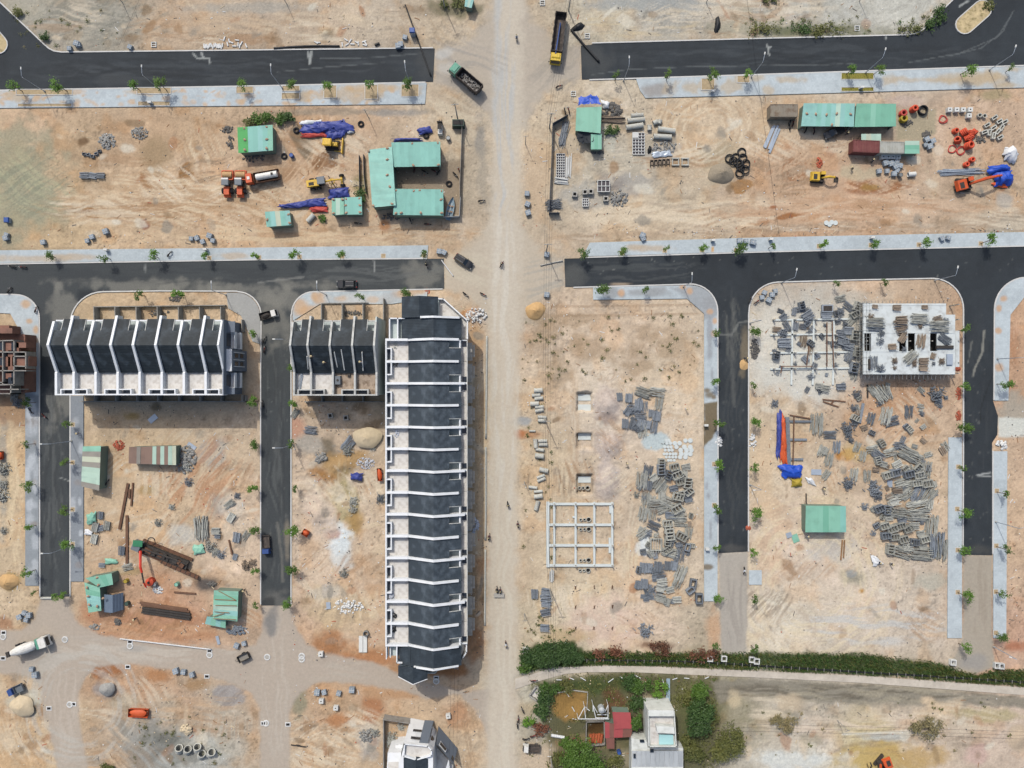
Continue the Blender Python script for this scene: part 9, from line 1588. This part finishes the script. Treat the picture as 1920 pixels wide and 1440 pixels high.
# weeds on the vacant lots
WD=[]
for k in range(4):
 rr=random.Random(k+5);mb=MB()
 for j in range(30):leaf(mb,(rr.gauss(0,.22),rr.gauss(0,.22),abs(rr.gauss(.15,.12))),rr.uniform(.1,.22),rr)
 o=mb.build('weed_tuft',['leaf_green','leaf_olive','leaf_olive','leaf_dry'][k]);WD.append(Proto(tag(o,'x','weed')))
def weeds(lab,n,x0,x1,y0,y1,seed,kinds=(0,1,2,3)):
 rr=random.Random(seed)
 for k in range(n):WD[rr.choice(kinds)].put(rr.uniform(x0,x1),rr.uniform(y0,y1),rr.uniform(0,6),lab,lab[:64],sc=rr.uniform(.4,1.3))
weeds('small weed tuft on the vacant lot beside the central road',48,978,1110,600,720,1,(1,2,3,3));weeds('dry weed tuft scattered on the eastern vacant lot',40,1110,1310,590,720,2,(1,2,3));weeds('weed tuft on the verge beside the concrete pipes',30,978,1035,730,1200,3);weeds('weed tuft on the bank above the north western road',26,30,220,20,92,4,(1,2,3));weeds('weed tuft in scrub above the north eastern road',40,1390,1760,30,64,5,(0,1,2));weeds('weed tuft beside the green strip',24,1000,1080,1170,1215,6);weeds('weed tuft on the southern stony lot',34,250,430,1340,1435,7,(1,2,3));weeds('weed tuft on the compound ground',30,1040,1340,1270,1330,8,(0,1));weeds('dry weed tuft on the sand beyond the green strip',30,1400,1900,1310,1430,9,(2,3))
# grass of the green strip: one mass of blades
rr=random.Random(99);mb=MB();mb2=MB();up_=[(975,1240),(1000,1226),(1095,1222),(1200,1221),(1300,1222),(1440,1222),(1500,1223),(1620,1224),(1700,1234),(1760,1243),(1800,1256),(1830,1266),(1870,1254),(1980,1256)];lo_=[(975,1262),(1035,1249),(1135,1245),(1235,1247),(1440,1256),(1615,1264),(1920,1286),(1980,1290)]
def yat(L_,x):
 for a,b in zip(L_[:-1],L_[1:]):
  if a[0]<=x<=b[0]:return a[1]+(b[1]-a[1])*(x-a[0])/(b[0]-a[0])
 return L_[-1][1]
ditch=[(975,1250),(1050,1237),(1300,1240),(1440,1248.5),(1640,1261),(1840,1273),(1980,1283)]
for k in range(15000):
 x=rr.uniform(976,1975);a,b=yat(up_,x),yat(lo_,x);t=rr.random()**.9;y=a+(b-a)*t+rr.gauss(0,1.6)*(1 if t<.12 else .2)
 dd=abs(y-yat(ditch,x))
 if dd<1.0:continue
 if math.sin(x*.021)+math.sin(x*.05+2)<-1.2 and rr.random()<.5:continue
 xx,yy=W(x,y);z=gz(x,y);an=rr.uniform(0,6.28);h=rr.uniform(.25,.7);w=rr.uniform(.06,.13);ln=rr.uniform(.1,.5);c,s_=math.cos(an),math.sin(an)
 (mb if rr.random()<(.8 if math.sin(x*.013)+math.sin(x*.047+y*.4)>-.3 else .35) else mb2).add([(xx-s_*w,yy+c*w,z-.02),(xx+s_*w,yy-c*w,z-.02),(xx+c*ln+s_*w*.4,yy+s_*ln-c*w*.4,z+h),(xx+c*ln-s_*w*.4,yy+s_*ln+c*w*.4,z+h)],[(0,1,2,3)])
tag(mb2.build('dry_grass','leaf_olive'),'paler dry grass mixed into the long green strip','grass',kind='stuff')
for k,p in enumerate(((1140,1223),(1236,1213),(1312,1224))):shrub('bush',['reddish brown dry bush at the edge of the green strip','reddish brown brush heap jutting out of the green strip','reddish dry bush before the white drain boxes'][k],*p,3.2-.8*(k==1),1.0+.6*(k==1),.8,350,'leaf_brown',90+k)
tag(mb.build('grass','leaf_dark'),'thick dark green grass of the long strip above the pale path','grass',kind='stuff')
rr=random.Random(98);mb=MB()
for k in range(6000):
 x=rr.uniform(990,1345);y=rr.uniform(1262,1440)
 if fbm(np.array([x/22.]),np.array([y/22.]),3,5)[0]<.5 or (1135<x<1285 and y>1330) or (1045<x<1102 and 1295<y<1345):continue
 xx,yy=W(x,y);z=gz(x,y);an=rr.uniform(0,6.28);h=rr.uniform(.1,.4);w=rr.uniform(.08,.16);ln=rr.uniform(.15,.4);c,s_=math.cos(an),math.sin(an)
 mb.add([(xx-s_*w,yy+c*w,z-.02),(xx+s_*w,yy-c*w,z-.02),(xx+c*ln+s_*w*.4,yy+s_*ln-c*w*.4,z+h),(xx+c*ln-s_*w*.4,yy+s_*ln+c*w*.4,z+h)],[(0,1,2,3)])
tag(mb.build('undergrowth','leaf_olive'),'low green undergrowth spreading over the compound','undergrowth',kind='stuff')
# black plastic irrigation edge and posts in the green strip
P=spline(ditch,8);mb=MB();mb.path([(*W(*p),gz(*p)+.22) for p in P],.2,6);o=mb.build('drain_channel','black_plastic');tag(o,'long dark drain line running through the green strip','drain')
PM=MB();PM.box(-.05,.05,-.4,.4,.3,.45);PM=Proto(tag(PM.build('cross_post','raw_cement'),'x','post'))
for k in range(56):x=1100+k*15.3;PM.put(x,yat(ditch,x),R(-3),'short pale cross post over the dark drain line','cross posts over the drain line',z=gz(x,yat(ditch,x)))
DB4=Proto(drain_box('drain_box','x',1.3,1.3,.9,.18,'pale_box'))
for (x,y,lab) in ((1330,1233,'white drain box with a crossbar in the green strip, first of two'),(1356,1233,'white drain box with sand inside in the green strip'),(1408,1235,'narrow white drain box at the grey street end'),(1417,1238,'white drain box beside the narrow one at the grey street end'),(985,1218,'white drain box among the dark bushes by the road'),(1784,1240,'white drain box at the unpaved end of the last street'),(1866,1246,'white drain box pair at the corner of the last street'),(1874,1247,'second white drain box at the corner of the last street')):DB4.put(x,y,R(-3),lab)
# white poles scattered on the compound bank
for (x,y,L,a) in ((1048,1274,1.2,0),(1072,1272,1.1,-20),(1093,1272,1.4,-30),(1145,1275,1.5,35),(1167,1271,1.4,-30),(1195,1268,1.6,-28),(1265,1272,1.2,20),(1287,1271,1.2,-5),(1243,1277,1.0,-70),(1325,1270,1.0,25),(1026,1289,.9,-40),(1075,1330,1.2,-60),(1101,1328,1.4,-40)):mb=MB();mb.cyl((-L/2,0,.12),(L/2,0,.16),.1,n=6);o=mb.build('fence_stake','white_pipe');xx,yy=W(x,y);o.location=(xx,yy,gz(x,y)+.1);o.rotation_euler.z=R(a);tag(o,'broken white stake lying along the compound edge','stake','white stakes at the compound edge')
mb=MB();mb.cyl((-1.6,.2,.3),(1.5,-.3,.35),.35,n=8);o=mb.build('white_board','white_pipe');o.location=(*W(1046,1379),.0);tag(o,'thick white board lying by the round green bush','board')
# ------------------------------------------------------------------ street lamps, electricity poles and cables
def lamp():
 r=root('street_lamp','x','street lamp',(0,0,0));mb=MB();mb.cyl((0,0,-.2),(0,0,.35),.2,n=8);mb.build('base','concrete',r);mb=MB();mb.cyl((0,0,.3),(0,0,8.0),.1,.06,n=8);mb.build('pole','galvanised',r);mb=MB();mb.path([(0,0,7.9),(.3,0,8.25),(1.7,0,8.45)],.05,6);mb.build('arm','galvanised',r);mb=MB();mb.taper(1.5,2.15,-.14,.14,8.38,8.52,.05,.05,.04);mb.build('lamp_head','pale_box',r);return r
LM=Proto(lamp())
for lab,ps in (('tall street lamp in the beds of the north western pavement',[(85,172,90),(300,168,90),(530,166,90),(770,160,95)]),('tall street lamp on the kerb of the north eastern road',[(1169,152,90),(1408,145,80),(1622,137,75),(1854,132,75)]),('tall street lamp on the pavement east of the western street',[(135,827,180),(137,1022,180)]),('tall street lamp on the kerb between the townhouse rows',[(550,834,180),(550,640,180)]),('tall street lamp on the kerb bend of the eastern street',[(1281,538,90),(1465,530,80),(1752,526,80)]),('tall street lamp on the verge facing the round covers',[(1406,909,180),(1406,606,180)]),('tall street lamp on the pavement east of the last street',[(1869,673,0),(1866,978,20),(1862,1212,160)]),('tall street lamp behind the garden wall of the townhouse rows',[(424,553,90),(612,553,90)])):
 for p in ps:LM.put(p[0],p[1],R(p[2]),lab,lab,z=.14)
def epole(h=9.5):
 r=root('electricity_pole','x','electricity pole',(0,0,0));mb=MB();mb.cyl((0,0,-.3),(0,0,h),.17,.1,n=8);mb.build('pole','concrete',r);mb=MB();mb.box(-.9,.9,-.06,.06,h-.55,h-.43);mb.build('crossarm','steel_grey',r)
 for x in (-.8,-.3,.3,.8):mb=MB();mb.cyl((x,0,h-.43),(x,0,h-.2),.05,n=6);mb.build('insulator','pale_box',r)
 return r
EP=Proto(epole());PO=[(1066,20),(1030,240),(1024,472),(1021,786),(1031,1104),(1033,1420)]
for k,p in enumerate(PO):EP.put(p[0],p[1],0,['electricity pole at the top beside the yellow dump truck','electricity pole beside the dark pipe yard fence','electricity pole with pallets at the eastern street end','electricity pole beside the concrete pipes','electricity pole beside the dark panel stacks','electricity pole by the large leafy tree'][k])
for k,(p,lab) in enumerate((((858,222),'electricity pole beside the generator box'),((692,222),'short pole with a transformer near the large tyre'),((834,15),'electricity pole with a pale box in the northern scrub'),((858,1226),'electricity pole at the southern corner house'),((983,903),'thin pole standing on the verge by the concrete pipes'),((983,1150),'thin pole standing on the verge by the dark panels'),((1570,1350),'leaning pole standing in the sand beside the dry bush'),((985,270),'thin pole on the sandy bank by the pipe yard'),((538,8),'thin pole in the sand north of the black pipe'),((1324,5),'thin pole on the sand north of the road'),((1611,2),'thin pole on the pale ground north of the scrub'),((230,5),'thin pole on the grey ground in the north west'))):
 EP.put(p[0],p[1],rnd.uniform(-.3,.3),lab,None,sc=.95 if k in (0,2,3) else .6)
cab_m=mat('cable',(42,42,44),.6,.05,1)
def wire(lab,a,b,ha,hb,off=0,sag=1.0,group=None,r_=.02):
 p=Vector((*W(*a),ha))+Vector((off,0,0));q=Vector((*W(*b),hb))+Vector((off,0,0));mb=MB();mb.path([p.lerp(q,t/10)-p-Vector((0,0,sag*4*(t/10)*(1-t/10))) for t in range(11)],r_,5);o=mb.build('cable',cab_m);o.location=p;return tag(o,lab,'cable',group)
for k in range(len(PO)-1):
 for off in (-.8,-.3,.3,.8):wire('overhead cable strung between the electricity poles east of the central road',PO[k],PO[k+1],9.3,9.3,off,1.0,'cables between the eastern poles')
for off in (-.8,0,.8):wire('overhead cable running from the southern corner house pole',(858,1226),(852,1500),8.8,8.8,off,.8,'cables south of the corner house');wire('overhead cable crossing the sand beyond the green strip',(1284,1338+off*8),(1990,1358+off*8),6.5,6.5,0,.5,'cables beyond the green strip')
for (a,b,lab) in (((222,92),(276,-30),'thin cable lying from the north western kerb to the top'),((1400,0),(1460,440),'thin cable sagging across the eastern yard')):wire(lab,a,b,.3,.3,0,0,None,.02)
# ------------------------------------------------------------------ loose litter over the building site (uncountable bits)
rr=random.Random(321)
zones=[(120,470,210,450,.6),(480,860,205,440,.9),(980,1290,190,430,1.2),(1290,1910,185,440,.8),(10,470,430,462,2),(1100,1900,425,445,3),(165,480,760,1190,1.3),(548,720,750,1240,2.0),(862,912,560,1250,2.2),(980,1310,560,1210,.9),(1410,1800,540,1060,1.4),(1410,1770,1060,1220,.3),(160,480,1255,1435,.9),(550,900,1285,1435,1.3),(10,90,1270,1435,.7),(1000,1330,1270,1435,1.2),(1400,1910,1310,1435,.5),(30,800,10,90,.7),(1000,1750,5,65,.7),(5,45,750,1180,1.6),(1890,1918,560,1200,1.5),(300,480,1165,1200,3)]
mbs={'kerb_stone':MB(),'rubble_dark':MB(),'pale_sand':MB(),'brick_red':MB(),'timber':MB()};hd2=hard.reshape(NY,NX)
for (x0,x1,y0,y1,den) in zones:
 for k in range(int((x1-x0)*(y1-y0)*den/260)):
  x,y=rr.uniform(x0,x1),rr.uniform(y0,y1)
  if hd2[np.searchsorted(GY,y)-1,np.searchsorted(GX,x)-1]<2:continue
  if vnoise(np.array([x/30.]),np.array([y/30.]),44)[0]<.42 and rr.random()<.8:continue
  a,b=W(x,y);z=gz(x,y);m=rr.choices(list(mbs),(3,4,4,.6,1.2))[0];s_=rr.uniform(.06,.2)
  if m=='timber' or rr.random()<.2:mbs[m].ob((a,b,z+.04),(rr.uniform(.3,1.3),rr.uniform(.06,.16),.06),rr.uniform(0,3.14))
  else:mbs[m].rock((a,b,z+s_*.2),s_,rr.randint(0,999),.6)
for m,nm,lab in (('kerb_stone','pale_litter','pale stone chips and scraps littering the building site'),('rubble_dark','dark_litter','dark clods and scraps littering the building site'),('pale_sand','sandy_clods','sand coloured clods littering the building site'),('brick_red','brick_litter','red brick bits littering the building site'),('timber','wood_litter','wood offcuts littering the building site')):tag(mbs[m].build(nm,m),lab,'litter',kind='stuff')
# prototypes that found no place
def drop(o):
 for ch in list(o.children):drop(ch)
 bpy.data.objects.remove(o)
for pr in [SB,PAL,DB,DB2,DB3,DB4,CB,M1,M2,KS,LM,EP,PM]+MOTO+list(PER.values())+list(FS.values())+STR+WD:
 if not pr.used:drop(pr.o)
